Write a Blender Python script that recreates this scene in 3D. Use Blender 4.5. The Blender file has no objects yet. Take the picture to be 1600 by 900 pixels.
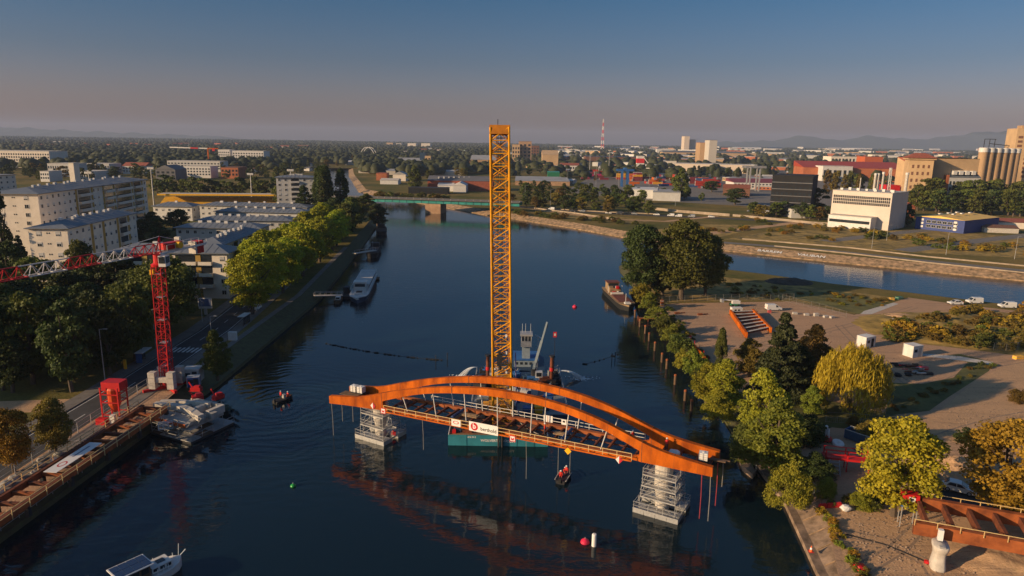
import bpy, bmesh, math, random
import numpy as np
from mathutils import Vector, Matrix
from mathutils.geometry import tessellate_polygon
random.seed(11)
rng = np.random.default_rng(7)
SC = bpy.context.scene
COL = SC.collection
R = math.radians
PI = math.pi

# ------------------------------------------------------------------ camera
CAM_H = 50.0
FPX = 1067.0                      # focal length in pixels of the 1600 px wide photograph
PITCH = math.atan(230 / FPX)
ROLL = R(0.86)
_f = Vector((0, math.cos(PITCH), -math.sin(PITCH)))
_u0 = Vector((0, math.sin(PITCH), math.cos(PITCH)))
_r0 = Vector((1, 0, 0))
_r = _r0 * math.cos(ROLL) + _u0 * math.sin(ROLL)
_u = _u0 * math.cos(ROLL) - _r0 * math.sin(ROLL)
CAM = Vector((0, 0, CAM_H))
cd = bpy.data.cameras.new('camera')
cd.sensor_width = 36.0
cd.lens = 36.0 * FPX / 1600.0
cd.clip_start = 0.5
cd.clip_end = 40000
cam = bpy.data.objects.new('camera', cd)
m3 = Matrix((_r, _u, -_f)).transposed()
cam.matrix_world = Matrix.Translation(CAM) @ m3.to_4x4()
COL.objects.link(cam)
SC.camera = cam

def ray(u, v):
    return _r * (u - 800) + _u * (450 - v) + _f * FPX

def at(u, v, z=2.5):
    d = ray(u, v)
    return CAM + d * ((z - CAM_H) / d.z)

def aty(u, v, Y):
    d = ray(u, v)
    return CAM + d * (Y / d.y)

# ------------------------------------------------------------------ sky and sun
SUN_EL, SUN_AZ = R(16.0), R(247)          # azimuth clockwise from +Y
world = bpy.data.worlds.new('World')
SC.world = world
world.use_nodes = True
nt = world.node_tree
bg = nt.nodes['Background']
sky = nt.nodes.new('ShaderNodeTexSky')
sky.sky_type = 'NISHITA'
sky.sun_disc = False
sky.sun_elevation = SUN_EL
sky.sun_rotation = SUN_AZ
sky.dust_density = 2.0
sky.ozone_density = 1.5
geo = nt.nodes.new('ShaderNodeTexCoord')
sep = nt.nodes.new('ShaderNodeSeparateXYZ')
nt.links.new(geo.outputs['Generated'], sep.inputs[0])
ramp = nt.nodes.new('ShaderNodeValToRGB')
cr = ramp.color_ramp
stops = [(0.0, (.98, .73, .98)), (.05, (.75, .62, .82)), (.105, (.46, .51, .70)), (.19, (.25, .47, .69)), (.34, (.46, .74, 1.0)), (1.0, (.58, .80, 1.0))]
while len(cr.elements) < len(stops):
    cr.elements.new(.5)
for e, (pos, c) in zip(cr.elements, stops):
    e.position = pos
    e.color = (*c, 1)
nt.links.new(sep.outputs['Z'], ramp.inputs[0])
mul = nt.nodes.new('ShaderNodeMix')
mul.data_type = 'RGBA'
mul.blend_type = 'MULTIPLY'
mul.inputs[0].default_value = 1.0
nt.links.new(sky.outputs[0], mul.inputs[6])
nt.links.new(ramp.outputs[0], mul.inputs[7])
nt.links.new(mul.outputs[2], bg.inputs[0])
bg.inputs[1].default_value = 0.082

sl = bpy.data.lights.new('sun', 'SUN')
sl.energy = 5.0
sl.angle = R(0.53)
sl.color = (1.0, .70, .40)
sun = bpy.data.objects.new('sun', sl)
sdir = Vector((math.sin(SUN_AZ) * math.cos(SUN_EL), math.cos(SUN_AZ) * math.cos(SUN_EL), math.sin(SUN_EL)))
sun.rotation_euler = sdir.to_track_quat('Z', 'Y').to_euler()
sun.location = (-200, -100, 150)
COL.objects.link(sun)
SC.view_settings.view_transform = 'Standard'
SC.view_settings.look = 'None'
SC.view_settings.gamma = 1.0
SC.view_settings.exposure = 0.32
SC.view_settings.use_curve_mapping = False
SC.cycles.max_bounces = 6
SC.cycles.diffuse_bounces = 2
SC.cycles.glossy_bounces = 3
SC.cycles.transparent_max_bounces = 8
SC.cycles.volume_bounces = 0
SC.cycles.use_denoising = True

# ------------------------------------------------------------------ helpers
_ONES = ['', 'first', 'second', 'third', 'fourth', 'fifth', 'sixth', 'seventh', 'eighth', 'ninth', 'tenth', 'eleventh', 'twelfth', 'thirteenth', 'fourteenth', 'fifteenth', 'sixteenth', 'seventeenth', 'eighteenth', 'nineteenth']
def ordinal(n):
    if n < 20: return _ONES[n]
    t = {2: 'twent', 3: 'thirt', 4: 'fort'}[n // 10]
    return t + 'ieth' if n % 10 == 0 else t + 'y-' + _ONES[n % 10]
MATS = {}

def mat(name, color, rough=.75, metal=0.0, var=.18, scale=1.5, color2=None, bump=0.0, spec=.4, detail=4, objvar=0.0, stretch=None):
    """principled surface whose colour drifts with two noise scales (dirt, wear)"""
    if name in MATS:
        return MATS[name]
    m = bpy.data.materials.new(name)
    m.use_nodes = True
    n = m.node_tree.nodes
    L = m.node_tree.links
    b = n['Principled BSDF']
    b.inputs['Roughness'].default_value = rough
    b.inputs['Metallic'].default_value = metal
    b.inputs['Specular IOR Level'].default_value = spec
    g = n.new('ShaderNodeNewGeometry')
    src = g.outputs['Position']
    if stretch:
        mp = n.new('ShaderNodeMapping')
        mp.inputs['Scale'].default_value = stretch
        L.new(src, mp.inputs['Vector'])
        src = mp.outputs[0]
    t1 = n.new('ShaderNodeTexNoise')
    t1.inputs['Scale'].default_value = scale
    t1.inputs['Detail'].default_value = detail
    t1.inputs['Roughness'].default_value = .65
    L.new(src, t1.inputs['Vector'])
    r = n.new('ShaderNodeValToRGB')
    c = Vector(color)
    c2 = Vector(color2) if color2 else c
    lo = c2 * (1 - var) if color2 else c * (1 - var)
    hi = c * (1 + var * .6)
    r.color_ramp.elements[0].position = .32
    r.color_ramp.elements[1].position = .68
    r.color_ramp.elements[0].color = (*lo, 1)
    r.color_ramp.elements[1].color = (min(hi.x, .9), min(hi.y, .9), min(hi.z, .9), 1)
    L.new(t1.outputs['Fac'], r.inputs[0])
    out = r.outputs[0]
    if objvar:
        oi = n.new('ShaderNodeObjectInfo')
        mr = n.new('ShaderNodeMapRange')
        mr.inputs['To Min'].default_value = 1 - objvar
        mr.inputs['To Max'].default_value = 1 + objvar
        L.new(oi.outputs['Random'], mr.inputs[0])
        hv = n.new('ShaderNodeHueSaturation')
        L.new(mr.outputs[0], hv.inputs['Value'])
        L.new(out, hv.inputs['Color'])
        out = hv.outputs[0]
    L.new(out, b.inputs['Base Color'])
    if bump:
        bp = n.new('ShaderNodeBump')
        bp.inputs['Strength'].default_value = bump
        bp.inputs['Distance'].default_value = .1
        L.new(t1.outputs['Fac'], bp.inputs['Height'])
        L.new(bp.outputs[0], b.inputs['Normal'])
    MATS[name] = m
    return m

class MB:
    """collects simple solids; build() links them as one mesh object"""
    def __init__(s):
        s.v = []
        s.f = []
    def add(s, vs, fs):
        k = len(s.v)
        s.v += [tuple(x) for x in vs]
        s.f += [tuple(i + k for i in f) for f in fs]
        return s
    def box(s, c, d, rz=0.0):
        hx, hy, hz = d[0] / 2, d[1] / 2, d[2] / 2
        ca, sa = math.cos(rz), math.sin(rz)
        vs = []
        for z in (-hz, hz):
            for x, y in ((-hx, -hy), (hx, -hy), (hx, hy), (-hx, hy)):
                vs.append((c[0] + x * ca - y * sa, c[1] + x * sa + y * ca, c[2] + z))
        return s.add(vs, [(3, 2, 1, 0), (4, 5, 6, 7), (0, 1, 5, 4), (1, 2, 6, 5), (2, 3, 7, 6), (3, 0, 4, 7)])
    def bar(s, p, q, w, h=None, n=4):
        """prism along p-q, section w wide (horizontal) and h high"""
        p, q = Vector(p), Vector(q)
        h = h or w
        d = (q - p)
        if d.length < 1e-6:
            return s
        d.normalize()
        a = d.cross(Vector((0, 0, 1)))
        if a.length < 1e-3:
            a = Vector((1, 0, 0))
        a.normalize()
        b = a.cross(d)
        vs = []
        for e in (p, q):
            for i in range(n):
                t = 2 * PI * (i + .5) / n
                k = 1 / math.cos(PI / n) if n == 4 else 1
                vs.append(e + a * (math.cos(t) * w / 2 * k) + b * (math.sin(t) * h / 2 * k))
        fs = [(i, (i + 1) % n, n + (i + 1) % n, n + i) for i in range(n)]
        fs += [tuple(range(n - 1, -1, -1)), tuple(range(n, 2 * n))]
        return s.add(vs, fs)
    def tube(s, p, q, r, n=8):
        return s.bar(p, q, 2 * r, 2 * r, n)
    def path(s, pts, w, h=None, n=4):
        for a, b in zip(pts[:-1], pts[1:]):
            s.bar(a, b, w, h, n)
        return s
    def lathe(s, prof, n=16, c=(0, 0, 0)):
        vs = []
        for r, z in prof:
            for i in range(n):
                t = 2 * PI * i / n
                vs.append((c[0] + r * math.cos(t), c[1] + r * math.sin(t), c[2] + z))
        fs = []
        for j in range(len(prof) - 1):
            for i in range(n):
                fs.append((j * n + i, j * n + (i + 1) % n, (j + 1) * n + (i + 1) % n, (j + 1) * n + i))
        fs.append(tuple(range(n - 1, -1, -1)))
        fs.append(tuple(range((len(prof) - 1) * n, len(prof) * n)))
        return s.add(vs, fs)
    def prism(s, poly, z0, z1):
        """vertical prism over an xy polygon (counter-clockwise)"""
        n = len(poly)
        vs = [(x, y, z0) for x, y in poly] + [(x, y, z1) for x, y in poly]
        tr = tessellate_polygon([[Vector((x, y, 0)) for x, y in poly]])
        fs = [(i, (i + 1) % n, n + (i + 1) % n, n + i) for i in range(n)]
        for t in tr:
            a, b, c = t
            cr_ = (Vector(poly[b]) - Vector(poly[a])).cross(Vector(poly[c]) - Vector(poly[a])) if False else None
            fs.append((a + n, b + n, c + n))
            fs.append((c, b, a))
        return s.add(vs, fs)
    def extr(s, prof, p, q, up=(0, 0, 1)):
        """closed profile [(side, height)] swept from p to q"""
        p, q, up = Vector(p), Vector(q), Vector(up)
        d = (q - p).normalized()
        a = d.cross(up).normalized()
        n = len(prof)
        vs = [p + a * x + up * z for x, z in prof] + [q + a * x + up * z for x, z in prof]
        fs = [(i, (i + 1) % n, n + (i + 1) % n, n + i) for i in range(n)]
        fs += [tuple(range(n - 1, -1, -1)), tuple(range(n, 2 * n))]
        return s.add(vs, fs)
    def quad(s, a, b, c, d):
        return s.add([a, b, c, d], [(0, 1, 2, 3)])
    def mesh(s, name, m, off=None, smooth=False, fix=True):
        me = bpy.data.meshes.new(name)
        vs = s.v if off is None else [off @ Vector(v) for v in s.v]
        me.from_pydata(vs, [], s.f)
        if fix:
            bm = bmesh.new()
            bm.from_mesh(me)
            bmesh.ops.recalc_face_normals(bm, faces=bm.faces)
            bm.to_mesh(me)
            bm.free()
        if m:
            me.materials.append(m)
        if smooth:
            me.polygons.foreach_set('use_smooth', [True] * len(me.polygons))
        return me
    def build(s, name, m, parent=None, world=False, smooth=False, label=None):
        off = None
        if world and parent is not None:
            M = mw(parent).inverted()
            off = M
        o = bpy.data.objects.new(name, s.mesh(name, m, off, smooth))
        COL.objects.link(o)
        if parent is not None:
            o.parent = parent
        if label:
            o['label'] = label
        return o

def mw(o):
    M = Matrix.LocRotScale(o.location, o.rotation_euler, o.scale)
    return mw(o.parent) @ M if o.parent else M

def tag(o, label=None, cat=None, group=None, kind=None):
    if label: o['label'] = label
    if cat: o['category'] = cat
    if group: o['group'] = group
    if kind: o['kind'] = kind
    return o

def thing(name, label, cat, loc=(0, 0, 0), rz=0.0, group=None):
    o = bpy.data.objects.new(name, None)
    o.empty_display_size = .3
    o.location = loc
    o.rotation_euler = (0, 0, rz)
    COL.objects.link(o)
    return tag(o, label, cat, group)

def piece(name, me, parent=None, loc=(0, 0, 0), rot=(0, 0, 0), scale=(1, 1, 1)):
    o = bpy.data.objects.new(name, me)
    o.location = loc
    o.rotation_euler = rot
    o.scale = scale
    COL.objects.link(o)
    if parent is not None:
        o.parent = parent
    return o

_UB = {}
def unit_bar(name, m, n=4):
    k = (name, m.name, n)
    if k not in _UB:
        _UB[k] = MB().bar((0, 0, 0), (0, 0, 1), 1, 1, n).mesh(name, m)
    return _UB[k]

def barpiece(name, m, parent, p, q, w, h=None, n=4, world=False):
    """a straight bar as an object of its own, sharing one unit mesh"""
    p, q = Vector(p), Vector(q)
    if world and parent is not None:
        M = mw(parent).inverted()
        p, q = M @ p, M @ q
    d = q - p
    L_ = d.length
    d.normalize()
    a = d.cross(Vector((0, 0, 1)))
    a = Vector((1, 0, 0)) if a.length < 1e-3 else a.normalized()
    b = a.cross(d)
    rot = Matrix((a, -b, d)).transposed()
    if rot.determinant() < 0:
        rot = Matrix((a, b, d)).transposed()
    return piece(name, unit_bar(name, m, n), parent, p, rot.to_euler(), (w, h or w, L_))

def boxmesh(name, d, m, c=(0, 0, 0)):
    return MB().box(c, d).mesh(name, m)

def copy_tree(o, parent=None, loc=None, rz=None, scale=None, label=None):
    c = o.copy()
    COL.objects.link(c)
    if parent is not None:
        c.parent = parent
    if loc is not None: c.location = loc
    if rz is not None: c.rotation_euler = (0, 0, rz)
    if scale is not None: c.scale = scale if hasattr(scale, '__len__') else (scale,) * 3
    if label: c['label'] = label
    for ch in o.children:
        copy_tree(ch, c)
    return c

def text_mesh(txt, size, m, name='lettering', depth=.004, bold=0.0):
    cu = bpy.data.curves.new('t', 'FONT')
    cu.body = txt
    cu.size = size
    cu.extrude = depth
    cu.offset = bold
    cu.align_x = 'CENTER'
    cu.align_y = 'CENTER'
    cu.resolution_u = 2
    to = bpy.data.objects.new('t', cu)
    COL.objects.link(to)
    dg = bpy.context.evaluated_depsgraph_get()
    me = bpy.data.meshes.new_from_object(to.evaluated_get(dg))
    me.name = name
    bpy.data.objects.remove(to)
    me.materials.clear()
    me.materials.append(m)
    return me

def face_rot(direction, rz_extra=0):
    """euler that stands an xy text up so that it faces the horizontal direction"""
    d = Vector(direction).normalized()
    x = Vector((-d.y, d.x, 0))
    return Matrix((x, Vector((0, 0, 1)), Vector((d.x, d.y, 0)))).transposed().to_euler()
# ------------------------------------------------------------------ materials of the setting
G = 2.5
HAZE = 6.5e-5
M_white = mat('white_paint', (.62, .60, .57), .55, var=.12, scale=.8)
M_conc = mat('concrete', (.36, .34, .31), .9, var=.3, scale=.7, bump=.2)
M_concl = mat('pale_concrete', (.50, .46, .41), .85, var=.2, scale=1.2)
M_asph = mat('asphalt', (.052, .052, .055), .9, var=.35, scale=.3, bump=.1)
M_pave = mat('pavement', (.17, .155, .14), .9, var=.25, scale=.6)
M_mark = mat('road_paint', (.6, .6, .58), .7, var=.25, scale=2)
M_steel = mat('galvanised_steel', (.42, .42, .42), .5, .4, var=.2, scale=3)
M_dark = mat('dark_steel', (.035, .035, .04), .6, .3, var=.3, scale=2)
M_black = mat('black_rubber', (.015, .015, .016), .8)
M_glass = mat('window_glass', (.025, .032, .04), .12, var=.3, scale=.5, spec=.6)
M_red = mat('red_paint', (.52, .016, .018), .45, var=.15, scale=1)
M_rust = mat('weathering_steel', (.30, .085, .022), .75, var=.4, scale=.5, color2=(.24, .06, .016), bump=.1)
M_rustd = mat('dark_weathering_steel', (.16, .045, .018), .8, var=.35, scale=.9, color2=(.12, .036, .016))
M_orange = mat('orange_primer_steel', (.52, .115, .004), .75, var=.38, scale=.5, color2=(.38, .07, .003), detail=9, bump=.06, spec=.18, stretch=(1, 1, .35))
M_wood = mat('weathered_wood', (.14, .085, .05), .9, var=.35, scale=1.5)

def ground_material():
    m = bpy.data.materials.new('ground_cover')
    m.use_nodes = True
    n, L = m.node_tree.nodes, m.node_tree.links
    b = n['Principled BSDF']
    b.inputs['Roughness'].default_value = 1
    b.inputs['Specular IOR Level'].default_value = .1
    g = n.new('ShaderNodeNewGeometry')
    def noise(sc, det, lo, hi):
        t = n.new('ShaderNodeTexNoise')
        t.inputs['Scale'].default_value = sc
        t.inputs['Detail'].default_value = det
        t.inputs['Roughness'].default_value = .6
        L.new(g.outputs['Position'], t.inputs['Vector'])
        r = n.new('ShaderNodeMapRange')
        r.inputs['From Min'].default_value = lo
        r.inputs['From Max'].default_value = hi
        L.new(t.outputs['Fac'], r.inputs[0])
        return r.outputs[0], t
    def mix(fac, a, c):
        x = n.new('ShaderNodeMix')
        x.data_type = 'RGBA'
        L.new(fac, x.inputs[0])
        for i, q in ((6, a), (7, c)):
            if isinstance(q, tuple): x.inputs[i].default_value = (*q, 1)
            else: L.new(q, x.inputs[i])
        return x.outputs[2]
    f1, _ = noise(.02, 6, .38, .62)
    f2, _ = noise(.35, 6, .3, .7)
    f3, t3 = noise(1.7, 4, .3, .7)
    grass = mix(f2, (.055, .068, .018), (.12, .115, .03))
    dry = mix(f3, (.27, .18, .06), (.15, .115, .038))
    L.new(mix(f1, grass, dry), b.inputs['Base Color'])
    bp = n.new('ShaderNodeBump')
    bp.inputs['Strength'].default_value = .5
    bp.inputs['Distance'].default_value = .3
    L.new(t3.outputs['Fac'], bp.inputs['Height'])
    L.new(bp.outputs[0], b.inputs['Normal'])
    return m
M_ground = ground_material()
M_bank = mat('stone_embankment', (.38, .245, .145), .95, var=.45, scale=.5, bump=.5, color2=(.16, .13, .07))
M_grassbank = mat('grassy_embankment', (.07, .075, .03), 1, var=.4, scale=.8, bump=.5, color2=(.10, .085, .045))
M_slab = mat('brown_slab', (.27, .19, .135), .9, var=.4, scale=.6, bump=.2, color2=(.17, .12, .085))
def dirt_material(name, c1, c2, c3, ang):
    """trodden earth: broad damp and dry areas, stretched wheel tracks, pebbles"""
    m = bpy.data.materials.new(name)
    m.use_nodes = True
    n, L = m.node_tree.nodes, m.node_tree.links
    b = n['Principled BSDF']
    b.inputs['Roughness'].default_value = 1
    b.inputs['Specular IOR Level'].default_value = .15
    g = n.new('ShaderNodeNewGeometry')
    def noise(sc, stretch, det, lo, hi):
        mp = n.new('ShaderNodeMapping')
        mp.inputs['Scale'].default_value = stretch
        mp.inputs['Rotation'].default_value = (0, 0, ang)
        L.new(g.outputs['Position'], mp.inputs[0])
        t = n.new('ShaderNodeTexNoise')
        t.inputs['Scale'].default_value = sc
        t.inputs['Detail'].default_value = det
        t.inputs['Roughness'].default_value = .65
        t.inputs['Distortion'].default_value = .6
        L.new(mp.outputs[0], t.inputs['Vector'])
        r = n.new('ShaderNodeMapRange')
        r.inputs['From Min'].default_value = lo
        r.inputs['From Max'].default_value = hi
        L.new(t.outputs['Fac'], r.inputs[0])
        return r.outputs[0]
    def mix(f, a, c):
        x = n.new('ShaderNodeMix'); x.data_type = 'RGBA'
        L.new(f, x.inputs[0])
        for i, q in ((6, a), (7, c)):
            if isinstance(q, tuple): x.inputs[i].default_value = (*q, 1)
            else: L.new(q, x.inputs[i])
        return x.outputs[2]
    broad = noise(.06, (1, 1, 1), 6, .36, .64)
    tracks = noise(.5, (.08, 1.1, 1), 3, .52, .66)
    fine = noise(2.6, (1, 1, 1), 5, .3, .72)
    spots = noise(.8, (1, 1, 1), 4, .60, .70)
    col = mix(broad, c1, c2)
    col = mix(tracks, col, tuple(v * .78 for v in c2))
    col = mix(spots, col, c3)
    dk = mix(fine, tuple(v * .72 for v in c1), tuple(min(.8, v * 1.25) for v in c1))
    x = n.new('ShaderNodeMix'); x.data_type = 'RGBA'; x.inputs[0].default_value = .42
    L.new(col, x.inputs[6]); L.new(dk, x.inputs[7])
    L.new(x.outputs[2], b.inputs['Base Color'])
    bp = n.new('ShaderNodeBump'); bp.inputs['Strength'].default_value = .5; bp.inputs['Distance'].default_value = .12
    hs = n.new('ShaderNodeMath'); hs.operation = 'SUBTRACT'
    L.new(fine, hs.inputs[0]); L.new(tracks, hs.inputs[1])
    L.new(hs.outputs[0], bp.inputs['Height']); L.new(bp.outputs[0], b.inputs['Normal'])
    MATS[name] = m
    return m
M_dirt = dirt_material('packed_dirt', (.46, .285, .175), (.37, .245, .16), (.28, .20, .12), .5)
M_sand = dirt_material('sandy_dirt', (.52, .325, .185), (.42, .275, .165), (.34, .24, .125), -.4)
M_grass = mat('dry_grass', (.34, .22, .055), 1, var=.45, scale=.22, color2=(.11, .10, .026), bump=.6, detail=8)
M_green = mat('green_grass', (.13, .12, .032), 1, var=.4, scale=.2, color2=(.06, .075, .02), bump=.6, detail=8)

# ------------------------------------------------------------------ ground with its river banks
def offset(line, d):
    """shift an open polyline to its left by d"""
    out = []
    for i, p in enumerate(line):
        a = Vector(line[max(i - 1, 0)])
        b = Vector(line[min(i + 1, len(line) - 1)])
        t = (b - a).normalized()
        nrm = Vector((-t.y, t.x))
        out.append((p[0] + nrm.x * d, p[1] + nrm.y * d))
    return out

LEFT_W = [(-66, -200), (-65.2, 0), (-63.3, 76), (-61.7, 112), (-59.7, 132), (-59.8, 153), (-60.2, 209), (-69, 302), (-82, 425), (-96, 506), (-150, 610), (-171, 652), (-230, 860), (-296, 1118)]
FAR_W = [(-268, 1122), (-224, 938), (-148, 657), (-85, 562), (-50, 512), (-18, 465), (-1, 447), (37, 398), (69, 350), (101, 323), (140, 295), (197, 258), (300, 190), (500, 60), (800, -200)]
PEN_W = [(700, -200), (260, 143), (161, 208), (132, 229), (115, 240), (100, 254), (84, 266), (66, 280), (50.4, 287), (43.8, 276), (42.6, 265), (43, 225), (40.2, 151), (39.8, 124), (39, 109), (39, 88), (36.6, 72), (35, 40), (32, -200)]

left_top = offset(LEFT_W, 5.0)
far_top = offset(FAR_W, 7.0)
pen_top = offset(PEN_W, 5.0)

def sheet(name, poly, z, m, kind='structure'):
    """flat polygon at height z"""
    me = bpy.data.meshes.new(name)
    tr = tessellate_polygon([[Vector((x, y, 0)) for x, y in poly]])
    fs = []
    for a, b, c in tr:
        A, B, C_ = poly[a], poly[b], poly[c]
        s = (B[0] - A[0]) * (C_[1] - A[1]) - (B[1] - A[1]) * (C_[0] - A[0])
        fs.append((a, b, c) if s > 0 else (a, c, b))
    me.from_pydata([(x, y, z) for x, y in poly], [], fs)
    me.materials.append(m)
    o = bpy.data.objects.new(name, me)
    COL.objects.link(o)
    o['kind'] = kind
    return o

FARB = 13000
gpoly = left_top + far_top + [(FARB, -300), (FARB, FARB), (-FARB, FARB), (-FARB, -300)]
sheet('ground', gpoly, G, M_ground)
sheet('peninsula_ground', pen_top + [(32, -300), (800, -300)], G, M_ground)

def embankment(name, W, T, m, lip, zlip):
    """quay lip at the waterline, then a slope up to the ground"""
    mb = MB()
    n = len(W)
    for i in range(n - 1):
        a, b, c, d = W[i], W[i + 1], T[i + 1], T[i]
        L1 = math.dist(a, b)
        k = max(1, int(L1 / 4))
        for j in range(k):
            f0, f1 = j / k, (j + 1) / k
            def P(A, B, t): return (A[0] + (B[0] - A[0]) * t, A[1] + (B[1] - A[1]) * t)
            w0, w1, t0, t1 = P(a, b, f0), P(a, b, f1), P(d, c, f0), P(d, c, f1)
            l0, l1 = P(w0, t0, lip), P(w1, t1, lip)
            mb.quad((*w0, -3), (*w1, -3), (*w1, zlip), (*w0, zlip))
            mb.quad((*w0, zlip), (*w1, zlip), (*l1, zlip), (*l0, zlip))
            mb.quad((*l0, zlip), (*l1, zlip), (*t1, G + .03), (*t0, G + .03))
    o = mb.build(name, m)
    o['kind'] = 'structure'
    return o
embankment('left_embankment', LEFT_W, left_top, M_grassbank, .16, .8)
embankment('far_embankment', FAR_W, far_top, M_bank, .05, .35)
k0 = 13
embankment('grassy_embankment', PEN_W[:15], pen_top[:15], M_grassbank, .06, .4)
embankment('stone_embankment', PEN_W[14:], pen_top[14:], M_slab, .22, .7)

# ------------------------------------------------------------------ water
def water_material():
    m = bpy.data.materials.new('river_water')
    m.use_nodes = True
    n, L = m.node_tree.nodes, m.node_tree.links
    b = n['Principled BSDF']
    b.inputs['Base Color'].default_value = (.004, .013, .019, 1)
    b.inputs['Roughness'].default_value = .06
    b.inputs['IOR'].default_value = 1.4
    g = n.new('ShaderNodeNewGeometry')
    def noise(sc, stretch, det):
        mp = n.new('ShaderNodeMapping')
        mp.inputs['Scale'].default_value = stretch
        mp.inputs['Rotation'].default_value = (0, 0, .25)
        L.new(g.outputs['Position'], mp.inputs[0])
        t = n.new('ShaderNodeTexNoise')
        t.inputs['Scale'].default_value = sc
        t.inputs['Detail'].default_value = det
        L.new(mp.outputs[0], t.inputs['Vector'])
        return t.outputs['Fac']
    def math_(op, a, c):
        x = n.new('ShaderNodeMath')
        x.operation = op
        for i, q in ((0, a), (1, c)):
            if isinstance(q, (int, float)): x.inputs[i].default_value = q
            else: L.new(q, x.inputs[i])
        return x.outputs[0]
    h = math_('ADD', math_('MULTIPLY', noise(.55, (.55, 1.3, 1), 3), 1.0), math_('MULTIPLY', noise(2.2, (.6, 1.2, 1), 2), .22))
    calm = noise(.012, (1, 1, 1), 2)           # calm and ruffled patches
    mr = n.new('ShaderNodeMapRange')
    mr.inputs['From Min'].default_value = .38
    mr.inputs['From Max'].default_value = .62
    mr.inputs['To Min'].default_value = .25
    mr.inputs['To Max'].default_value = 1.0
    L.new(calm, mr.inputs[0])
    h = math_('MULTIPLY', h, mr.outputs[0])
    # wake rings spreading from the launch
    sp = n.new('ShaderNodeSeparateXYZ')
    L.new(g.outputs['Position'], sp.inputs[0])
    for cx, cy, amp, wl, rmax in ((-44, 124, .22, 2.3, 48), (8.3, 95.8, .15, 1.2, 9)):
        dx, dy = math_('SUBTRACT', sp.outputs[0], cx), math_('SUBTRACT', sp.outputs[1], cy)
        dist = math_('SQRT', math_('ADD', math_('MULTIPLY', dx, dx), math_('MULTIPLY', dy, dy)), 0)
        wob = math_('MULTIPLY', noise(.12, (1, 1, 1), 2), 9.0)
        s = math_('SINE', math_('MULTIPLY', math_('ADD', dist, wob), 2 * PI / wl), 0)
        env = math_('MAXIMUM', math_('SUBTRACT', 1.0, math_('DIVIDE', dist, rmax)), 0.0)
        h = math_('ADD', h, math_('MULTIPLY', math_('MULTIPLY', s, env), amp))
    bp = n.new('ShaderNodeBump')
    bp.inputs['Strength'].default_value = .62
    bp.inputs['Distance'].default_value = .13
    L.new(h, bp.inputs['Height'])
    L.new(bp.outputs[0], b.inputs['Normal'])
    return m
M_water = water_material()
sheet('water', [(-500, -250), (900, -250), (900, 1300), (-500, 1300)], 0.0, M_water)
# ------------------------------------------------------------------ the arch bridge being set down
M_y = mat('crane_yellow', (.78, .35, .008), .5, var=.15, scale=.8)
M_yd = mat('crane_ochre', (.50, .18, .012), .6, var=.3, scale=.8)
M_rail = mat('railing_paint', (.62, .44, .20), .5, var=.15, scale=2)
M_railw = mat('white_railing', (.6, .58, .54), .5, var=.12, scale=2)
M_sign = mat('sign_white', (.74, .73, .71), .5, var=.05)
M_ink = mat('ink_black', (.02, .02, .022), .6, var=.05)
M_signred = mat('sign_red', (.50, .02, .03), .5, var=.08)
M_signyel = mat('sign_yellow', (.80, .42, .01), .5, var=.05)
M_plast = mat('milky_plastic', (.70, .69, .66), .45, var=.08, scale=2)
M_rope = mat('rope', (.30, .27, .24), .9)
M_roper = mat('red_rope', (.45, .05, .05), .9)

_A, _B = at(600, 639, 6.9), at(1000, 718, 7.7)
BD = (_B - _A).normalized()
BN = Vector((-BD.y, BD.x, 0)).normalized()
BH = BD.cross(BN)
BM = (_A + _B) / 2
BW = 5.3
bridge = thing('arch_bridge', 'long orange steel arch bridge span held over the river on two scaffolded piers', 'bridge', BM)
bridge.rotation_euler = Matrix((BD, BN, BH)).transposed().to_euler()
def bp(s, w, h):
    return BM + BD * s + BN * w + BH * h

def interp(tbl, s):
    for (a, p), (b, q) in zip(tbl[:-1], tbl[1:]):
        if a <= s <= b:
            return p + (q - p) * (s - a) / (b - a)
    return tbl[0][1] if s < tbl[0][0] else tbl[-1][1]
def smooth_tbl(tbl, step=.75):
    xs = np.array([t[0] for t in tbl]); ys = np.array([t[1] for t in tbl])
    # natural cubic through the points
    n = len(xs); h_ = np.diff(xs); A = np.eye(n); r_ = np.zeros(n)
    for i in range(1, n - 1):
        A[i, i - 1], A[i, i], A[i, i + 1] = h_[i - 1], 2 * (h_[i - 1] + h_[i]), h_[i]
        r_[i] = 6 * ((ys[i + 1] - ys[i]) / h_[i] - (ys[i] - ys[i - 1]) / h_[i - 1])
    m = np.linalg.solve(A, r_)
    def f(x):
        i = int(min(max(np.searchsorted(xs, x) - 1, 0), n - 2))
        a, b_ = xs[i + 1] - x, x - xs[i]
        return (m[i] * a ** 3 + m[i + 1] * b_ ** 3) / (6 * h_[i]) + (ys[i] / h_[i] - m[i] * h_[i] / 6) * a + (ys[i + 1] / h_[i] - m[i + 1] * h_[i] / 6) * b_
    return f
TOP = smooth_tbl([(-32.4, .55), (-29, .95), (-26.5, 1.3), (-24, 1.95), (-21.2, 2.85), (-15, 4.55), (-9, 5.75), (-3, 6.5), (1.5, 6.68), (7, 6.42), (12, 5.7), (16.6, 4.5), (21.2, 2.85), (24, 2.0), (26.5, 1.55), (31, 1.0)])
BOT = smooth_tbl([(-21.3, 1.45), (-15, 3.55), (-9, 4.8), (-3, 5.45), (1.5, 5.6), (7, 5.38), (12, 4.6), (16.6, 3.3), (21.3, 1.4)])
def LOW(s):
    if s < -22: return -.17 - (abs(s) - 22) * .05 - max(0, -s - 29) * .02
    if s > 22: return -.17 - (s - 22) * .012
    return -.17

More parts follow.
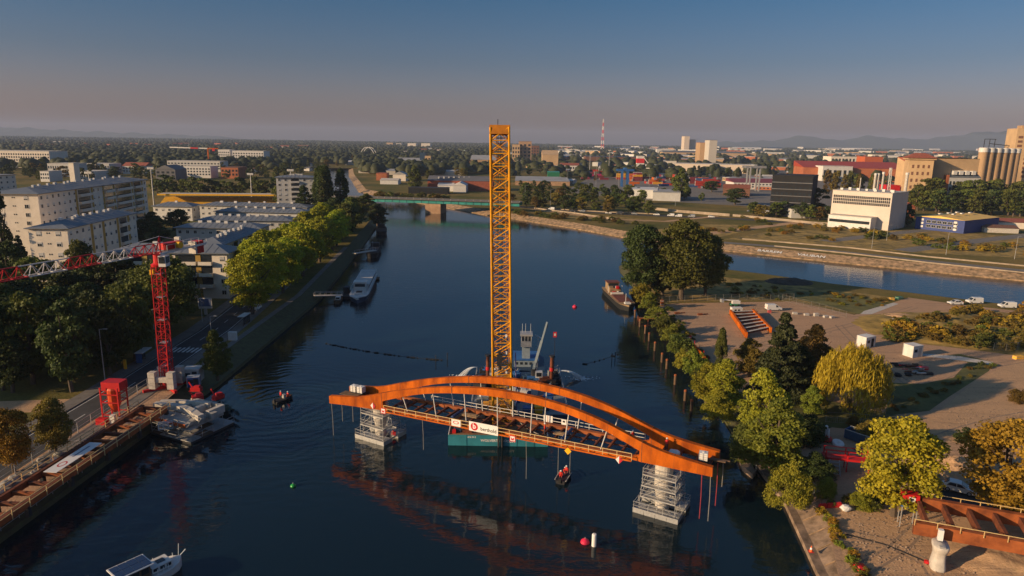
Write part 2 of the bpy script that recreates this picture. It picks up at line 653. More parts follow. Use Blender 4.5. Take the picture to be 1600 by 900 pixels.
def section_sweep(pts, t):
    """pts: (s, low, high); box section t thick swept along s, local bridge frame"""
    mb = MB()
    vs = []
    for s, lo, hi in pts:
        vs += [(s, -t / 2, lo), (s, t / 2, lo), (s, t / 2, hi), (s, -t / 2, hi)]
    fs = []
    for i in range(len(pts) - 1):
        a, b = i * 4, i * 4 + 4
        for j in range(4):
            fs.append((a + j, a + (j + 1) % 4, b + (j + 1) % 4, b + j))
    fs.append((3, 2, 1, 0)); k = len(pts) * 4 - 4
    fs.append((k, k + 1, k + 2, k + 3))
    return mb.add(vs, fs)

for side, w in (('near', 0.0), ('far', BW)):
    L_ = [(s, LOW(s), TOP(s)) for s in np.linspace(-32.4, -21.3, 14)]
    Mi = [(s, BOT(s), TOP(s)) for s in np.linspace(-21.3, 21.3, 58)]
    Rr = [(s, LOW(s), TOP(s)) for s in np.linspace(21.3, 31, 13)]
    for pts, nm, lab in ((Mi, 'arch_rib', None), (L_, 'haunch', None), (Rr, 'haunch', None)):
        mb = section_sweep(pts, .72)
        ob = mb.build(nm, M_orange, bridge)
        ob.location = (0, w, 0)
    # end plates, dark open box ends
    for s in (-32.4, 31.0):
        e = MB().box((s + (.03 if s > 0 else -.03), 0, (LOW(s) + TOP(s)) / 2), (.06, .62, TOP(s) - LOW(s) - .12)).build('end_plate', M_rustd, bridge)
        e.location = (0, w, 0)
    # tie girder below the arch
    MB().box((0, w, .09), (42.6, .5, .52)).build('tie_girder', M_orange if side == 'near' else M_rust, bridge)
    MB().box((0, w - .02, .375), (42.6, .68, .05)).build('flange', M_rust, bridge)
    # rounded crotch between arch and tie
    for sg in (-1, 1):
        mb = MB()
        n = 8
        pr = []
        for k in range(n + 1):
            t = PI / 2 * k / n
            pr.append((sg * (21.3 - .9 + .9 * math.sin(t)), .40 + .55 * (1 - math.cos(t))))
        for k in range(n):
            (s0, h0), (s1, h1) = pr[k], pr[k + 1]
            mb.add([(s0, -.36, .38), (s1, -.36, .38), (s1, -.36, h1), (s0, -.36, h0), (s0, .36, .38), (s1, .36, .38), (s1, .36, h1), (s0, .36, h0)],
                   [(0, 1, 2, 3), (7, 6, 5, 4), (3, 2, 6, 7), (0, 4, 5, 1)])
        ob = mb.build('gusset', M_orange, bridge)
        ob.location = (0, w, 0)
    # splices where the arch sections are bolted
    for s in (-21.5, -8.2, 7.4, 21.6):
        MB().box((s, w, (TOP(s) + (BOT(s) if abs(s) < 21.3 else LOW(s))) / 2), (.10, .78, TOP(s) - (BOT(s) if abs(s) < 21.3 else LOW(s)) + .05)).build('splice_plate', M_rust, bridge)
# welded plate joints along the ribs
for w in (0.0, BW):
    for k in range(-9, 10):
        s = k * 3.1 + 1.2
        lo = BOT(s) if abs(s) < 21.3 else LOW(s)
        MB().box((s, w, (TOP(s) + lo) / 2), (.045, .745, TOP(s) - lo + .025)).build('weld_seam', M_rust, bridge)
# hangers
for w in (0.0, BW):
    for k in range(-3, 4):
        s = k * 5.4 - .5
        st = s + k * .28
        barpiece('hanger', M_railw, bridge, (s, w, .4), (st, w, BOT(st) + .03), .17, n=8)
# crossbeams
for k in range(21):
    s = -20.4 + k * 2.04
    barpiece('crossbeam', M_rustd if k % 3 else M_rust, bridge, (s, .25, .02), (s, BW - .25, .02), .24, .36)
for s in (-30.6, -28.2, -25.8, -23.4, 23.6, 26.0, 28.4, 30.2):
    barpiece('crossbeam', M_rustd, bridge, (s, .36, .12), (s, BW - .36, .12), .3, .4)
# stringers and pipes lying under the deck line
for w in (1.5, 3.7):
    barpiece('stringer', M_rustd, bridge, (-20, w, -.22), (20.5, w, -.22), .2, .16)
# brackets for the footway along the near side
for k in range(15):
    s = -19.2 + k * 2.75
    barpiece('bracket', M_orange, bridge, (s, -.25, -.1), (s + .9, -.95, .02), .12, .14)
barpiece('edge_channel', M_orange, bridge, (-20.6, -.98, .0), (20.4, -.98, .0), .14, .2)
# railings
for w, m in ((-1.0, M_rail), (BW + .75, M_railw)):
    s0, s1 = (-20.6, 20.4) if w < 0 else (-16, 20.4)
    n = int((s1 - s0) / 2.05)
    for k in range(n + 1):
        s = s0 + (s1 - s0) * k / n
        barpiece('railing_post', m, bridge, (s, w, 0), (s, w, 1.12), .07)
    for h in (.55, 1.1):
        barpiece('handrail', m, bridge, (s0, w, h), (s1, w, h), .075)
# loose formwork deck sheets, pipes and gear lying on the crossbeams
M_ply = mat('plywood', (.30, .20, .11), .9, var=.3, scale=1)
M_blue = mat('blue_tarp', (.03, .06, .16), .7, var=.3, scale=1)
for s, w, l, b, m, nm, lab in ((-7.2, 3.0, 3.4, 1.2, M_ply, 'plywood_sheet', 'plywood sheet lying on the bridge crossbeams left of the yellow boom'),
                               (-19.3, 2.9, 1.7, 2.6, M_dark, 'dark_tarpaulin', 'dark tarpaulin folded over the leftmost crossbeams of the bridge'),
                               (8.6, 2.6, 2.0, 1.0, M_ply, 'timber_stack', 'small timber stack on the crossbeams right of the yellow boom')):
    p = bp(s, w, .27)
    o = MB().box((0, 0, .06), (l, b, .12)).box((.2, .1, .16), (l * .7, b * .6, .08), .1).build(nm, m)
    o.location = p; o.rotation_euler = bridge.rotation_euler
    tag(o, lab, 'tarpaulin' if 'tarp' in nm else 'timber')
for s, ln, lab in ((-8.9, 3.6, 'dark blue pipe lying across the bridge deck left of the yellow boom'), (9.6, 4.2, 'dark blue pipe lying across the bridge deck right of the yellow boom')):
    o = MB().tube((0, -ln / 2, 0), (0, ln / 2, 0), .24, 10).build('steel_pipe', M_blue, smooth=False)
    o.location = bp(s, 2.6, .46); o.rotation_euler = bridge.rotation_euler
    tag(o, lab, 'pipe')

# signs hanging on the bridge ------------------------------------------------
def sign_on(name, label, cat, s, h, w_, h_, m, wv=-1.06, diamond=False, tilt=0.0):
    o = thing(name, label, cat, bp(s, wv, h))
    o.rotation_euler = (Matrix((BD, BN, BH)).transposed() @ Matrix.Rotation(tilt, 3, 'Y')).to_euler()
    if diamond:
        MB().add([(0, -.02, -h_ / 2), (w_ / 2, -.02, 0), (0, -.02, h_ / 2), (-w_ / 2, -.02, 0), (0, .02, -h_ / 2), (w_ / 2, .02, 0), (0, .02, h_ / 2), (-w_ / 2, .02, 0)],
                 [(0, 1, 2, 3), (7, 6, 5, 4), (0, 4, 5, 1), (1, 5, 6, 2), (2, 6, 7, 3), (3, 7, 4, 0)]).build('board', m, o)
    else:
        MB().box((0, 0, 0), (w_, .04, h_)).build('board', m, o)
    return o
FR = (PI / 2, 0, 0)
bn = sign_on('banner', 'long white banner with a red round mark and the word berthold on the bridge', 'banner', -2.35, .55, 4.9, 1.5, M_sign)
piece('lettering', text_mesh('berthold', .78, M_ink, bold=.012), bn, (.85, -.026, -.16), FR)
mb = MB()
for k in range(28):
    t0, t1 = 2 * PI * k / 28, 2 * PI * (k + 1) / 28
    c, rr = (-1.55, 0), .62
    mb.add([(c[0], -.024, 0), (c[0] + rr * math.cos(t0), -.024, rr * math.sin(t0)), (c[0] + rr * math.cos(t1), -.024, rr * math.sin(t1))], [(0, 1, 2)])
mb.build('logo_disc', M_signred, bn)
piece('logo_letter', text_mesh('b', 1.15, M_sign, 'logo_letter', bold=.03), bn, (-1.55, -.03, .04), FR)
sg = sign_on('sign_board', 'small white sign with a red oval on the bridge railing left of the banner', 'sign', -7.1, .55, 1.6, 1.05, M_sign)
mb = MB()
for k in range(24):
    t0, t1 = 2 * PI * k / 24, 2 * PI * (k + 1) / 24
    P = lambda a, t: (a * math.cos(t), -.026, a * .5 * math.sin(t) + .08)
    mb.quad(P(.52, t0), P(.52, t1), P(.36, t1), P(.36, t0))
mb.build('red_oval', M_signred, sg)
for s, lab, w_ in ((-20.7, 'square red bordered white sign at the left end of the bridge railing', .95), (2.5, 'square red bordered white sign below the bridge tie right of the banner', .95)):
    sg = sign_on('navigation_sign', lab, 'sign', s, .15 if s < 0 else -.15, w_, w_, M_signred)
    MB().box((0, -.022, 0), (w_ * .76, .012, w_ * .76)).build('white_field', M_sign, sg)
    MB().add([(-.24, -.032, -.25), (.24, -.032, -.25), (.24, -.032, .22), (0, -.032, -.02), (-.24, -.032, .22)], [(0, 1, 3, 4), (1, 2, 3)]).build('emblem', M_signred, sg)
for s, h, lab in ((-23.2, .35, 'red and white diamond board on the left haunch of the bridge'), (18.7, -.15, 'red and white diamond board on the tie girder near the right pier')):
    sg = sign_on('diamond_sign', lab, 'sign', s, h, 1.0, 1.15, M_sign, wv=-1.06 if s > 0 else -.42, diamond=True)
    MB().add([(0, -.03, -.57), (.5, -.03, 0), (0, -.03, .57)], [(0, 1, 2)]).build('red_half', M_signred, sg)
sign_on('diamond_sign', 'yellow diamond board hanging from the bridge tie above the small workboat', 'sign', 11.2, -.35, 1.05, 1.1, M_signyel, diamond=True)
sg = sign_on('sign_board', 'white double panel on the far bridge railing right of the yellow boom', 'sign', 5.2, .75, 1.5, 1.15, M_sign, wv=BW + .68)
MB().box((-.06, -.024, 0), (.09, .01, 1.1)).build('panel_gap', M_rust, sg)
sg = sign_on('sign_board', 'small white panel with a dark mark on the far bridge railing', 'sign', 7.8, .7, .8, .8, M_sign, wv=BW + .68)
MB().box((0, -.024, .1), (.4, .01, .3)).build('dark_mark', M_ink, sg)

# white water tanks on the ends of the span -----------------------------------
def ibc(s, w, h, label, rz=0.0):
    t = thing('water_tank', label, 'water tank', bp(s, w, h), math.atan2(BD.y, BD.x) + rz)
    MB().box((0, 0, .72), (1.08, .96, 1.05)).lathe([(.16, 1.24), (.16, 1.33)], 10).build('tank', M_plast, t)
    MB().box((0, 0, .10), (1.2, 1.05, .16)).build('pallet', M_dark, t)
    for z in (.45, .75, 1.05):
        for sx in (-1, 1):
            barpiece('cage_bar', M_steel, t, (-.58, sx * .51, z), (.58, sx * .51, z), .035)
            barpiece('cage_bar', M_steel, t, (sx * .57, -.51, z), (sx * .57, .51, z), .035)
    for x in (-.57, 0, .57):
        for sx in (-1, 1):
            barpiece('cage_bar', M_steel, t, (x, sx * .52, .2), (x, sx * .52, 1.25), .035)
    return t
ibc(-29.9, 3.3, .45, 'white caged water tank at the left end of the bridge, the left one of two')
ibc(-28.5, 3.3, .45, 'white caged water tank at the left end of the bridge, the right one of two')
ibc(29.3, 2.4, .45, 'white caged water tank standing alone at the right end of the bridge', .1)
MB_ = MB().box((0, 0, .05), (3.6, 1.6, .1)).build('deck_board', M_wood)
MB_.location = bp(-30, 2.4, .34); MB_.rotation_euler = bridge.rotation_euler
tag(MB_, 'wooden deck board under the water tanks on the left end of the bridge', 'board')
o = MB().box((0, 0, .06), (2.2, .5, .12)).box((.3, .45, .05), (2.6, .3, .1)).build('loose_planks', M_wood)
o.location = bp(31, 3.4, .35); o.rotation_euler = bridge.rotation_euler
tag(o, 'loose planks sticking out at the right end of the bridge', 'planks')
# bundles of white sheeting near the right haunch
def bag(name, label, loc, r, m, cat='bag', seed=0, sq=.6):
    rr = random.Random(seed)
    bm = bmesh.new()
    bmesh.ops.create_icosphere(bm, subdivisions=2, radius=r)
    for v in bm.verts:
        k = 1 + rr.uniform(-.18, .18)
        v.co = Vector((v.co.x * k, v.co.y * k, max(v.co.z * sq * k, -r * sq * .7)))
    me = bpy.data.meshes.new(name)
    bm.to_mesh(me); bm.free()
    me.materials.append(m)
    o = piece(name, me, None, (loc[0], loc[1], loc[2] + r * sq * .7))
    return tag(o, label, cat)
bag('plastic_sheeting', 'crumpled pale sheeting lying between the ribs at the right end of the bridge', bp(25.3, 2.6, .3), .8, M_plast, 'sheeting', 3)

# ropes dangling from the ends
for s, w, h0, ln, m, lab in ((-32.2, -.1, -.7, 6.2, M_rope, 'grey rope hanging from the left tip of the near rib'), (-31.5, 1.6, 0, 4.6, M_rope, 'grey rope hanging below the white tanks at the left end'),
                             (-29.4, 1.8, 0, 4.4, M_rope, 'grey rope hanging between the white tanks and the left scaffold'),
                             (30.8, -.3, -.3, 6.4, M_rope, 'grey rope hanging from the right tip of the near rib'), (29.6, .2, -.3, 6.6, M_roper, 'red rope hanging left of the right tip of the near rib'),
                             (31.1, 3.4, .1, 6.4, M_roper, 'red rope hanging below the planks at the right end'), (31.6, 4.6, .1, 4.0, M_rope, 'grey rope hanging below the right tip of the far rib'),
                             (-13.6, -.5, -.2, 5.2, M_rope, 'thin rope hanging from the tie left of the turquoise barge'), (4.6, -.9, -.2, 6.0, M_rope, 'thin rope hanging from the tie at the right end of the barge')):
    p = bp(s, w, h0)
    q = p + Vector((.12, 0, -min(ln, p.z - .05)))
    o = MB().path([p - p, (q - p) * .5 + Vector((.05, 0, 0)), q - p], .07).build('hanging_rope', m)
    o.location = p
    tag(o, lab, 'rope')

# ------------------------------------------------------------------ piers inside their scaffolds
def pier_tower(c, rz, levels, top, label_p, label_s, sx=5.0, sy=4.6, cut=0.0):
    t = thing('bridge_pier', label_p, 'pier', (c[0], c[1], -2), rz)
    MB().lathe([(.95, 0), (.95, 4.2), (1.25, 5.4), (1.25, top - .25 + 2)], 20).build('shaft', M_concl, t)
    MB().box((0, 0, top - .05 + 2), (1.9, 1.3, .34)).build('bearing_block', M_white, t)
    s = thing('scaffold_tower', label_s, 'scaffold', (c[0], c[1], 0), rz)
    PX, PY = 6.4, 6.0
    for i in range(4):
        for j in (-1, 1):
            MB().box((-PX / 2 + PX / 8 + i * PX / 4, j * (PY / 4 + .35), .22), (PX / 4 - .05, PY / 2 - .75, .6)).build('float_block', M_steel, s)
    for k in range(4):
        for e in (-1, 1):
            x = -PX / 2 + .1 + k * (PX - .2) / 3
            y = -PY / 2 + .1 + k * (PY - .2) / 3
            barpiece('guard_post', M_steel, s, (x, e * (PY / 2 - .1), .5), (x, e * (PY / 2 - .1), 1.6), .06)
            barpiece('guard_post', M_steel, s, (e * (PX / 2 - .1), y, .5), (e * (PX / 2 - .1), y, 1.6), .06)
    for e in (-1, 1):
        for z in (1.05, 1.6):
            barpiece('guard_rail', M_steel, s, (-PX / 2, e * (PY / 2 - .1), z), (PX / 2, e * (PY / 2 - .1), z), .055)
            barpiece('guard_rail', M_steel, s, (e * (PX / 2 - .1), -PY / 2, z), (e * (PX / 2 - .1), PY / 2, z), .055)
        barpiece('toe_board', M_steel, s, (-PX / 2, e * (PY / 2 - .04), .62), (PX / 2, e * (PY / 2 - .04), .62), .04, .22)
        barpiece('toe_board', M_steel, s, (e * (PX / 2 - .04), -PY / 2, .62), (e * (PX / 2 - .04), PY / 2, .62), .04, .22)
    zp = .5
    for li, z in enumerate(levels):
        k = 1.0 - .04 * li
        hx, hy = sx / 2 * k, sy / 2 * k
        zt = levels[li + 1] if li + 1 < len(levels) else z + 1.15
        # walkway planks round the pier
        for e in (-1, 1):
            for r_ in range(3):
                MB().box((0, e * (hy - .15 - r_ * .3), z), (2 * hx, .27, .06)).build('scaffold_plank', M_steel, s)
                MB().box((e * (hx - .15 - r_ * .3), 0, z), (.27, 2 * (hy - .92), .06)).build('scaffold_plank', M_steel, s)
        for ix in range(3):
            for iy in range(3):
                if ix == 1 and iy == 1: continue
                x, y = (ix - 1) * hx, (iy - 1) * hy
                barpiece('standard', M_steel, s, (x, y, zp), (x, y, z), .06)
                if li == len(levels) - 1:
                    barpiece('standard', M_steel, s, (x, y, z), (x, y, z + 1.15), .06)
        for e in (-1, 1):
            for dz in (.55, 1.08):
                barpiece('ledger', M_steel, s, (-hx, e * hy, z + dz), (hx, e * hy, z + dz), .055)
                barpiece('ledger', M_steel, s, (e * hx, -hy, z + dz), (e * hx, hy, z + dz), .055)
            barpiece('toe_board', M_steel, s, (-hx, e * (hy + .02), z + .1), (hx, e * (hy + .02), z + .1), .04, .18)
            barpiece('toe_board', M_steel, s, (e * (hx + .02), -hy, z + .1), (e * (hx + .02), hy, z + .1), .04, .18)
            barpiece('diagonal_brace', M_steel, s, (-hx, e * hy, zp), (0, e * hy, z), .05)
            barpiece('diagonal_brace', M_steel, s, (hx, e * hy, zp), (0, e * hy, z), .05)
            barpiece('diagonal_brace', M_steel, s, (e * hx, -hy, zp), (e * hx, 0, z), .05)
            barpiece('diagonal_brace', M_steel, s, (e * hx, hy, zp), (e * hx, 0, z), .05)
        zp = z
    return s
def under(c, w):
    s = (Vector((c[0], c[1], 0)) - Vector((BM.x, BM.y, 0))).dot(Vector((BD.x, BD.y, 0)))
    return bp(s, w, LOW(s)).z
pier_tower((-22.2, 109.6), R(-30), [2.3, 4.4], 6.35, 'pale concrete pier under the left end of the bridge', 'grey scaffold tower on floats around the left bridge pier')
pier_tower((21.4, 87.0), R(-30), [2.2, 3.8, 5.4], 7.15, 'pale concrete pier under the right end of the bridge', 'grey scaffold tower on floats around the right bridge pier')
o = MB().box((0, 0, .3), (.8, .5, .6)).lathe([(.2, .6), (.12, .85)], 8).build('life_buoy_box', M_red)
o.location = (-19.9, 108.9, .5); tag(o, 'small red box on the right side of the left scaffold float', 'box')

# ------------------------------------------------------------------ floating crane
M_teal = mat('turquoise_hull', (.035, .22, .28), .5, var=.25, scale=.4)
M_deck = mat('rusty_deck', (.22, .125, .065), .9, var=.4, scale=.6)
M_gdeck = mat('grey_deck', (.24, .26, .27), .8, var=.3, scale=.5)
M_arm = mat('grey_blue_arm', (.22, .27, .31), .5, var=.15)
M_navy = mat('dark_blue_paint', (.02, .05, .10), .5, var=.3, scale=1)
M_blu = mat('blue_paint', (.03, .12, .33), .5, var=.2, scale=1)
BX0, BX1, BY0 = -10.3, 6.4, 106.2
barge = thing('crane_barge', 'turquoise flat crane barge with white hull lettering under the bridge', 'barge', ((BX0 + BX1) / 2, BY0, 0))
bl = BX1 - BX0
MB().box((0, 4.4, .75), (bl, 8.8, 2.3)).build('hull', M_teal, barge)
MB().box((0, 4.4, 1.93), (bl - .3, 8.6, .08)).build('deck', M_deck, barge)
for e in (-1, 1):
    MB().box((e * (bl / 2 - .09), 4.4, 2.02), (.14, 8.76, .26)).build('bulwark', M_white, barge)
for x in (-5.3, .35, 3.1, 6.0):
    barpiece('hull_rib', M_teal, barge, (x, -.03, 0), (x, -.03, 1.9), .08, .06)
for txt, x, z, sz in (('WOLVERTEM-O', -.7, .95, .62), ('ODA', 2.1, .85, .6), ('212 X 2', -4.4, 1.55, .42), ('DODA', 6.5, .8, .42)):
    if txt != 'DODA':
        piece('lettering', text_mesh(txt, sz, M_sign, bold=.015), barge, (x, -.02, z), FR)
for x in (1.0, 1.6):
    barpiece('spud_pile', M_dark, barge, (x - .9, -.35, -2), (x - .9, -.35, 3.2), .36, n=10)
for k, (x, y, w_, d_, h_, m) in enumerate(((-6.8, 1.2, 1.1, .9, .8, M_navy), (-5.2, 1.0, 1.6, .8, .5, M_rustd), (-7.4, .7, .6, .6, .5, M_red), (4.2, 1.4, 1.3, 1.0, .9, M_ply), (6.9, 2.0, 1.2, 1.4, 1.1, M_navy), (-3.4, 3.0, 2.6, 1.4, .35, M_wood))):
    MB().box((x, y, 1.97 + h_ / 2), (w_, d_, h_)).box((x + .1, y, 1.97 + h_ + .09), (w_ * .6, d_ * .6, .18)).build('deck_gear', m, barge)
for k in range(9):
    barpiece('guard_post', M_railw, barge, (-bl / 2 + .2 + k * (bl - .4) / 8, 8.7, 1.9), (-bl / 2 + .2 + k * (bl - .4) / 8, 8.7, 3.0), .06)
barpiece('guard_rail', M_railw, barge, (-bl / 2 + .2, 8.7, 3.0), (bl / 2 - .2, 8.7, 3.0), .06)

def lattice(root, p, q, w0, w1, bays, m, md, chord=.22, brace=.1, double=False):
    """four-chord lattice between p and q (world); every chord and brace its own part"""
    p, q = Vector(p), Vector(q)
    d = (q - p).normalized()
    a = Vector((1, 0, 0)); a = (a - d * a.dot(d)).normalized()
    b = d.cross(a)
    def cp(i, t):
        w = (w0 + (w1 - w0) * t) / 2
        sx, sy = ((-1, -1), (1, -1), (1, 1), (-1, 1))[i]
        return p + (q - p) * t + a * (sx * w) + b * (sy * w)
    for i in range(4):
        barpiece('chord', m, root, cp(i, 0), cp(i, 1), chord, n=8, world=True)
    for k in range(bays):
        t0, t1 = k / bays, (k + 1) / bays
        for i in range(4):
            j = (i + 1) % 4
            A, B_ = (i, j) if (k + i) % 2 else (j, i)
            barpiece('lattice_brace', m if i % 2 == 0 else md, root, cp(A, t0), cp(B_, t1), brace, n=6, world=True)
            barpiece('lattice_strut', m, root, cp(i, t0), cp(j, t0), brace * .9, n=6, world=True)
            if double and i % 2 == 0:
                barpiece('lattice_brace', md, root, cp(B_, t0), cp(A, t1), brace * .8, n=6, world=True)
    return cp

crane = thing('floating_crane', 'tall yellow lattice boom crane standing on the barge behind the bridge', 'crane', (-1.6, 111.5, 1.97))
tip = aty(781, 197, 104.5)
foot = Vector((-1.3, 110.6, 2.6))
cp = lattice(crane, foot, tip, 3.15, 2.75, 26, M_y, M_yd, .32, .17, True)
dv = (tip - foot).normalized()
for k in range(3):
    c0 = foot + (tip - foot) * (.962 + k * .013)
for sx in (-1, 1):
    barpiece('head_plate', M_yd, crane, tip + Vector((sx * 1.4, 0, -2.4)), tip + Vector((sx * 1.4, 0, .1)), .16, 2.3, world=True)
barpiece('head_beam', M_yd, crane, tip + Vector((-1.5, -1.25, -.5)), tip + Vector((1.5, -1.25, -.5)), .3, 1.3, world=True)
barpiece('head_beam', M_yd, crane, tip + Vector((-1.5, 1.2, -.6)), tip + Vector((1.5, 1.2, -.6)), .3, 1.5, world=True)
for k in range(4):
    x = -.9 + k * .6
    MB().lathe([(.75, -.07), (.65, 0), (.75, .07)], 16).build('sheave', M_rust, crane).matrix_local = mw(crane).inverted() @ Matrix.Translation(tip + Vector((x, -.2, -.6))) @ Matrix.Rotation(PI / 2, 4, 'Y')
barpiece('mast_light', M_dark, crane, tip + Vector((-.3, 0, 0)), tip + Vector((-.3, 0, 1.0)), .1, world=True)
# hoist ropes down the middle and the hook block
for x in (-.45, -.25, .1, .3):
    barpiece('hoist_rope', M_dark, crane, tip + Vector((x, -.4, -.8)), foot + Vector((x - .2, -.6, 2.5)), .09, n=5, world=True)
c9 = foot + (tip - foot) * .245
MB().box((c9.x - .35, c9.y - 1.9, c9.z), (.85, .7, 1.9)).box((c9.x - .35, c9.y - 1.9, c9.z + 1.3), (.45, .5, .8)).tube((c9.x - .3, c9.y - 1.9, c9.z - 1.7), (c9.x - .3, c9.y - 1.9, c9.z - .9), .28, 8).build('hook_block', M_dark, crane, world=True)
# inner ladder and a few white plates on the braces
for t in (.12, .2, .27, .33):
    c = foot + (tip - foot) * t
    MB().box((c.x + .75, c.y - 1.62, c.z), (.32, .06, .5)).build('marker_plate', M_sign, crane, world=True)
lx = 1.0
for e in (-.2, .2):
    barpiece('ladder_rail', M_y, crane, foot + Vector((lx + e, 0, 0)), tip + Vector((lx + e, 0, -3)), .06, world=True)
for k in range(60):
    c = foot + (tip - foot) * (k / 63)
    barpiece('ladder_rung', M_yd, crane, c + Vector((lx - .2, 0, 0)), c + Vector((lx + .2, 0, 0)), .05, world=True)
# crane house, tracks and counterweight
MB().box((0, 2.2, 2.2), (4.2, 4.6, 2.0)).box((0, 4.6, 2.2), (4.6, 1.2, 2.4)).build('crane_house', M_y, crane)
MB().box((-2.6, .7, 2.3), (1.1, 1.9, 1.9)).build('cab', M_y, crane)
MB().box((-2.62, -.27, 2.45), (.96, .03, 1.2)).build('cab_window', M_glass, crane)
for e in (-1, 1):
    MB().box((e * 2.3, 1.6, .55), (.95, 6.2, 1.1)).build('crawler_track', M_dark, crane)
MB().box((0, 1.6, .8), (3.6, 3.0, .7)).build('undercarriage', M_yd, crane)
# slings from the boom foot to the deck
for s, w in ((-7, .5), (6, .6), (-5, 4.6), (5.4, 4.7)):
    a, b = foot + Vector((0, -1.2, 4.5)), bp(s, w, .5)
    m_ = (a + b) / 2 + Vector((0, 0, -1.1))
    MB().path([a, a.lerp(m_, .5) + Vector((0, 0, -.25)), m_, m_.lerp(b, .5) + Vector((0, 0, -.25)), b], .09).build('sling', M_rope, crane, world=True)
# lavender stay pipe on the right of the boom
barpiece('stay_pipe', mat('lavender_paint', (.16, .16, .40), .5), crane, (1.15, 112.9, 3.5), (.75, 112.2, 14.5), .2, n=8, world=True)

# ------------------------------------------------------------------ pusher and work pontoon behind
px0, px1, py0, py1 = -7.4, 10.6, 116.2, 139.5
wp = thing('work_pontoon', 'grey flat work pontoon with machinery lying behind the crane barge', 'pontoon', ((px0 + px1) / 2, py0, 0))
pw, pl_ = px1 - px0, py1 - py0
MB().box((0, pl_ / 2, .55), (pw, pl_, 1.9)).build('hull', M_navy, wp)
MB().box((0, pl_ / 2, 1.53), (pw - .3, pl_ - .3, .08)).build('deck', M_gdeck, wp)
for e in (-1, 1):
    MB().box((e * (pw / 2 - .12), pl_ / 2, 1.68), (.2, pl_, .3)).build('bulwark', M_steel, wp)
    barpiece('spud', M_rustd, wp, (e * 6.4 + .2, 14.2, -3), (e * 6.4 + .2, 14.2, 8.0), .75, n=10)
    MB().lathe([(.6, 7.95), (.6, 8.25)], 10, (e * 6.4 + .2, 14.2, 0)).build('spud_cap', M_dark, wp)
    MB().box((e * 6.4 + .2, 14.2, 2.4), (1.7, 1.6, 1.7)).build('spud_guide', M_dark, wp)
    MB().lathe([(.42, 5.0), (.42, 5.7)], 10, (e * 6.4 + .2, 14.2, 0)).build('red_band', M_red, wp)
rw = random.Random(5)
gear = [M_navy, M_dark, M_blu, M_steel, M_gdeck, M_dark, M_white, M_rustd]
for k in range(96):
    x, y = rw.uniform(-pw / 2 + 1, pw / 2 - 1), rw.uniform(1, pl_ - 1.6)
    a, b, h = rw.uniform(.5, 2.6), rw.uniform(.5, 2.0), rw.uniform(.4, 2.1)
    MB().box((x, y, 1.57 + h / 2), (a, b, h), rw.uniform(-.3, .3)).box((x + .1, y, 1.57 + h + .15), (a * .5, b * .5, .3), .2).bar((x - a / 2, y, 1.6), (x + a / 2, y, 1.6 + h + .7), .08).build('machine', gear[k % 8], wp)
for k in range(13):
    y = .3 + k * (pl_ - .6) / 12
    for e in (-1, 1):
        barpiece('guard_post', M_steel, wp, (e * (pw / 2 - .15), y, 1.6), (e * (pw / 2 - .15), y, 2.7), .06)
for e in (-1, 1):
    barpiece('guard_rail', M_steel, wp, (e * (pw / 2 - .15), .3, 2.7), (e * (pw / 2 - .15), pl_ - .3, 2.7), .06)
MB().box((0, 0, .9), (1.4, 1.2, 1.0)).box((0, 0, 1.55), (1.6, 1.3, .3)).build('yellow_winch', M_signyel, wp).location = (3.6, .8, 1.2)
MB().box((0, 0, .6), (1.9, 1.5, 1.2)).build('blue_box', M_blu, wp).location = (1.6, .6, 1.57)
MB().box((0, 0, .7), (2.0, 1.4, 1.4)).build('generator', M_white, wp).location = (-4.6, .9, 1.57)
MB().box((.1, -.71, .7), (1.4, .03, .7)).build('grille', M_dark, wp).location = (-4.6, .9, 1.57)

tug = thing('pusher_tug', 'blue and white pusher tug with a tall wheelhouse behind the work pontoon', 'tug boat', (3.3, 140.2, 0))
MB().prism([(-4, 0), (4, 0), (4.2, 9), (2.6, 12.5), (-2.6, 12.5), (-4.2, 9)], -.6, 1.7).build('hull', M_navy, tug)
MB().box((0, 5.4, 2.45), (5.2, 6.4, 1.5)).build('deckhouse', M_arm, tug)
MB().box((0, 5.4, 3.26), (5.6, 6.8, .12)).build('deckhouse_roof', M_blu, tug)
MB().box((0, 4.2, 4.7), (1.7, 2.2, 2.8)).build('wheelhouse_base', M_arm, tug)
MB().box((0, 3.9, 6.75), (2.3, 2.6, 1.3)).build('wheelhouse', M_steel, tug)
MB().box((0, 3.9, 7.95), (2.1, 2.4, 1.1)).build('wheelhouse_window', M_glass, tug)
for x in (-1.05, -.35, .35, 1.05):
    barpiece('window_post', M_white, tug, (x, 2.68, 7.4), (x, 2.68, 8.5), .1)
MB().box((0, 3.9, 8.75), (2.7, 2.9, .4)).build('wheelhouse_roof', M_steel, tug)
for x in (-.9, -.2, .9):
    barpiece('antenna', M_white, tug, (x, 4, 9), (x, 4, 11), .07)
barpiece('radar', M_white, tug, (1.9, 4.5, 8.3), (3.3, 4.2, 7.7), .25, .18)
for x in (-2.4, -1.2, 0, 1.2, 2.4):
    MB().box((x * .85, 2.18, 2.5), (.55, .06, .55)).build('window', M_glass, tug)
barpiece('radar_mast', M_white, tug, (2.6, 4.4, 3.3), (2.6, 4.4, 8.0), .15)

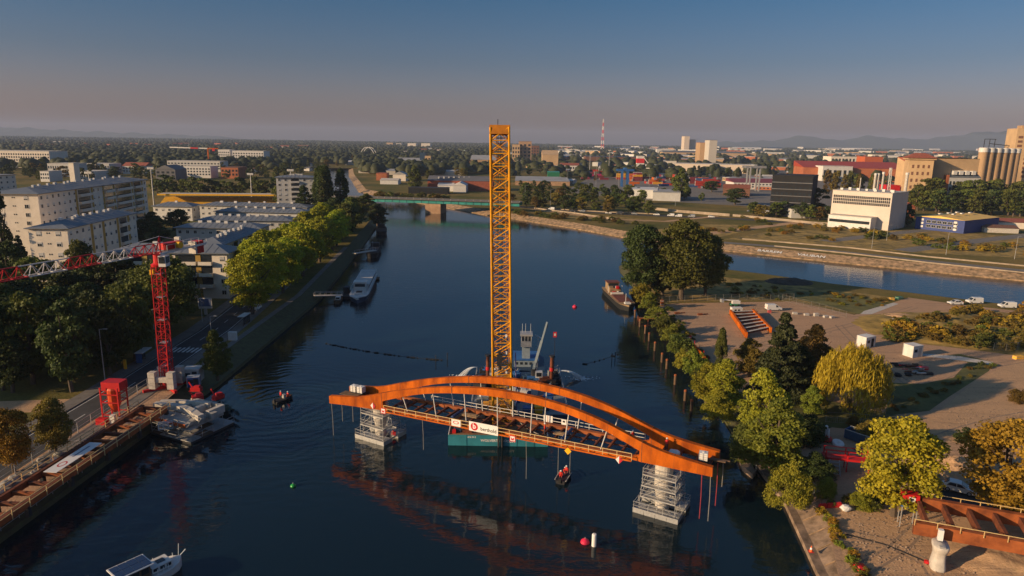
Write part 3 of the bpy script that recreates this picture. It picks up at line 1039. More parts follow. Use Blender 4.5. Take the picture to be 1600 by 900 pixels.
# deck crane with a long grey arm
dc = thing('deck_crane', 'blue knuckle crane with a long raised grey arm on the work pontoon', 'crane', (4.6, 132.2, 1.57))
MB().box((0, 0, .9), (2.6, 2.2, 1.8)).build('base', M_blu, dc)
MB().box((1.1, -.6, 2.3), (1.4, 1.3, 1.2)).build('cab', M_white, dc)
MB().box((1.1, -1.27, 2.4), (1.0, .04, .8)).build('cab_window', M_glass, dc)
MB().tube((0, 0, 1.8), (0, 0, 3.2), .5, 10).build('slew_column', M_dark, dc)
atip = aty(855, 503, 131.5) - Vector((4.6, 132.2, 1.57))
barpiece('arm', M_arm, dc, (0, 0, 3.0), atip * .62 + Vector((0, 0, 1.1)), .55, .5)
barpiece('arm', M_arm, dc, atip * .6 + Vector((0, 0, 1.1)), atip, .36, .34)
barpiece('hydraulic_ram', M_steel, dc, (.5, 0, 1.6), atip * .35 + Vector((0, 0, 1.4)), .2, n=8)
barpiece('hook_line', M_dark, dc, atip, atip + Vector((0, 0, -1.2)), .2)
fl = thing('signal_pole', 'thin signal pole with a red and white panel by the right spud', 'pole', (8.7, 131.0, 1.5))
barpiece('pole', M_dark, fl, (0, 0, 0), (0, 0, 11.2), .09)
MB().box((0, 0, 10.9), (.7, .05, 1.1)).build('panel', M_red, fl)
MB().box((0, -.03, 10.9), (.35, .03, .5)).build('panel_centre', M_sign, fl)

# water pumped overboard in two arcs
M_foam = mat('white_water', (.75, .78, .80), .4, var=.15, scale=3)
def jet(label, p, q, rise, spread):
    mb = MB()
    p, q = Vector(p), Vector(q)
    rj = random.Random(3)
    n = 14
    for s in range(22):
        off = Vector((rj.uniform(-1, 1), rj.uniform(-1, 1), 0)) * spread
        pr = None
        for k in range(n + 1):
            t = k / n
            x = p.lerp(q + off, t)
            x.z = p.z + (q.z - p.z) * t * t + rise * t * (1 - t) * 2
            if pr is not None:
                mb.bar(pr, x, .05 + .09 * t, .05 + .07 * t)
            pr = x.copy()
    for k in range(130):
        a, r_ = rj.uniform(0, 2 * PI), abs(rj.gauss(0, 1)) * spread * 1.1
        c = q + Vector((math.cos(a) * r_ * 1.8, math.sin(a) * r_, .02))
        mb.lathe([(rj.uniform(.07, .22), 0), (.03, rj.uniform(.03, .12))], 6, c)
    o = mb.build('water_jet', M_foam)
    return tag(o, label, 'water jet', kind='stuff')
j0 = at(871, 580, 1.6); j1 = at(907, 591, .02)
jet('white water jet pumped from the right side of the work pontoon', j0, j1, .7, .8)
j0 = at(745, 574, 2.0); j1 = at(722, 588, .02)
jet('white water jet pumped from the left side of the work pontoon', j0, j1, .4, .7)
# ------------------------------------------------------------------ trees: trunk, limbs and crowns of small leaf faces
def leaf_mat(name, c1, c2, trans=.25, var=.12):
    m = bpy.data.materials.new(name)
    m.use_nodes = True
    n, L = m.node_tree.nodes, m.node_tree.links
    b = n['Principled BSDF']
    b.inputs['Roughness'].default_value = .65
    b.inputs['Specular IOR Level'].default_value = .25
    g = n.new('ShaderNodeNewGeometry')
    oi = n.new('ShaderNodeObjectInfo')
    r = n.new('ShaderNodeValToRGB')
    r.color_ramp.elements[0].color = (*c1, 1)
    r.color_ramp.elements[1].color = (*c2, 1)
    t = n.new('ShaderNodeTexNoise')
    t.inputs['Scale'].default_value = .33
    t.inputs['Detail'].default_value = 3
    L.new(g.outputs['Position'], t.inputs['Vector'])
    a = n.new('ShaderNodeMath'); a.operation = 'MULTIPLY_ADD'
    L.new(g.outputs['Random Per Island'], a.inputs[0]); a.inputs[1].default_value = .5
    mr = n.new('ShaderNodeMapRange')
    mr.inputs['From Min'].default_value = .3; mr.inputs['From Max'].default_value = .7
    mr.inputs['To Max'].default_value = .55
    L.new(t.outputs['Fac'], mr.inputs[0])
    L.new(mr.outputs[0], a.inputs[2])
    L.new(a.outputs[0], r.inputs[0])
    hv = n.new('ShaderNodeHueSaturation')
    q = n.new('ShaderNodeMapRange')
    q.inputs['To Min'].default_value = 1 - var * 2; q.inputs['To Max'].default_value = 1 + var * 2
    L.new(oi.outputs['Random'], q.inputs[0]); L.new(q.outputs[0], hv.inputs['Value'])
    q2 = n.new('ShaderNodeMapRange')
    q2.inputs['To Min'].default_value = .5 - var * .16; q2.inputs['To Max'].default_value = .5 + var * .16
    L.new(oi.outputs['Random'], q2.inputs[0]); L.new(q2.outputs[0], hv.inputs['Hue'])
    L.new(r.outputs[0], hv.inputs['Color'])
    L.new(hv.outputs[0], b.inputs['Base Color'])
    tr = n.new('ShaderNodeBsdfTranslucent')
    L.new(hv.outputs[0], tr.inputs['Color'])
    mx = n.new('ShaderNodeMixShader')
    mx.inputs[0].default_value = trans
    L.new(b.outputs[0], mx.inputs[1]); L.new(tr.outputs[0], mx.inputs[2])
    L.new(mx.outputs[0], n['Material Output'].inputs[0])
    return m
LF = {
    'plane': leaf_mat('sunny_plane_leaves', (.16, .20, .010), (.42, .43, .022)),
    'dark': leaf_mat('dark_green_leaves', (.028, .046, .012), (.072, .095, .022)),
    'mid': leaf_mat('mid_green_leaves', (.056, .078, .014), (.14, .15, .024)),
    'lime': leaf_mat('yellow_green_leaves', (.125, .135, .012), (.32, .27, .022)),
    'gold': leaf_mat('golden_leaves', (.15, .135, .010), (.38, .265, .016)),
    'amber': leaf_mat('amber_leaves', (.20, .12, .012), (.42, .25, .022)),
    'willow': leaf_mat('willow_leaves', (.26, .19, .012), (.48, .33, .024)),
    'olive': leaf_mat('olive_leaves', (.10, .078, .016), (.20, .135, .022)),
    'conifer': leaf_mat('conifer_needles', (.020, .030, .012), (.055, .062, .018), .1),
    'fresh': leaf_mat('fresh_green_leaves', (.085, .12, .014), (.24, .25, .028)),
}
M_bark = mat('bark', (.10, .075, .055), .95, var=.35, scale=4, bump=.4)

def quads_mesh(name, C_, U_, V_, m):
    """one rhombus leaf per row: centre, half-axes"""
    n = len(C_)
    v = np.empty((n, 4, 3), np.float32)
    v[:, 0] = C_ - U_; v[:, 1] = C_ - V_ * .8 + U_ * .1; v[:, 2] = C_ + U_; v[:, 3] = C_ + V_ * .8 + U_ * .1
    me = bpy.data.meshes.new(name)
    me.vertices.add(n * 4)
    me.vertices.foreach_set('co', v.ravel())
    me.loops.add(n * 4)
    me.loops.foreach_set('vertex_index', np.arange(n * 4, dtype=np.int32))
    me.polygons.add(n)
    me.polygons.foreach_set('loop_start', np.arange(0, n * 4, 4, dtype=np.int32))
    me.update(calc_edges=True)
    me.materials.append(m)
    return me

def leaves_on(clumps, per, size, seed, droop=0.0, flat=.8):
    """leaf frames spread over the outside of ellipsoid clumps [(centre, radii)]"""
    r_ = np.random.default_rng(seed)
    cs, us, vs = [], [], []
    for c, rad in clumps:
        d = r_.normal(size=(per, 3))
        d /= np.linalg.norm(d, axis=1)[:, None]
        if not droop: d[:, 2] = np.where(d[:, 2] < -.35, -d[:, 2] * .6, d[:, 2])
        k = r_.uniform(.45, 1.08, (per, 1)) ** .6
        p = np.asarray(c) + d * np.asarray(rad) * k
        nrm = d + r_.normal(size=(per, 3)) * flat
        nrm /= np.linalg.norm(nrm, axis=1)[:, None]
        t = r_.normal(size=(per, 3))
        if droop:
            t = t * (1 - droop) + np.array([0, 0, -1.0]) * droop * 2
        u = np.cross(nrm, np.cross(t, nrm))
        u /= np.linalg.norm(u, axis=1)[:, None] + 1e-6
        v = np.cross(nrm, u)
        s = size * r_.uniform(.6, 1.25, (per, 1))
        cs.append(p); us.append(u * s * (1 + droop * 1.9)); vs.append(v * s * (1 - droop * .62))
    return np.concatenate(cs), np.concatenate(us), np.concatenate(vs)

def trunk_mesh(h, r, seed, spread, crown0, limbs=5):
    rr = random.Random(seed)
    mb = MB()
    def taper(p, q, ra, rb, n=6):
        p, q = Vector(p), Vector(q)
        d = (q - p).normalized()
        a = d.cross(Vector((0, 1, .1))).normalized(); b = a.cross(d)
        vs = [p + (a * math.cos(2 * PI * i / n) + b * math.sin(2 * PI * i / n)) * ra for i in range(n)] + [q + (a * math.cos(2 * PI * i / n) + b * math.sin(2 * PI * i / n)) * rb for i in range(n)]
        mb.add(vs, [(i, (i + 1) % n, n + (i + 1) % n, n + i) for i in range(n)])
    t1 = Vector((rr.uniform(-.2, .2), rr.uniform(-.2, .2), crown0))
    taper((0, 0, -.3), t1, r * 1.25, r * .85, 8)
    t2 = Vector((t1.x * 2, t1.y * 2, h * .85))
    taper(t1, t2, r * .85, r * .15)
    for k in range(limbs):
        a = 2 * PI * k / limbs + rr.uniform(-.4, .4)
        z0 = crown0 + (h - crown0) * rr.uniform(0, .35)
        p = t1.lerp(t2, (z0 - crown0) / max(.1, h * .85 - crown0))
        q = p + Vector((math.cos(a) * spread * .45, math.sin(a) * spread * .45, (h - z0) * .3))
        e = q + Vector((math.cos(a) * spread * .35, math.sin(a) * spread * .35, (h - z0) * .28))
        taper(p, q, r * .5, r * .28); taper(q, e, r * .28, r * .06)
    return mb.mesh('trunk', M_bark, fix=False)

PROTO = {}
ARR = {}
def proto(kind, leafmat, lod, seed):
    """crown and trunk meshes of unit height 10 m"""
    key = (kind, leafmat, lod, seed)
    if key in PROTO:
        return PROTO[key]
    rr = random.Random(hash((kind, seed)) % 9973 if False else seed * 131 + len(kind))
    per, size, nc = {0: (200, .145, 88), 1: (84, .23, 58), 2: (28, .42, 34)}[lod]
    cl = []
    h, sp, c0 = 10.0, 3.6, 2.4
    droop = 0.0
    if kind == 'broad':
        for k in range(nc):
            a, z = rr.uniform(0, 2 * PI), rr.uniform(-1, 1)
            w = math.sqrt(max(0, 1 - z * z)) * rr.uniform(.45, .95)
            c = (math.cos(a) * w * 3.3 * rr.uniform(.85, 1.1), math.sin(a) * w * 3.3 * rr.uniform(.85, 1.1), 5.3 + z * 3.8)
            r0 = rr.uniform(.8, 1.4)
            cl.append((c, (r0, r0, r0 * .75)))
    elif kind == 'oval':
        sp = 2.6
        for k in range(nc):
            z = rr.uniform(0, 1)
            w = (math.sin(PI * (z * .8 + .17))) * 2.5
            a = rr.uniform(0, 2 * PI)
            k_ = rr.uniform(.35, 1)
            r0 = rr.uniform(.6, 1.05) * (1.1 - .35 * z)
            cl.append(((math.cos(a) * w * k_, math.sin(a) * w * k_, 1.0 + z * 8.4), (r0, r0, r0 * .95)))
    elif kind == 'poplar':
        sp = .9
        c0 = 1.0
        for k in range(nc):
            z = rr.uniform(0, 1)
            w = (math.sin(PI * min(1, z * .75 + .2))) * .85
            a = rr.uniform(0, 2 * PI)
            r0 = rr.uniform(.35, .6)
            cl.append(((math.cos(a) * w, math.sin(a) * w, .9 + z * 8.7), (r0, r0, r0 * 1.9)))
    elif kind == 'conifer':
        sp = 1.2
        c0 = 1.0
        for k in range(int(nc * 1.5)):
            z = rr.uniform(0, 1) ** 1.3
            w = (1 - z) * 3.0 * rr.uniform(.55, 1.0) + .1
            a = rr.uniform(0, 2 * PI)
            r0 = .35 + .65 * (1 - z)
            cl.append(((math.cos(a) * w, math.sin(a) * w, .7 + z * 9.1 - .12 * w), (r0, r0, .34)))
    elif kind == 'willow':
        sp = 3.2
        droop = .88
        for k in range(nc):
            a = rr.uniform(0, 2 * PI)
            w = math.sqrt(rr.uniform(0.02, 1)) * 3.7
            top = 9.4 - (w / 3.9) ** 2 * 3.2 + rr.uniform(-.5, .4)
            ln = rr.uniform(1.2, 2.4) + (w / 3.9) * 1.3
            r0 = rr.uniform(.55, .95)
            cl.append(((math.cos(a) * w, math.sin(a) * w, top - ln), (r0, r0, ln)))
    elif kind == 'bush':
        h, sp, c0 = 10.0, 4.5, .5
        for k in range(nc):
            a = rr.uniform(0, 2 * PI)
            w = math.sqrt(rr.uniform(0, 1)) * 5.2
            z = rr.uniform(.5, 8.3) * (1 - .55 * (w / 5.4) ** 2)
            r0 = rr.uniform(1.0, 1.9)
            cl.append(((math.cos(a) * w, math.sin(a) * w, z), (r0, r0, r0 * .9)))
    C_, U_, V_ = leaves_on(cl, per, size * (1.35 if kind == 'bush' else .75 if kind == 'poplar' else 1.0), seed, droop)
    C_[:, 2] = np.maximum(C_[:, 2], .15)
    crown = quads_mesh('crown', C_, U_, V_, LF[leafmat])
    ARR[key] = (C_, U_, V_)
    PROTO[key] = (crown, trunk_mesh(h, .26 if kind != 'bush' else .14, seed, sp, c0))
    return PROTO[key]

TREE_N = {'poplar': 'poplar_tree', 'conifer': 'conifer_tree', 'willow': 'willow_tree', 'bush': 'bush'}
def tree(kind, leafmat, loc, h, wk, label, lod=1, seed=1, group=None, name=None, cat=None):
    """wk widens the crown relative to the prototype"""
    cr_, tk = proto(kind, leafmat, lod, seed)
    nm = name or TREE_N.get(kind, 'broadleaf_tree')
    t = thing(nm, label, cat or ('bush' if kind == 'bush' else 'tree'), (loc[0], loc[1], loc[2]), random.uniform(0, 6.28), group)
    s = h / 10
    t.scale = (s * wk, s * wk, s)
    piece('trunk' if kind != 'bush' else 'stems', tk, t)
    piece('crown' if kind != 'bush' else 'foliage', cr_, t)
    return t

def ptree(kind, leafmat, u, vb, vt, wpx, label, lod=1, seed=1, group=None, z=G):
    """a tree whose foot is seen at (u, vb), its top at row vt, its crown wpx wide"""
    b = at(u, vb, z)
    top = aty(u, vt, b.y)
    h = max(1.0, top.z - z)
    dist = (b - CAM).dot(_f)
    w = wpx * dist / FPX
    base = {'broad': 8.4, 'oval': 6.2, 'poplar': 2.5, 'conifer': 6.4, 'willow': 8.8, 'bush': 13.0}[kind]
    return tree(kind, leafmat, b, h, w / (base * h / 10), label, lod, seed, group)

# --- peninsula and right bank, each one described -------------------------------------------
for a in (
    ('broad', 'dark', 1002, 462, 349, 92, 'large dark green tree at the tip of the peninsula beside the water', 0, 1),
    ('broad', 'mid', 1064, 468, 341, 118, 'largest round green tree at the tip of the peninsula, taller than its neighbours', 0, 2),
    ('broad', 'mid', 1102, 462, 362, 76, 'right hand green tree of the big clump at the tip of the peninsula', 0, 3),
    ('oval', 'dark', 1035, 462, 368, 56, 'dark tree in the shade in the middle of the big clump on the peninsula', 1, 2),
    ('bush', 'lime', 1000, 470, 436, 40, 'yellow green bush on the bank just behind the brown moored barge', 1, 1),
    ('bush', 'fresh', 1013, 484, 452, 34, 'fresh green bush on the bank beside the small wooden jetty, nearer the clump', 1, 2),
    ('bush', 'fresh', 1025, 500, 474, 40, 'round green bush on the bank right of the small wooden jetty', 1, 3),
    ('bush', 'mid', 1036, 522, 486, 44, 'darker green bush on the bank above the third mooring pile', 1, 1),
    ('bush', 'fresh', 1050, 534, 502, 40, 'green bush at the edge of the dirt yard above the fourth mooring pile', 1, 2),
    ('bush', 'mid', 1062, 552, 514, 46, 'green bush at the edge of the dirt yard near the orange barrier', 1, 3),
    ('bush', 'lime', 1072, 575, 540, 44, 'yellow green bush hanging over the water above the mooring piles', 1, 1),
    ('bush', 'fresh', 1086, 586, 540, 46, 'green bush left of the slender cypress on the bank', 1, 2),
    ('oval', 'lime', 1104, 628, 566, 62, 'light yellow green tree leaning over the water by the last mooring piles', 0, 1),
    ('poplar', 'mid', 1123, 594, 515, 19, 'slender dark green cypress standing up above the bank bushes', 0, 1),
    ('oval', 'lime', 1130, 640, 560, 66, 'light yellow green tree right of the slender cypress', 0, 2),
    ('bush', 'lime', 1122, 655, 606, 64, 'yellow green bush low over the water below the slender cypress', 0, 2),
    ('oval', 'olive', 1170, 588, 528, 56, 'small olive coloured tree left of the dark conifer', 0, 3),
    ('conifer', 'conifer', 1216, 620, 488, 92, 'tall dark conifer in the middle of the peninsula trees', 0, 1),
    ('oval', 'olive', 1267, 598, 506, 62, 'brownish olive tree between the dark conifer and the golden willow', 0, 2),
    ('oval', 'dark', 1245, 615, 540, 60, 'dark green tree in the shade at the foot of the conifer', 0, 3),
    ('willow', 'willow', 1327, 642, 530, 116, 'golden yellow weeping willow beside the dirt road', 0, 1),
    ('oval', 'fresh', 1268, 650, 602, 40, 'small yellow green sapling left of the willow foot', 0, 3),
    ('oval', 'lime', 1188, 690, 572, 82, 'pale green tree on the bank left of the dark conifer foot', 0, 1),
    ('oval', 'fresh', 1210, 735, 622, 104, 'broad light green tree over the bank below the conifer', 0, 2),
    ('bush', 'mid', 1172, 720, 650, 72, 'green bush over the water beside the wooden landing stage', 0, 1),
    ('bush', 'lime', 1232, 788, 716, 76, 'yellow green bush at the top of the brick slope', 0, 3),
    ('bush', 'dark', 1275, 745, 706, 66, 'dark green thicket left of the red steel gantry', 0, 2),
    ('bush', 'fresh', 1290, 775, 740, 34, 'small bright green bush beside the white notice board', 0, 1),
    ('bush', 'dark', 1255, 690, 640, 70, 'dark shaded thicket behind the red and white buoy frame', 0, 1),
    ('broad', 'gold', 1396, 806, 648, 152, 'large golden green maple in the right foreground', 0, 4),
    ('broad', 'amber', 1562, 806, 652, 160, 'large amber leaved tree behind the rusty girders at the right edge', 0, 5),
    ('oval', 'lime', 1597, 812, 716, 60, 'yellow green tree cut by the right edge behind the rusty girders', 0, 1),
    ('bush', 'lime', 1345, 790, 768, 46, 'low yellow green bush under the left side of the foreground maple', 0, 3),
    ('bush', 'olive', 1360, 690, 652, 50, 'pale dry bush behind the blue skip', 0, 2),
    ('bush', 'olive', 1332, 668, 646, 22, 'small pale reed bush left of the blue skip', 1, 3),
    ('bush', 'olive', 1590, 628, 602, 34, 'dry brown bush on the right edge beside the dirt road', 1, 1),
    ('bush', 'dark', 1510, 690, 668, 44, 'low dark bush at the foot of the dirt mound', 1, 2),
):
    ptree(*a)

# scrub on the peninsula hillock: countable only as a thicket of bushes
for k in range(105):
    u = random.uniform(1392, 1606)
    t = (u - 1395) / 205
    v = random.uniform(511 - 22 * min(1, t * 2), 532 + 17 * t)
    tree('bush', random.choice(['olive', 'olive', 'amber', 'mid']), at(u, v), random.uniform(2.2, 4.0), random.uniform(1.0, 1.5), 'dry bush in the brown thicket on the right side of the peninsula', 2, 1 + k % 3, 'bushes of the brown thicket')

# --- yellow green row along the left quay ----------------------------------------------------
ORD = [ordinal(q + 1) for q in range(30)]
for k in range(15):
    y = 181 + k * 13.6
    x = -69.5 - max(0, y - 200) * .068 - 1.5 * (k % 2)
    if y > 300: x = -77.0 - (y - 300) * .11
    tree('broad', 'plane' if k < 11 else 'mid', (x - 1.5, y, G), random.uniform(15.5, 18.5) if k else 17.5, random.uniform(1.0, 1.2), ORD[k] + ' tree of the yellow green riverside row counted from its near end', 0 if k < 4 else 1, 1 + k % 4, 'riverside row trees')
for k in range(11):
    y = 208 + k * 15
    x = -80.5 - max(0, y - 200) * .075
    if y > 300: x = -88.5 - (y - 300) * .11
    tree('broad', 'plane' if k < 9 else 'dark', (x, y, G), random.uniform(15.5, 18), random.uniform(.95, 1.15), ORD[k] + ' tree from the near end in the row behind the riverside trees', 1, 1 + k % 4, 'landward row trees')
for k, (x, y) in enumerate(((-112, 408), (-117.5, 418), (-106, 424), (-110, 398), (-121, 430))):
    tree('poplar', 'dark', (x, y, G), 31 - k * 1.3, 1.35, ['tallest', 'left', 'right', 'near', 'rear'][k] + ' dark poplar of the dense group beside the canal bridge', 0 if k < 2 else 1, 1 + k % 2)

# --- dark park on the left bank --------------------------------------------------------------
pts = []
tries = 0
while len(pts) < 30 and tries < 4000:
    tries += 1
    y = random.uniform(118, 192)
    x = random.uniform(-.80 * y - 6, -82.5 - max(0, (y - 150)) * .06)
    if y < 128 and x > -92: continue
    if y > 176 and x > -92: continue
    if all((x - a) ** 2 + (y - b) ** 2 > 8.6 ** 2 for a, b in pts):
        pts.append((x, y))
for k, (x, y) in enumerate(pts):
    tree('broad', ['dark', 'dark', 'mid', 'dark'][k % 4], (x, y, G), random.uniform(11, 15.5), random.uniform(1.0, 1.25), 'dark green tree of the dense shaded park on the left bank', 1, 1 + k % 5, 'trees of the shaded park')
for a in (
    ('broad', 'mid', 262, 520, 398, 120, 'broad green tree behind the red crane mast in front of the apartment house', 0, 3),
    ('broad', 'dark', 155, 478, 400, 70, 'dark tree under the red crane jib left of the lower apartment house', 1, 2),
    ('broad', 'mid', 132, 470, 372, 52, 'round green tree in front of the middle apartment block', 1, 1),
    ('oval', 'gold', 105, 500, 428, 70, 'tree with a sunlit golden top in the shaded park below the jib', 1, 2),
    ('oval', 'mid', 340, 592, 514, 52, 'small fresh green tree on the quay slope right of the red crane', 0, 1),
    ('oval', 'dark', 300, 470, 425, 16, 'small dark conifer shaped tree at the wall of the lower apartment house', 1, 3),
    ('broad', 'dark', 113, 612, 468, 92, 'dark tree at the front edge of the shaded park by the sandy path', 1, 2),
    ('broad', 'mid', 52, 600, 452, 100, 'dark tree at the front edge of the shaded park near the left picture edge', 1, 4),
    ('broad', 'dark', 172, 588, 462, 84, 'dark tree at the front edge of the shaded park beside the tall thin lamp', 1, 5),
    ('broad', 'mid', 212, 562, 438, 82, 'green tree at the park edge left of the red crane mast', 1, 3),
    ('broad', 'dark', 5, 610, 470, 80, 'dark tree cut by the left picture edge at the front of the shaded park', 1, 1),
    ('broad', 'olive', 88, 712, 620, 66, 'small olive tree with a bare trunk on the near left bank', 0, 2),
    ('broad', 'amber', 22, 738, 632, 74, 'small amber tree on the near left bank by the left picture edge', 0, 3),
    ('poplar', 'dark', 8, 440, 285, 34, 'tall dark cypress at the left picture edge before the long apartment block', 1, 1),
    ('conifer', 'conifer', 38, 455, 368, 46, 'dark fir beside the cypress at the left picture edge', 1, 1),
    ('broad', 'dark', 20, 470, 372, 60, 'dark round tree at the left picture edge below the long apartment block', 1, 4),
    ('broad', 'dark', 225, 395, 340, 40, 'dark tree between the two tall apartment blocks and the lower houses', 1, 4),
    ('broad', 'dark', 252, 380, 338, 44, 'dark tree left of the low grey roofed houses', 1, 3),
    ('broad', 'dark', 282, 368, 326, 48, 'dark tree behind the lower apartment house roof', 1, 1),
    ('broad', 'dark', 240, 362, 330, 34, 'small dark tree at the foot of the long apartment block far end', 1, 2),
    ('broad', 'dark', 395, 352, 326, 40, 'dark tree between the rows of low grey roofs', 1, 5),
    ('broad', 'mid', 444, 332, 278, 46, 'green tree before the stadium stand at the canal end', 1, 2),
    ('oval', 'dark', 478, 345, 288, 34, 'dark tree in front of the blue roofed tower left of the poplars', 1, 1),
    ('oval', 'dark', 590, 352, 318, 40, 'dark tree at the canal end of the riverside row', 1, 2),
    ('oval', 'mid', 572, 330, 302, 36, 'green tree beside the left end of the turquoise road bridge', 1, 3),
    ('oval', 'mid', 648, 298, 258, 30, 'big green tree on the canal bank behind the turquoise bridge', 1, 3),
    ('oval', 'mid', 1062, 312, 262, 34, 'tall green tree in front of the container stacks', 1, 2),
    ('broad', 'mid', 1445, 322, 278, 48, 'round green tree below the brick silo tower', 1, 2),
    ('oval', 'dark', 1405, 353, 316, 26, 'dark oval tree at the right corner of the white power station', 1, 1),
    ('oval', 'dark', 1417, 354, 318, 22, 'second dark oval tree at the right of the white power station', 1, 2),
    ('broad', 'mid', 1252, 334, 288, 46, 'green tree left of the white power station', 1, 3),
    ('broad', 'dark', 1275, 334, 292, 44, 'dark green tree touching the left side of the white power station', 1, 4),
    ('broad', 'dark', 1148, 320, 293, 44, 'dark round tree beside the red roofed depot', 1, 5),
    ('broad', 'dark', 1112, 300, 282, 34, 'very dark round tree before the white warehouse', 1, 1),
):
    ptree(*a)
# trees in rows farther off, alike within each row
def row(kind, lm, a, b, n, h, wk, label, group, jit=2.0, lod=2):
    A, B_ = at(*a), at(*b)
    for k in range(n):
        p = A.lerp(B_, k / max(1, n - 1))
        lmk = random.choice(lm) if isinstance(lm, tuple) else lm
        tree(kind, lmk, (p.x + random.uniform(-jit, jit), p.y + random.uniform(-jit, jit) * 2, G), h * random.uniform(.82, 1.15), wk * random.uniform(.9, 1.15), ordinal(k + 1) + ' from the left, ' + label, lod, 1 + k % 4, group)
row('broad', ('dark', 'mid'), (245, 305), (430, 307), 17, 15, 1.15, 'dark tree in the row behind the stadium stand', 'row behind the stadium stand')
row('broad', ('mid', 'olive', 'dark'), (800, 322), (1000, 334), 22, 11, 1.2, 'green tree of the belt along the port road', 'belt along the port road', 8)
row('broad', ('olive', 'mid', 'dark'), (812, 312), (1000, 322), 18, 13, 1.1, 'brown green tree behind the port road', 'trees behind the port road', 8)
row('bush', ('mid', 'olive'), (800, 334), (985, 349), 22, 3.5, 1.4, 'low bush on the grassy far bank', 'bushes on the far bank', 5)
row('poplar', ('mid', 'olive'), (1290, 303), (1390, 306), 13, 21, 1.2, 'slim poplar behind the white power station', 'poplars behind the power station', 4)
row('broad', ('dark', 'mid', 'dark'), (1430, 330), (1600, 336), 20, 18, 1.15, 'dark tree of the wood below the silos', 'wood below the silos', 9)
row('broad', ('dark', 'mid'), (1452, 316), (1600, 320), 16, 20, 1.15, 'tall tree behind the wood below the silos', 'back of the wood below the silos', 9)
row('bush', ('mid', 'olive'), (585, 308), (690, 312), 16, 6, 1.4, 'bush on the canal bank beyond the bridge', 'bushes on the canal bank', 6)
row('bush', ('olive', 'mid', 'amber'), (1180, 345), (1600, 392), 40, 2.6, 1.5, 'dry bush on the far waste ground', 'bushes on the far waste ground', 9)
row('bush', ('olive', 'mid', 'amber'), (1340, 368), (1590, 398), 16, 4.0, 1.3, 'tall dry bush before the blue warehouse', 'tall bushes on the waste ground', 8)
row('broad', ('dark', 'mid'), (820, 294), (1090, 312), 22, 9, 1.1, 'street tree before the containers', 'street trees by the containers', 10)
row('broad', ('dark', 'mid', 'olive'), (1168, 336), (1290, 344), 15, 10, 1.25, 'tree before the black office building', 'trees before the black building', 4)
row('bush', ('olive', 'amber', 'mid'), (1050, 352), (1290, 372), 26, 2.4, 1.6, 'dry bush on the meadow behind the clump', 'bushes of the far meadow', 8)
row('broad', ('dark', 'mid'), (1130, 268), (1300, 273), 14, 13, 1.1, 'tree before the long white warehouse', 'trees by the long white warehouse', 14)
row('poplar', ('dark', 'conifer'), (1082, 276), (1150, 281), 9, 15, 1.6, 'small conifer at the white warehouse wall', 'conifers along the warehouse', 3)
# --- scattered trees of the town, left and centre ---------------------------------------------
def scatter(name, rows):
    """many small crowns joined into one mass"""
    by = {}
    for kind, lm, p, h, wk, seed in rows:
        proto(kind, lm, 2, seed)
        C_, U_, V_ = ARR[(kind, lm, 2, seed)]
        s = h / 10
        sc = np.array([s * wk, s * wk, s])
        a = random.uniform(0, 6.28)
        Rm = np.array([[math.cos(a), math.sin(a), 0], [-math.sin(a), math.cos(a), 0], [0, 0, 1]])
        by.setdefault(lm, []).append(((C_ @ Rm) * sc + np.array(p), (U_ @ Rm) * sc, (V_ @ Rm) * sc))
    lms = list(by)
    Cs = [np.concatenate([q[i] for lm in lms for q in by[lm]]) for i in range(3)]
    me = quads_mesh(name, *Cs, LF[lms[0]])
    idx = []
    for k, lm in enumerate(lms):
        if k: me.materials.append(LF[lm])
        idx += [k] * sum(len(q[0]) for q in by[lm])
    me.polygons.foreach_set('material_index', np.array(idx, np.int32))
    piece(name, me)['kind'] = 'stuff'
rows = []
while len(rows) < 330:
    u, v = random.uniform(0, 560), 234 + 70 * random.random() ** 1.3
    if v > 284 and (u < 240 or 240 < u < 470): continue
    if v > 262 and u > 515: continue
    if v > 268 and 260 < u < 345: continue
    k = random.random()
    rows.append(('poplar' if k < .06 else 'oval' if k < .35 else 'broad', random.choice(['dark', 'dark', 'mid', 'mid', 'olive']), at(u, v), random.uniform(9, 16), random.uniform(1.05, 1.4), 1 + len(rows) % 4))
scatter('town_trees', rows)
cnt = 0
while cnt < 48:
    u, v = random.uniform(545, 860), random.uniform(236, 285)
    if v > 262 and u < 600: continue
    tree('oval' if random.random() < .35 else 'broad', random.choice(['dark', 'mid', 'dark', 'olive']), at(u, v), random.uniform(8, 15), random.uniform(1.1, 1.4), 'tree among the sheds right of the canal', 2, 1 + cnt % 4, 'trees among the canal sheds')
    cnt += 1
rows = []
while len(rows) < 120:
    u, v = random.uniform(860, 1600), random.uniform(238, 286)
    rows.append(('oval' if random.random() < .35 else 'broad', random.choice(['dark', 'mid', 'dark', 'olive']), at(u, v), random.uniform(5, 11), random.uniform(1.1, 1.4), 1 + len(rows) % 4))
scatter('port_trees', rows)

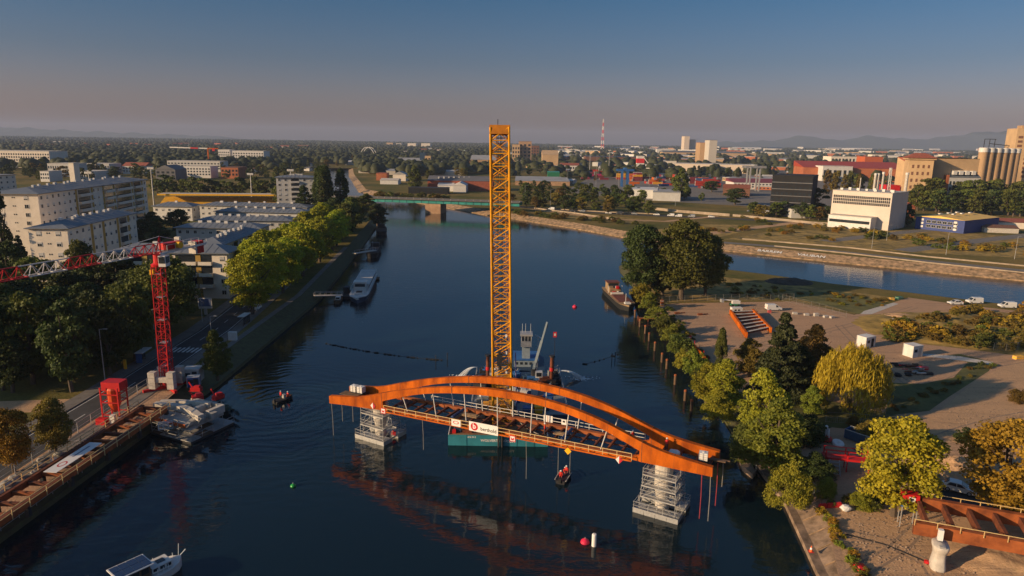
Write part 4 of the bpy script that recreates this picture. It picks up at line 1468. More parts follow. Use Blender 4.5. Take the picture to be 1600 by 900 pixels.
# --- far woods: one mass nobody could count -----------------------------------------------------
def far_wood():
    r_ = np.random.default_rng(3)
    n = 26000
    # uniform in the picture's far strip: the distance grows outwards
    y = 900 * np.exp(r_.uniform(0, 1, n) ** .8 * math.log(9.5))
    x = r_.uniform(-1, 1, n) * (y * .80 + 120)
    # clearings where the town and port stand
    town = (np.sin(x * .0041 + 1.3) + np.sin(y * .0031 + x * .0017) + np.sin(x * .0113) * .5) 
    right = x > -.02 * y
    keep = np.where(right, (y > 3300) | (r_.uniform(0, 1, n) < .12) , (town < .75) | (y > 2600))
    canal = (np.abs(x + .265 * y) < 45) & (y < 1250)
    keep &= ~canal
    x, y = x[keep], y[keep]
    n = len(x)
    R_ = r_.uniform(6, 11, n) * (1 + y / 9000)
    H_ = r_.uniform(9, 17, n) + np.where(y > 5000, 6, 0)
    t = r_.uniform(0, 2 * PI, n)
    rings = [(1.0, .25), (.92, .62), (.5, .93)]
    m_ = 6
    V = np.empty((n, m_ * 3 + 1, 3), np.float32)
    k = 0
    for rad, z in rings:
        for i in range(m_):
            a = t + 2 * PI * i / m_ + z
            j = r_.uniform(.72, 1.2, n)
            V[:, k, 0] = x + np.cos(a) * R_ * rad * j
            V[:, k, 1] = y + np.sin(a) * R_ * rad * j
            V[:, k, 2] = G + H_ * z * r_.uniform(.85, 1.12, n)
            k += 1
    V[:, k, 0], V[:, k, 1], V[:, k, 2] = x, y, G + H_
    F_ = []
    for q in range(2):
        for i in range(m_):
            a, b = q * m_ + i, q * m_ + (i + 1) % m_
            F_ += [(a, b, b + m_), (a, b + m_, a + m_)]
    for i in range(m_):
        F_.append((2 * m_ + i, 2 * m_ + (i + 1) % m_, 3 * m_))
    F_ = np.array(F_, np.int32)
    nf = len(F_)
    idx = (F_[None] + (np.arange(n, dtype=np.int32) * (m_ * 3 + 1))[:, None, None]).reshape(-1)
    me = bpy.data.meshes.new('far_wood')
    me.vertices.add(n * (m_ * 3 + 1)); me.vertices.foreach_set('co', V.ravel())
    me.loops.add(len(idx)); me.loops.foreach_set('vertex_index', idx)
    me.polygons.add(n * nf); me.polygons.foreach_set('loop_start', np.arange(0, len(idx), 3, dtype=np.int32))
    me.update(calc_edges=True)
    me.materials.append(leaf_mat('far_leaves', (.018, .030, .012), (.055, .066, .02), 0.0))
    o = piece('far_wood', me)
    o['kind'] = 'stuff'
far_wood()
# --- hills beyond the plain -----------------------------------------------------------------------
def hills(name, pts, Y, m, thick=900):
    """ridge line from pixels, with a rounded body behind it"""
    mb = MB()
    xs = [p[0] for p in pts]
    n = 90
    us = np.linspace(xs[0], xs[-1], n)
    f = smooth_tbl(pts)
    rows = []
    for i, u in enumerate(us):
        c = aty(u, f(u) + 1.0 * math.sin(u * .11) + .7 * math.sin(u * .23 + 1), Y)
        h = max(c.z, 4)
        rows.append([(c.x, Y - thick, 0), (c.x, Y - thick * .45, h * .55), (c.x, Y - thick * .15, h * .88), (c.x, Y, h), (c.x, Y + thick * .5, h * .6), (c.x, Y + thick, 0)])
    m_ = len(rows[0])
    vs = [v for r_ in rows for v in r_]
    fs = [(i * m_ + j, (i + 1) * m_ + j, (i + 1) * m_ + j + 1, i * m_ + j + 1) for i in range(n - 1) for j in range(m_ - 1)]
    mb.add(vs, fs)
    o = mb.build(name, m, smooth=True)
    o['kind'] = 'structure'
M_hill = mat('forested_hill', (.030, .042, .03), 1, var=.3, scale=.004)
hills('hills', [(1080, 228), (1130, 222), (1180, 221), (1230, 216), (1262, 212), (1300, 219), (1350, 213), (1400, 216), (1440, 217), (1490, 212), (1530, 207), (1580, 205), (1640, 206), (1720, 212)], 11000, M_hill)
hills('hills', [(-120, 192), (-60, 194), (0, 198), (40, 200), (90, 203), (160, 206), (260, 210), (360, 214)], 11000, M_hill)
# ------------------------------------------------------------------ left bank: road, quay works, cranes, flats
M_cream = mat('cream_render', (.72, .64, .54), .85, var=.1, scale=.3)
M_grey_r = mat('grey_render', (.50, .49, .47), .85, var=.1, scale=.3)
M_ochre = mat('ochre_panel', (.42, .26, .06), .8, var=.15, scale=.5)
M_roof = mat('blue_grey_roof', (.16, .18, .21), .55, var=.15, scale=.6, spec=.5)
M_shut = mat('pale_shutter', (.50, .50, .50), .7, var=.15, scale=.2)
M_dkred = mat('red_brick', (.30, .085, .05), .85, var=.25, scale=.6)
M_brown = mat('brown_tile', (.17, .08, .05), .9, var=.3, scale=1)

def strip(name, line, w, z, m, kind='structure'):
    mb = MB()
    a, b = offset(line, w / 2), offset(line, -w / 2)
    for i in range(len(line) - 1):
        mb.quad((*b[i], z), (*b[i + 1], z), (*a[i + 1], z), (*a[i], z))
    o = mb.build(name, m)
    o['kind'] = kind
    return o
ROADL = [(-76.5, -150), (-75.0, 40), (-73.6, 120), (-74.2, 165), (-77.5, 200), (-87.5, 300), (-103, 425), (-122, 480)]
strip('road', ROADL, 7.6, G + .03, M_asph)
# pavements with their kerb steps
for off, w in ((5.4, 3.0), (-5.2, 2.6)):
    ln = offset(ROADL, off)
    a, b = offset(ln, w / 2), offset(ln, -w / 2)
    mb = MB()
    for i in range(len(ln) - 1):
        mb.add([(*b[i], G), (*b[i + 1], G), (*a[i + 1], G), (*a[i], G), (*b[i], G + .14), (*b[i + 1], G + .14), (*a[i + 1], G + .14), (*a[i], G + .14)],
               [(4, 5, 6, 7), (0, 1, 5, 4), (2, 3, 7, 6)])
    o = mb.build('pavement', M_pave); o['kind'] = 'structure'
mb = MB()
for off in (-3.3, 3.3):
    ln = offset(ROADL, off)
    for i in range(len(ln) - 1):
        A, B_ = Vector(ln[i]), Vector(ln[i + 1])
        d = (B_ - A).normalized(); n_ = Vector((-d.y, d.x)) * .07
        mb.quad((*(A - n_), G + .036), (*(B_ - n_), G + .036), (*(B_ + n_), G + .036), (*(A + n_), G + .036))
o = mb.build('edge_line', M_mark); o['kind'] = 'structure'
y = 60
mb = MB()
while y < 290:
    p = Vector((np.interp(y, [q[1] for q in ROADL], [q[0] for q in ROADL]), y)); q = Vector((np.interp(y + 3, [q[1] for q in ROADL], [q[0] for q in ROADL]), y + 3))
    mb.quad((p.x - .08, p.y, G + .036), (p.x + .08, p.y, G + .036), (q.x + .08, q.y, G + .036), (q.x - .08, q.y, G + .036))
    y += 8
o = mb.build('centre_line', M_mark); o['kind'] = 'structure'
mb = MB()
for k in range(7):
    mb.quad((-77 + k * 1.0, 146.5, G + .037), (-76.5 + k * 1.0, 146.5, G + .037), (-76.5 + k * 1.0, 150, G + .037), (-77 + k * 1.0, 150, G + .037))
o = mb.build('crosswalk', M_mark); o['kind'] = 'structure'
sheet('construction_yard', [(-71.2, 60), (-64.8, 60), (-63.5, 100), (-62, 104), (-64.3, 134), (-70.5, 134)], G + .06, M_dirt)
sheet('park_path', [(-140, 104), (-80, 112), (-80, 118), (-140, 110)], G + .02, M_sand)
sheet('house_lawn', [(-130, 178), (-82, 178), (-84, 197), (-130, 197)], G + .02, M_green)
sheet('quay_path', [(-66.3, 138), (-66.6, 205), (-75.5, 302), (-73.6, 302), (-64.9, 205), (-64.8, 138)], G + .05, M_pave)

# --- blocks of flats ----------------------------------------------------------------------------
WIN = {}
def winmesh(w, h, shutter, mf=None):
    k = (round(w, 2), round(h, 2), shutter, mf)
    if k in WIN: return WIN[k]
    mb = MB()
    me = bpy.data.meshes.new('window')
    # local: x along wall, -y outwards, z up
    fr = .09
    mb.box((0, -.02, h / 2 - fr / 2), (w, .1, fr)).box((0, -.02, -h / 2 + fr / 2), (w + .1, .14, fr))
    for e in (-1, 1): mb.box((e * (w / 2 - fr / 2), -.02, 0), (fr, .1, h - 2 * fr))
    mb.box((0, -.015, 0), (.06, .08, h - 2 * fr))
    nf = len(mb.f)
    mb.box((0, 0, 0), (w - 2 * fr, .05, h - 2 * fr))
    np_ = len(mb.f)
    if shutter:
        hh = (h - 2 * fr) * shutter
        mb.box((0, -.03, h / 2 - fr - hh / 2), (w - 2 * fr, .05, hh))
    me = mb.mesh('window', None)
    me.materials.append(mf or M_white); me.materials.append(M_glass); me.materials.append(M_shut)
    for i, p in enumerate(me.polygons):
        p.material_index = 0 if i < nf else 1 if i < np_ else 2
    WIN[k] = me
    return me

def hip_roof(L, D, z, rise, over, m, inset=None):
    i = inset if inset is not None else D / 2
    o = over
    vs = [(-o, -o, z), (L + o, -o, z), (L + o, D + o, z), (-o, D + o, z), (i, D / 2, z + rise), (L - i, D / 2, z + rise),
          (-o, -o, z - .25), (L + o, -o, z - .25), (L + o, D + o, z - .25), (-o, D + o, z - .25)]
    return MB().add(vs, [(0, 1, 5, 4), (1, 2, 5), (2, 3, 4, 5), (3, 0, 4), (6, 7, 1, 0), (7, 8, 2, 1), (8, 9, 3, 2), (9, 6, 0, 3), (9, 8, 7, 6)])

def flats(label, O, ang, L, D, H, floors, cols, ecols=2, stripes=(), bal=(), chim=8, wall=None, rise=1.8, end_x=0, seed=0, backs=False):
    """slab of flats; long front on local y=0, end wall on local x=0 (or x=L)"""
    rr = random.Random(seed)
    t = thing('apartment_block', label, 'apartment block', (O[0], O[1], G), ang)
    wall = wall or M_cream
    MB().box((L / 2, D / 2, H / 2), (L, D, H)).build('wall', wall, t)
    rf = hip_roof(L, D, H + .3, rise, .9, M_roof).build('roof', M_roof, t)
    MB().box((L / 2, D / 2, H + .0), (L + 1.0, D + 1.0, .14)).build('eaves', M_ochre, t)
    # standing seams of the metal roof
    for k in range(int(L / 2.4)):
        x = 1.2 + k * 2.4
        f_ = min(1, max(0, (x + .9) / (D / 2 + .9)), max(0, (L + .9 - x) / (D / 2 + .9)))
        barpiece('roof_seam', M_roof, rf, (x, -.9, H + .32), (x, -.9 + (D / 2 + .9) * f_, H + .32 + rise * f_), .09, .1)
    for k in range(chim):
        x = D / 2 + (L - D) * (k + .5) / chim
        MB().box((x, D / 2 + rr.uniform(-1.5, .2), H + rise + .45), (rr.uniform(1.0, 1.8), .8, 1.0)).build('chimney', M_white, rf)
    fh = H / floors
    for f_ in range(floors):
        z = (f_ + .55) * fh
        for c in range(cols):
            x = (c + .5) * L / cols
            if any(abs(x - b_) < (w_ / 2) for b_, w_ in bal): continue
            piece('window', winmesh(1.35, 1.4, rr.choice((0, 0, .35, .7))), t, (x, -.02, z))
        for c in range(ecols):
            y_ = (c + .5) * D / ecols
            if end_x == 0:
                piece('window', winmesh(1.5, 1.5, rr.choice((0, .35, .7))), t, (-.02, y_, z), (0, 0, -PI / 2))
            else:
                piece('window', winmesh(1.5, 1.5, rr.choice((0, .35, .7))), t, (L + .02, y_, z), (0, 0, PI / 2))
        if end_x == 0 and ecols == 2:
            for e in (-.35, .35):
                MB().box((-.03, D / 2 + e, z + .2), (.08, .3, .45)).build('vent', M_glass, t)
        for b_, w_ in bal:
            if f_ == 0: continue
            zf = f_ * fh
            MB().box((b_, .03, zf + fh * .55), (w_ - .3, .1, fh * .62)).build('loggia_window', M_glass, t)
            bc = MB().box((b_, -.55, zf + .08), (w_, 1.1, .16)).build('balcony', M_white, t)
            MB().box((b_, -1.06, zf + .6), (w_, .08, .9)).build('parapet', wall, bc)
            for e in (-1, 1):
                MB().box((b_ + e * (w_ / 2 - .04), -.55, zf + .6), (.08, 1.0, .9)).build('parapet_side', wall, bc)
            if rr.random() < .5:
                MB().box((b_ + rr.uniform(-1, 1) * w_ * .25, -.5, zf + .55), (.9, .5, .8)).build('balcony_clutter', rr.choice((M_dark, M_white, M_dkred, M_blu, M_ochre)), bc)
    for x in stripes:
        MB().box((x, -.03, H / 2), (1.5, .14, H - .1)).build('ochre_stripe', M_ochre, t)
    return t
flats('long tall cream block of flats with ochre stripes and a blue grey roof', (-178.6, 257.4), math.atan2(94.5, -9.3), 95, 17.5, 25.2, 8, 24, 2, (27, 40, 50, 60, 79, 90), ((33.5, 10), (55, 8), (69.5, 16), (84.5, 8)), 14, seed=1)
flats('middle cream block of flats with ochre stripes, lower than the long block', (-144.6, 220.1), math.atan2(48.2, -4), 48.5, 12, 17.4, 5, 13, 2, (15, 23, 33.5, 42), ((37.8, 6),), 8, seed=2)
flats('low apartment house with long balconies facing the park behind the red crane', (-118, 198.4), R(1.5), 33.5, 10.5, 13.6, 4, 11, 2, (9.4, 25.0), ((5.6, 6.6), (13.5, 7.2), (21.4, 6.4), (27.2, 3.9)), 2, M_cream, 1.9, 1, seed=3)
o = MB().box((0, 0, 1.9), (1.5, 1.2, 3.8)).build('stair_head', M_cream); o.location = (-100.8, 203.5, G + 14); tag(o, 'tall cream chimney block on the roof of the low apartment house', 'chimney')
flats('apartment house running away behind the low one, grey wall and pale chimneys along its ridge', (-91.4, 212.2), R(92), 36, 8.5, 14.0, 4, 10, 2, (), ((12, 4), (26, 4)), 9, M_grey_r, 1.8, seed=4)
flats('nearest of the low grey roofed terraces, left of the riverside trees', (-138.3, 278.7), R(2), 34, 12, 10.5, 3, 11, 2, (), (), 6, M_grey_r, 1.6, 1, seed=5)
flats('second low grey roofed terrace behind the nearest one', (-141.1, 305.3), R(3), 41, 12, 10.5, 3, 12, 2, (), (), 7, M_grey_r, 1.6, 1, seed=6)
flats('third low grey roofed terrace, close to the poplars', (-149.7, 343.6), R(-4), 47, 12, 10.5, 3, 13, 2, (), (), 7, M_grey_r, 1.6, 1, seed=7)
flats('long low blue roofed house at the back of the terraces before the stadium', (-178, 388), R(-3), 62, 13, 9.0, 3, 17, 2, (), (), 6, M_grey_r, 1.5, 1, seed=8)
flats('small house with brown roof beside the far end of the long block', (-205, 389), R(0), 22, 12, 8.0, 2, 6, 2, (), (), 1, M_white, 2.0, 1, seed=9)
flats('blue roofed white tower block left of the dark poplars', (-144, 418), R(10), 22, 14, 23.5, 8, 6, 2, (), ((11, 5),), 5, M_grey_r, 1.2, 1, seed=10)
flats('grey block of flats cut by the left picture edge behind the cypress', (-351, 436), R(82), 42, 26, 19.5, 6, 9, 4, (), (), 3, M_cream, .6, 0, seed=11)
# unseen block added just left of the picture to cast shade over the park
flats('tall cream block of flats left of the park', (-176, 62), R(88), 82, 15, 27, 9, 18, 2, (), ((20, 8), (50, 8)), 6, seed=12)

# --- stadium --------------------------------------------------------------------------------------
sa, sb = at(250, 321), at(452, 322)
st = thing('stadium_stand', 'long low stadium stand with a yellow front and pale roof edge', 'grandstand', (sa.x, sa.y, G), math.atan2(sb.y - sa.y, sb.x - sa.x))
sl_ = (sb - sa).length
MB().add([(0, 0, 0), (sl_, 0, 0), (sl_, 11, 0), (0, 11, 0), (0, 0, 1.2), (sl_, 0, 1.2), (sl_, 11, 5.5), (0, 11, 5.5)], [(0, 1, 5, 4), (1, 2, 6, 5), (2, 3, 7, 6), (3, 0, 4, 7), (4, 5, 6, 7)]).build('terrace', mat('yellow_seats', (.62, .34, .02), .7, var=.25, scale=.5), st)
MB().box((sl_ / 2, 4.5, 7.9), (sl_ + 1, 13, .35)).build('roof', M_concl, st)
MB().box((sl_ / 2, -2.1, 7.7), (sl_ + 1, .25, 1.1)).build('roof_edge', M_signyel, st)
for k in range(13):
    barpiece('column', M_steel, st, (k * sl_ / 12, 10, 0), (k * sl_ / 12, 10, 7.8), .35)
def floodlight(u, vb, vt, label):
    b = at(u, vb)
    h = aty(u, vt, b.y).z - G
    t = thing('floodlight_mast', label, 'floodlight', b)
    MB().lathe([(.5, 0), (.25, h)], 8).build('mast', M_steel, t)
    MB().box((0, -.3, h), (4.6, .5, 1.5)).build('head_frame', M_steel, t)
    for k in range(5):
        MB().box((-1.8 + k * .9, -.62, h), (.7, .2, .9)).build('lamp', M_white, t)
for a in ((241, 322, 263, 'floodlight mast at the left end of the stadium stand'), (394, 316, 272, 'floodlight mast in front of the middle of the stadium stand'), (457, 325, 266, 'floodlight mast left of the dark poplars'), (145, 330, 270, 'thin floodlight mast behind the long block of flats')):
    floodlight(*a)

# --- red tower crane --------------------------------------------------------------------------------
tc = thing('tower_crane', 'red tower crane on the left quay with a red and white lattice jib', 'crane', (-66, 124.3, G))
M_redw = mat('jib_white', (.66, .63, .60), .5, var=.1)
for sx in (-1, 1):
    barpiece('base_beam', M_red, tc, (-3.1 * sx, -3.1, .35), (3.1 * sx, 3.1, .35), .5, .5)
    for sy in (-1, 1):
        for z in (1.1, 2.2, 3.3):
            MB().box((sx * 1.75, sy * 1.75, z), (1.25, 1.25, 1.04)).build('ballast_block', M_concl, tc)
for sy in (-1, 1):
    MB().box((0, sy * 1.75, 2.3), (2.2, .7, 1.0)).build('ballast_block', M_concl, tc)
M0 = Vector((-66, 124.3, G + .6)); M1 = Vector((-65.6, 124.3, 26.3))
lattice(tc, M0, M1, 1.75, 1.75, 17, M_red, M_red, .2, .1)
lattice(tc, M0, M0.lerp(M1, .33), 1.25, 1.25, 7, M_red, M_red, .12, .1)
for k in range(5):
    c = M0.lerp(M1, .18 + k * .19)
    MB().box((c.x, c.y, c.z), (1.3, 1.3, .08)).build('rest_platform', M_steel, tc, world=True)
MB().lathe([(1.15, 0), (1.25, .4), (.75, .7), (.7, 2.2), (.95, 2.4)], 14, (M1.x, M1.y, 26.3)).build('slewing_ring', M_red, tc, world=True)
jd = Vector((-.33, -1, 0)).normalized(); jn = Vector((-jd.y, jd.x, 0))
jp = Vector((M1.x, M1.y, 28.9))
def jpt(s, w, h): return jp + jd * s + jn * w + Vector((0, 0, h))
seg = 0
for k in range(21):
    s0, s1 = -.5 + k * 2.1, -.5 + (k + 1) * 2.1
    m = M_red if (k // 3) % 2 == 0 else M_redw
    for w in (-.6, .6):
        barpiece('jib_chord', m, tc, jpt(s0, w, 0), jpt(s1, w, 0), .15, world=True)
        barpiece('jib_brace', m, tc, jpt(s0, w, 0), jpt(s0 + 1.05, 0, 1.7), .1, world=True)
        barpiece('jib_brace', m, tc, jpt(s1, w, 0), jpt(s0 + 1.05, 0, 1.7), .1, world=True)
    barpiece('jib_chord', m if k % 6 else M_redw, tc, jpt(s0 - 1.05, 0, 1.7), jpt(s1 - 1.05, 0, 1.7), .16, world=True)
    barpiece('jib_strut', m, tc, jpt(s0, -.6, 0), jpt(s0, .6, 0), .09, world=True)
# counter jib, machinery, ballast
for w in (-.75, .75):
    barpiece('counter_jib_beam', M_redw, tc, jpt(0, w, -.2), jpt(-11.5, w, .2), .3, .4, world=True)
o = MB().box((0, 0, 0), (1.5, 4.2, 1.2)).build('machinery_house', M_red, tc); o.matrix_local = mw(tc).inverted() @ Matrix.Translation(jpt(-3.4, 0, .9)) @ Matrix.Rotation(math.atan2(jd.y, jd.x) + PI / 2, 4, 'Z')
o = MB().lathe([(.62, -.6), (.62, .6)], 14).build('winch_drum', M_signyel, tc); o.matrix_local = mw(tc).inverted() @ Matrix.Translation(jpt(-4.2, 1.0, .9)) @ Matrix.Rotation(math.atan2(jd.y, jd.x), 4, 'Z') @ Matrix.Rotation(PI / 2, 4, 'X')
for k in range(4):
    o = MB().box((0, 0, 0), (1.7, .42, 2.4)).build('counterweight', M_red if k else M_concl, tc); o.matrix_local = mw(tc).inverted() @ Matrix.Translation(jpt(-8.8 - k * .6, 0, -.3)) @ Matrix.Rotation(math.atan2(jd.y, jd.x) + PI / 2, 4, 'Z')
for e in (-1, 1):
    for k in range(6):
        barpiece('guard_post', M_redw, tc, jpt(-1.5 - k * 2, e * .95, .2), jpt(-1.5 - k * 2, e * .95, 1.2), .07, world=True)
    barpiece('guard_rail', M_redw, tc, jpt(-1.5, e * .95, 1.2), jpt(-11.5, e * .95, 1.3), .07, world=True)
MB().box((M1.x + 1.5, M1.y - .6, 27.5), (1.3, 1.7, 2.0)).build('cab', M_redw, tc, world=True)
MB().box((M1.x + 1.5, M1.y - 1.47, 27.7), (1.1, .05, 1.2)).box((M1.x + 2.17, M1.y - .6, 27.7), (.05, 1.3, 1.2)).build('cab_window', M_glass, tc, world=True)
barpiece('a_frame', M_red, tc, jpt(-.4, .5, .3), jpt(-.9, 0, 2.9), .2, world=True)
barpiece('a_frame', M_red, tc, jpt(-.4, -.5, .3), jpt(-.9, 0, 2.9), .2, world=True)
barpiece('stay_rope', M_redw, tc, jpt(-.9, 0, 2.9), jpt(9, 0, 1.8), .09, world=True)
barpiece('stay_rope', M_redw, tc, jpt(-.9, 0, 2.9), jpt(-9.5, 0, .4), .09, world=True)
for w in (-.5,):
    MB().box((M1.x - 1.2, M1.y, 25.2), (.7, .7, .9)).build('trolley_light', M_signyel, tc, world=True)

# red concrete hopper in its frame
hp = thing('concrete_hopper', 'red steel frame holding a red hopper on the left quay', 'hopper', (-66.9, 108.6, G + .06), R(-4))
for sx in (-1, 1):
    for sy in (-1, 1):
        barpiece('frame_post', M_red, hp, (sx * 1.5, sy * 1.2, 0), (sx * 1.5, sy * 1.2, 6.2), .2)
    for z in (1.4, 3.6, 5.0):
        barpiece('frame_rail', M_red, hp, (sx * 1.5, -1.2, z), (sx * 1.5, 1.2, z), .14)
        barpiece('frame_rail', M_red, hp, (-1.5, sx * 1.2, z), (1.5, sx * 1.2, z), .14)
MB().lathe([(.35, 1.6), (1.0, 3.0), (1.05, 5.6), (.9, 5.9)], 14).build('hopper', mat('orange_red_paint', (.62, .07, .012), .5, var=.15), hp)
MB().box((0, .4, 6.2), (3.2, 2.2, 1.5)).build('hood', M_red, hp)
MB().box((-1.2, -1.9, .55), (1.6, 1.1, 1.1)).build('pump', M_red, hp)
MB().box((.6, -1.6, .9), (.8, .8, 1.5)).build('control_cabinet', M_white, hp)

# --- approach deck under construction --------------------------------------------------------------
dk = thing('approach_span', 'rusty ladder of steel girders and crossbeams lying along the left quay', 'bridge girder', (-61.0, 83, 0))
rA, rB = Vector((-59.0, 109.9, 4.2)), Vector((-62.4, 55, 4.2))
lA, lB = Vector((-63.1, 110.3, 4.2)), Vector((-66.4, 55, 4.2))
for A, B_ in ((rA, rB), (lA, lB)):
    barpiece('girder', M_rust, dk, A, B_, .45, .95, world=True)
    barpiece('girder_flange', M_rustd, dk, A + Vector((0, 0, .5)), B_ + Vector((0, 0, .5)), .6, .06, world=True)
for k in range(22):
    t = (k + .1) / 21
    a, b = lA.lerp(lB, t), rA.lerp(rB, t)
    if t <= 1: barpiece('crossbeam', M_rust if k % 2 else M_rustd, dk, a + Vector((.3, 0, .05)), b + Vector((-.3, 0, .05)), .45, .5, world=True)
for k in range(8):
    t = k / 7
    for A, B_, e in ((rA, rB, .55), (lA, lB, -.55)):
        c = A.lerp(B_, t)
        MB().box((c.x, c.y, (c.z + G) / 2 - .2), (.5, .6, c.z - G - .3)).build('trestle', M_dark, dk, world=True)
rl = thing('site_railing', 'long yellow edge railing along the rusty ladder girders on the left quay', 'railing', (-59, 83, 0))
for A, B_, e, m in ((rA, rB, .75, M_rail), (lA, lB, -.8, M_rail)):
    for k in range(20):
        c = A.lerp(B_, k / 19) + Vector((e, 0, 0))
        barpiece('railing_post', m, rl, c + Vector((0, 0, -.2)), c + Vector((0, 0, 1.3)), .08, world=True)
    for h in (.7, 1.25):
        barpiece('handrail', m, rl, A + Vector((e, 0, h)), B_ + Vector((e, 0, h)), .08, world=True)
qr = thing('quay_fence', 'low pale wire fence on the quay edge below the rusty girders', 'fence', (-60, 83, 0))
for k in range(17):
    y = 56 + k * 3.1
    x = np.interp(y, [p[1] for p in LEFT_W], [p[0] for p in LEFT_W]) - .9
    barpiece('fence_post', M_steel, qr, (x, y, .7), (x, y, 1.9), .07, world=True)
for h in (1.3, 1.9):
    barpiece('fence_rail', M_steel, qr, (np.interp(56, [p[1] for p in LEFT_W], [p[0] for p in LEFT_W]) - .9, 56, h), (np.interp(105.6, [p[1] for p in LEFT_W], [p[0] for p in LEFT_W]) - .9, 105.6, h), .05, world=True)
c = (lA + rA) / 2
bn2 = thing('banner', 'white banner with a red oval lying flat across the rusty ladder girders', 'banner', (-62.3, 90.2, 4.9), R(86))
MB().box((0, 0, 0), (9.4, 1.9, .06)).build('cloth', M_sign, bn2)
mb = MB()
for k in range(20):
    t0, t1 = 2 * PI * k / 20, 2 * PI * (k + 1) / 20
    P = lambda a, t: (a * math.cos(t) - 2.3, a * .6 * math.sin(t), .035)
    mb.quad(P(.85, t0), P(.85, t1), P(.6, t1), P(.6, t0))
mb.build('red_oval', M_signred, bn2)
MB().box((1.7, .1, .034), (3.6, .3, .01)).build('printed_line', mat('print_grey', (.25, .25, .3), .7), bn2)

# --- abutment with its scaffold over the water -----------------------------------------------------
ab = thing('abutment', 'pale concrete bridge abutment with curved walls and an orange edged slab on the left quay', 'abutment', (-58, 112, 0), R(-24))
MB().box((1.5, .5, 2.2), (9.0, 7.6, .9)).build('footing', M_conc, ab)
MB().box((2.2, -2.6, 2.95), (8.4, 3.0, .5)).build('slab', M_conc, ab)
MB().box((2.2, -4.14, 2.95), (8.5, .12, .55)).build('orange_edge', mat('orange_board', (.6, .12, .02), .6), ab)
MB().box((2.5, 4.0, 3.2), (7.4, .6, 1.2)).build('back_wall', M_conc, ab)
for x in (.3, 3.2, 6.2):
    MB().box((x, 2.4, 3.2), (.8, 3.4, 1.3)).build('cross_wall', M_concl, ab)
cv = [(-4.5, -.4), (-2.4, .3), (-.2, .6), (2.2, .5), (4.4, 0), (6.2, -.7), (7.2, -.9)]
mb = MB()
for w, z0, z1 in ((.7, 3.2, 4.1),):
    for (a, b), (c_, d) in zip(cv[:-1], cv[1:]):
        mb.bar((a, b - .6, 3.65), (c_, d - .6, 3.65), 1.1, .95)
mb.build('curved_beam', M_concl, ab)
mb = MB()
for (a, b), (c_, d) in zip([(-4.5, .2), (-2, 1.6), (1, 2.6), (4, 3.2)][:-1], [(-2, 1.6), (1, 2.6), (4, 3.2)]):
    mb.bar((a, b, 3.65), (c_, d, 3.65), .8, .9)
mb.build('curved_beam', M_concl, ab)
MB().box((7.2, .9, 3.2), (1.0, 1.2, 1.0)).build('end_block', M_conc, ab)
as_ = thing('quay_scaffold', 'grey scaffold platforms standing in the water around the left abutment', 'scaffold', (-55.7, 112.4, 0), R(-24))
for i in range(4):
    for j in range(4):
        MB().box((-2.6 + i * 2.4, -4.6 + j * 2.4, .5), (2.3, 2.3, .16)).build('platform_panel', M_steel if (i + j) % 4 else M_wood, as_)
    MB().box((-2.6 + i * 2.4, -1.0, .18), (2.2, 9.2, .5)).build('float_block', M_dark, as_)
for j in range(5):
    y = -5.6 + j * 2.3
    for x, z1 in ((5.8, 1.7), (3.0, 3.9), (-.2, 3.9), (-3.4, 3.9)):
        if x < 3 and j > 2: continue
        barpiece('standard', M_steel, as_, (x, y, .5), (x, y, z1), .07)
for z in (1.1, 1.65):
    barpiece('guard_rail', M_steel, as_, (5.8, -5.6, z), (5.8, 3.6, z), .06)
    barpiece('guard_rail', M_steel, as_, (-3.4, -5.7, z), (5.8, -5.7, z), .06)
for y in (-5.6, -3.3):
    for k in range(3):
        x = -3.4 + k * 3.1
        barpiece('diagonal_brace', M_steel, as_, (x, y, .6), (x + 3.1, y, 3.8), .06)
        barpiece('ledger', M_steel, as_, (x, y, 3.8), (x + 3.1, y, 3.8), .06)
        barpiece('ledger', M_steel, as_, (x, y, 2.3), (x + 3.1, y, 2.3), .06)
for k in range(3):
    MB().box((-2 + k * 3, -4.4, 2.3), (2.8, 1.6, .07)).build('scaffold_plank', M_steel, as_)
# stacked guard frames beside the girders
for k, (x, y, lab) in enumerate(((-64.6, 107.0, 'white guard frames stacked beside the ladder girders near the red hopper'), (-57.4, 106.2, 'white guard frames standing under the orange slab edge'), (-66.4, 98, 'small white guard frame on the yard left of the ladder girders'))):
    f = thing('guard_frame_stack', lab, 'guard frames', (x, y, G + .06 if k != 1 else 2.0), R(20))
    for j in range(4 if k < 2 else 1):
        for z in (.1, .7, 1.2):
            barpiece('frame_rail', M_sign, f, (-1.1, j * .3, z), (1.1, j * .3, z), .06)
        for x_ in (-1.1, -.4, .4, 1.1):
            barpiece('frame_post', M_sign, f, (x_, j * .3, .1), (x_, j * .3, 1.2), .06)
# site cabins and gear near the crane
def cabin(label, loc, d, m, rz=0, door=M_dark, name='site_cabin'):
    t = thing(name, label, 'cabin', loc, rz)
    MB().box((0, 0, d[2] / 2), d).build('body', m, t)
    MB().box((0, 0, d[2] + .05), (d[0] + .1, d[1] + .1, .1)).build('roof', M_white, t)
    MB().box((d[0] * .2, -d[1] / 2 - .02, d[2] * .45), (.9, .06, d[2] * .8)).build('door', door, t)
    MB().box((-d[0] * .22, -d[1] / 2 - .02, d[2] * .6), (.9, .06, .7)).build('window', M_glass, t)
    for sx in (-1, 1):
        for sy in (-1, 1):
            barpiece('corner_post', M_steel, t, (sx * d[0] / 2, sy * d[1] / 2, 0), (sx * d[0] / 2, sy * d[1] / 2, d[2]), .14)
    return t
cabin('small grey cabin with a pale roof just behind the crane base', (-62.9, 128.6, G + .06), (3, 2.4, 2.6), M_grey_r, .1)
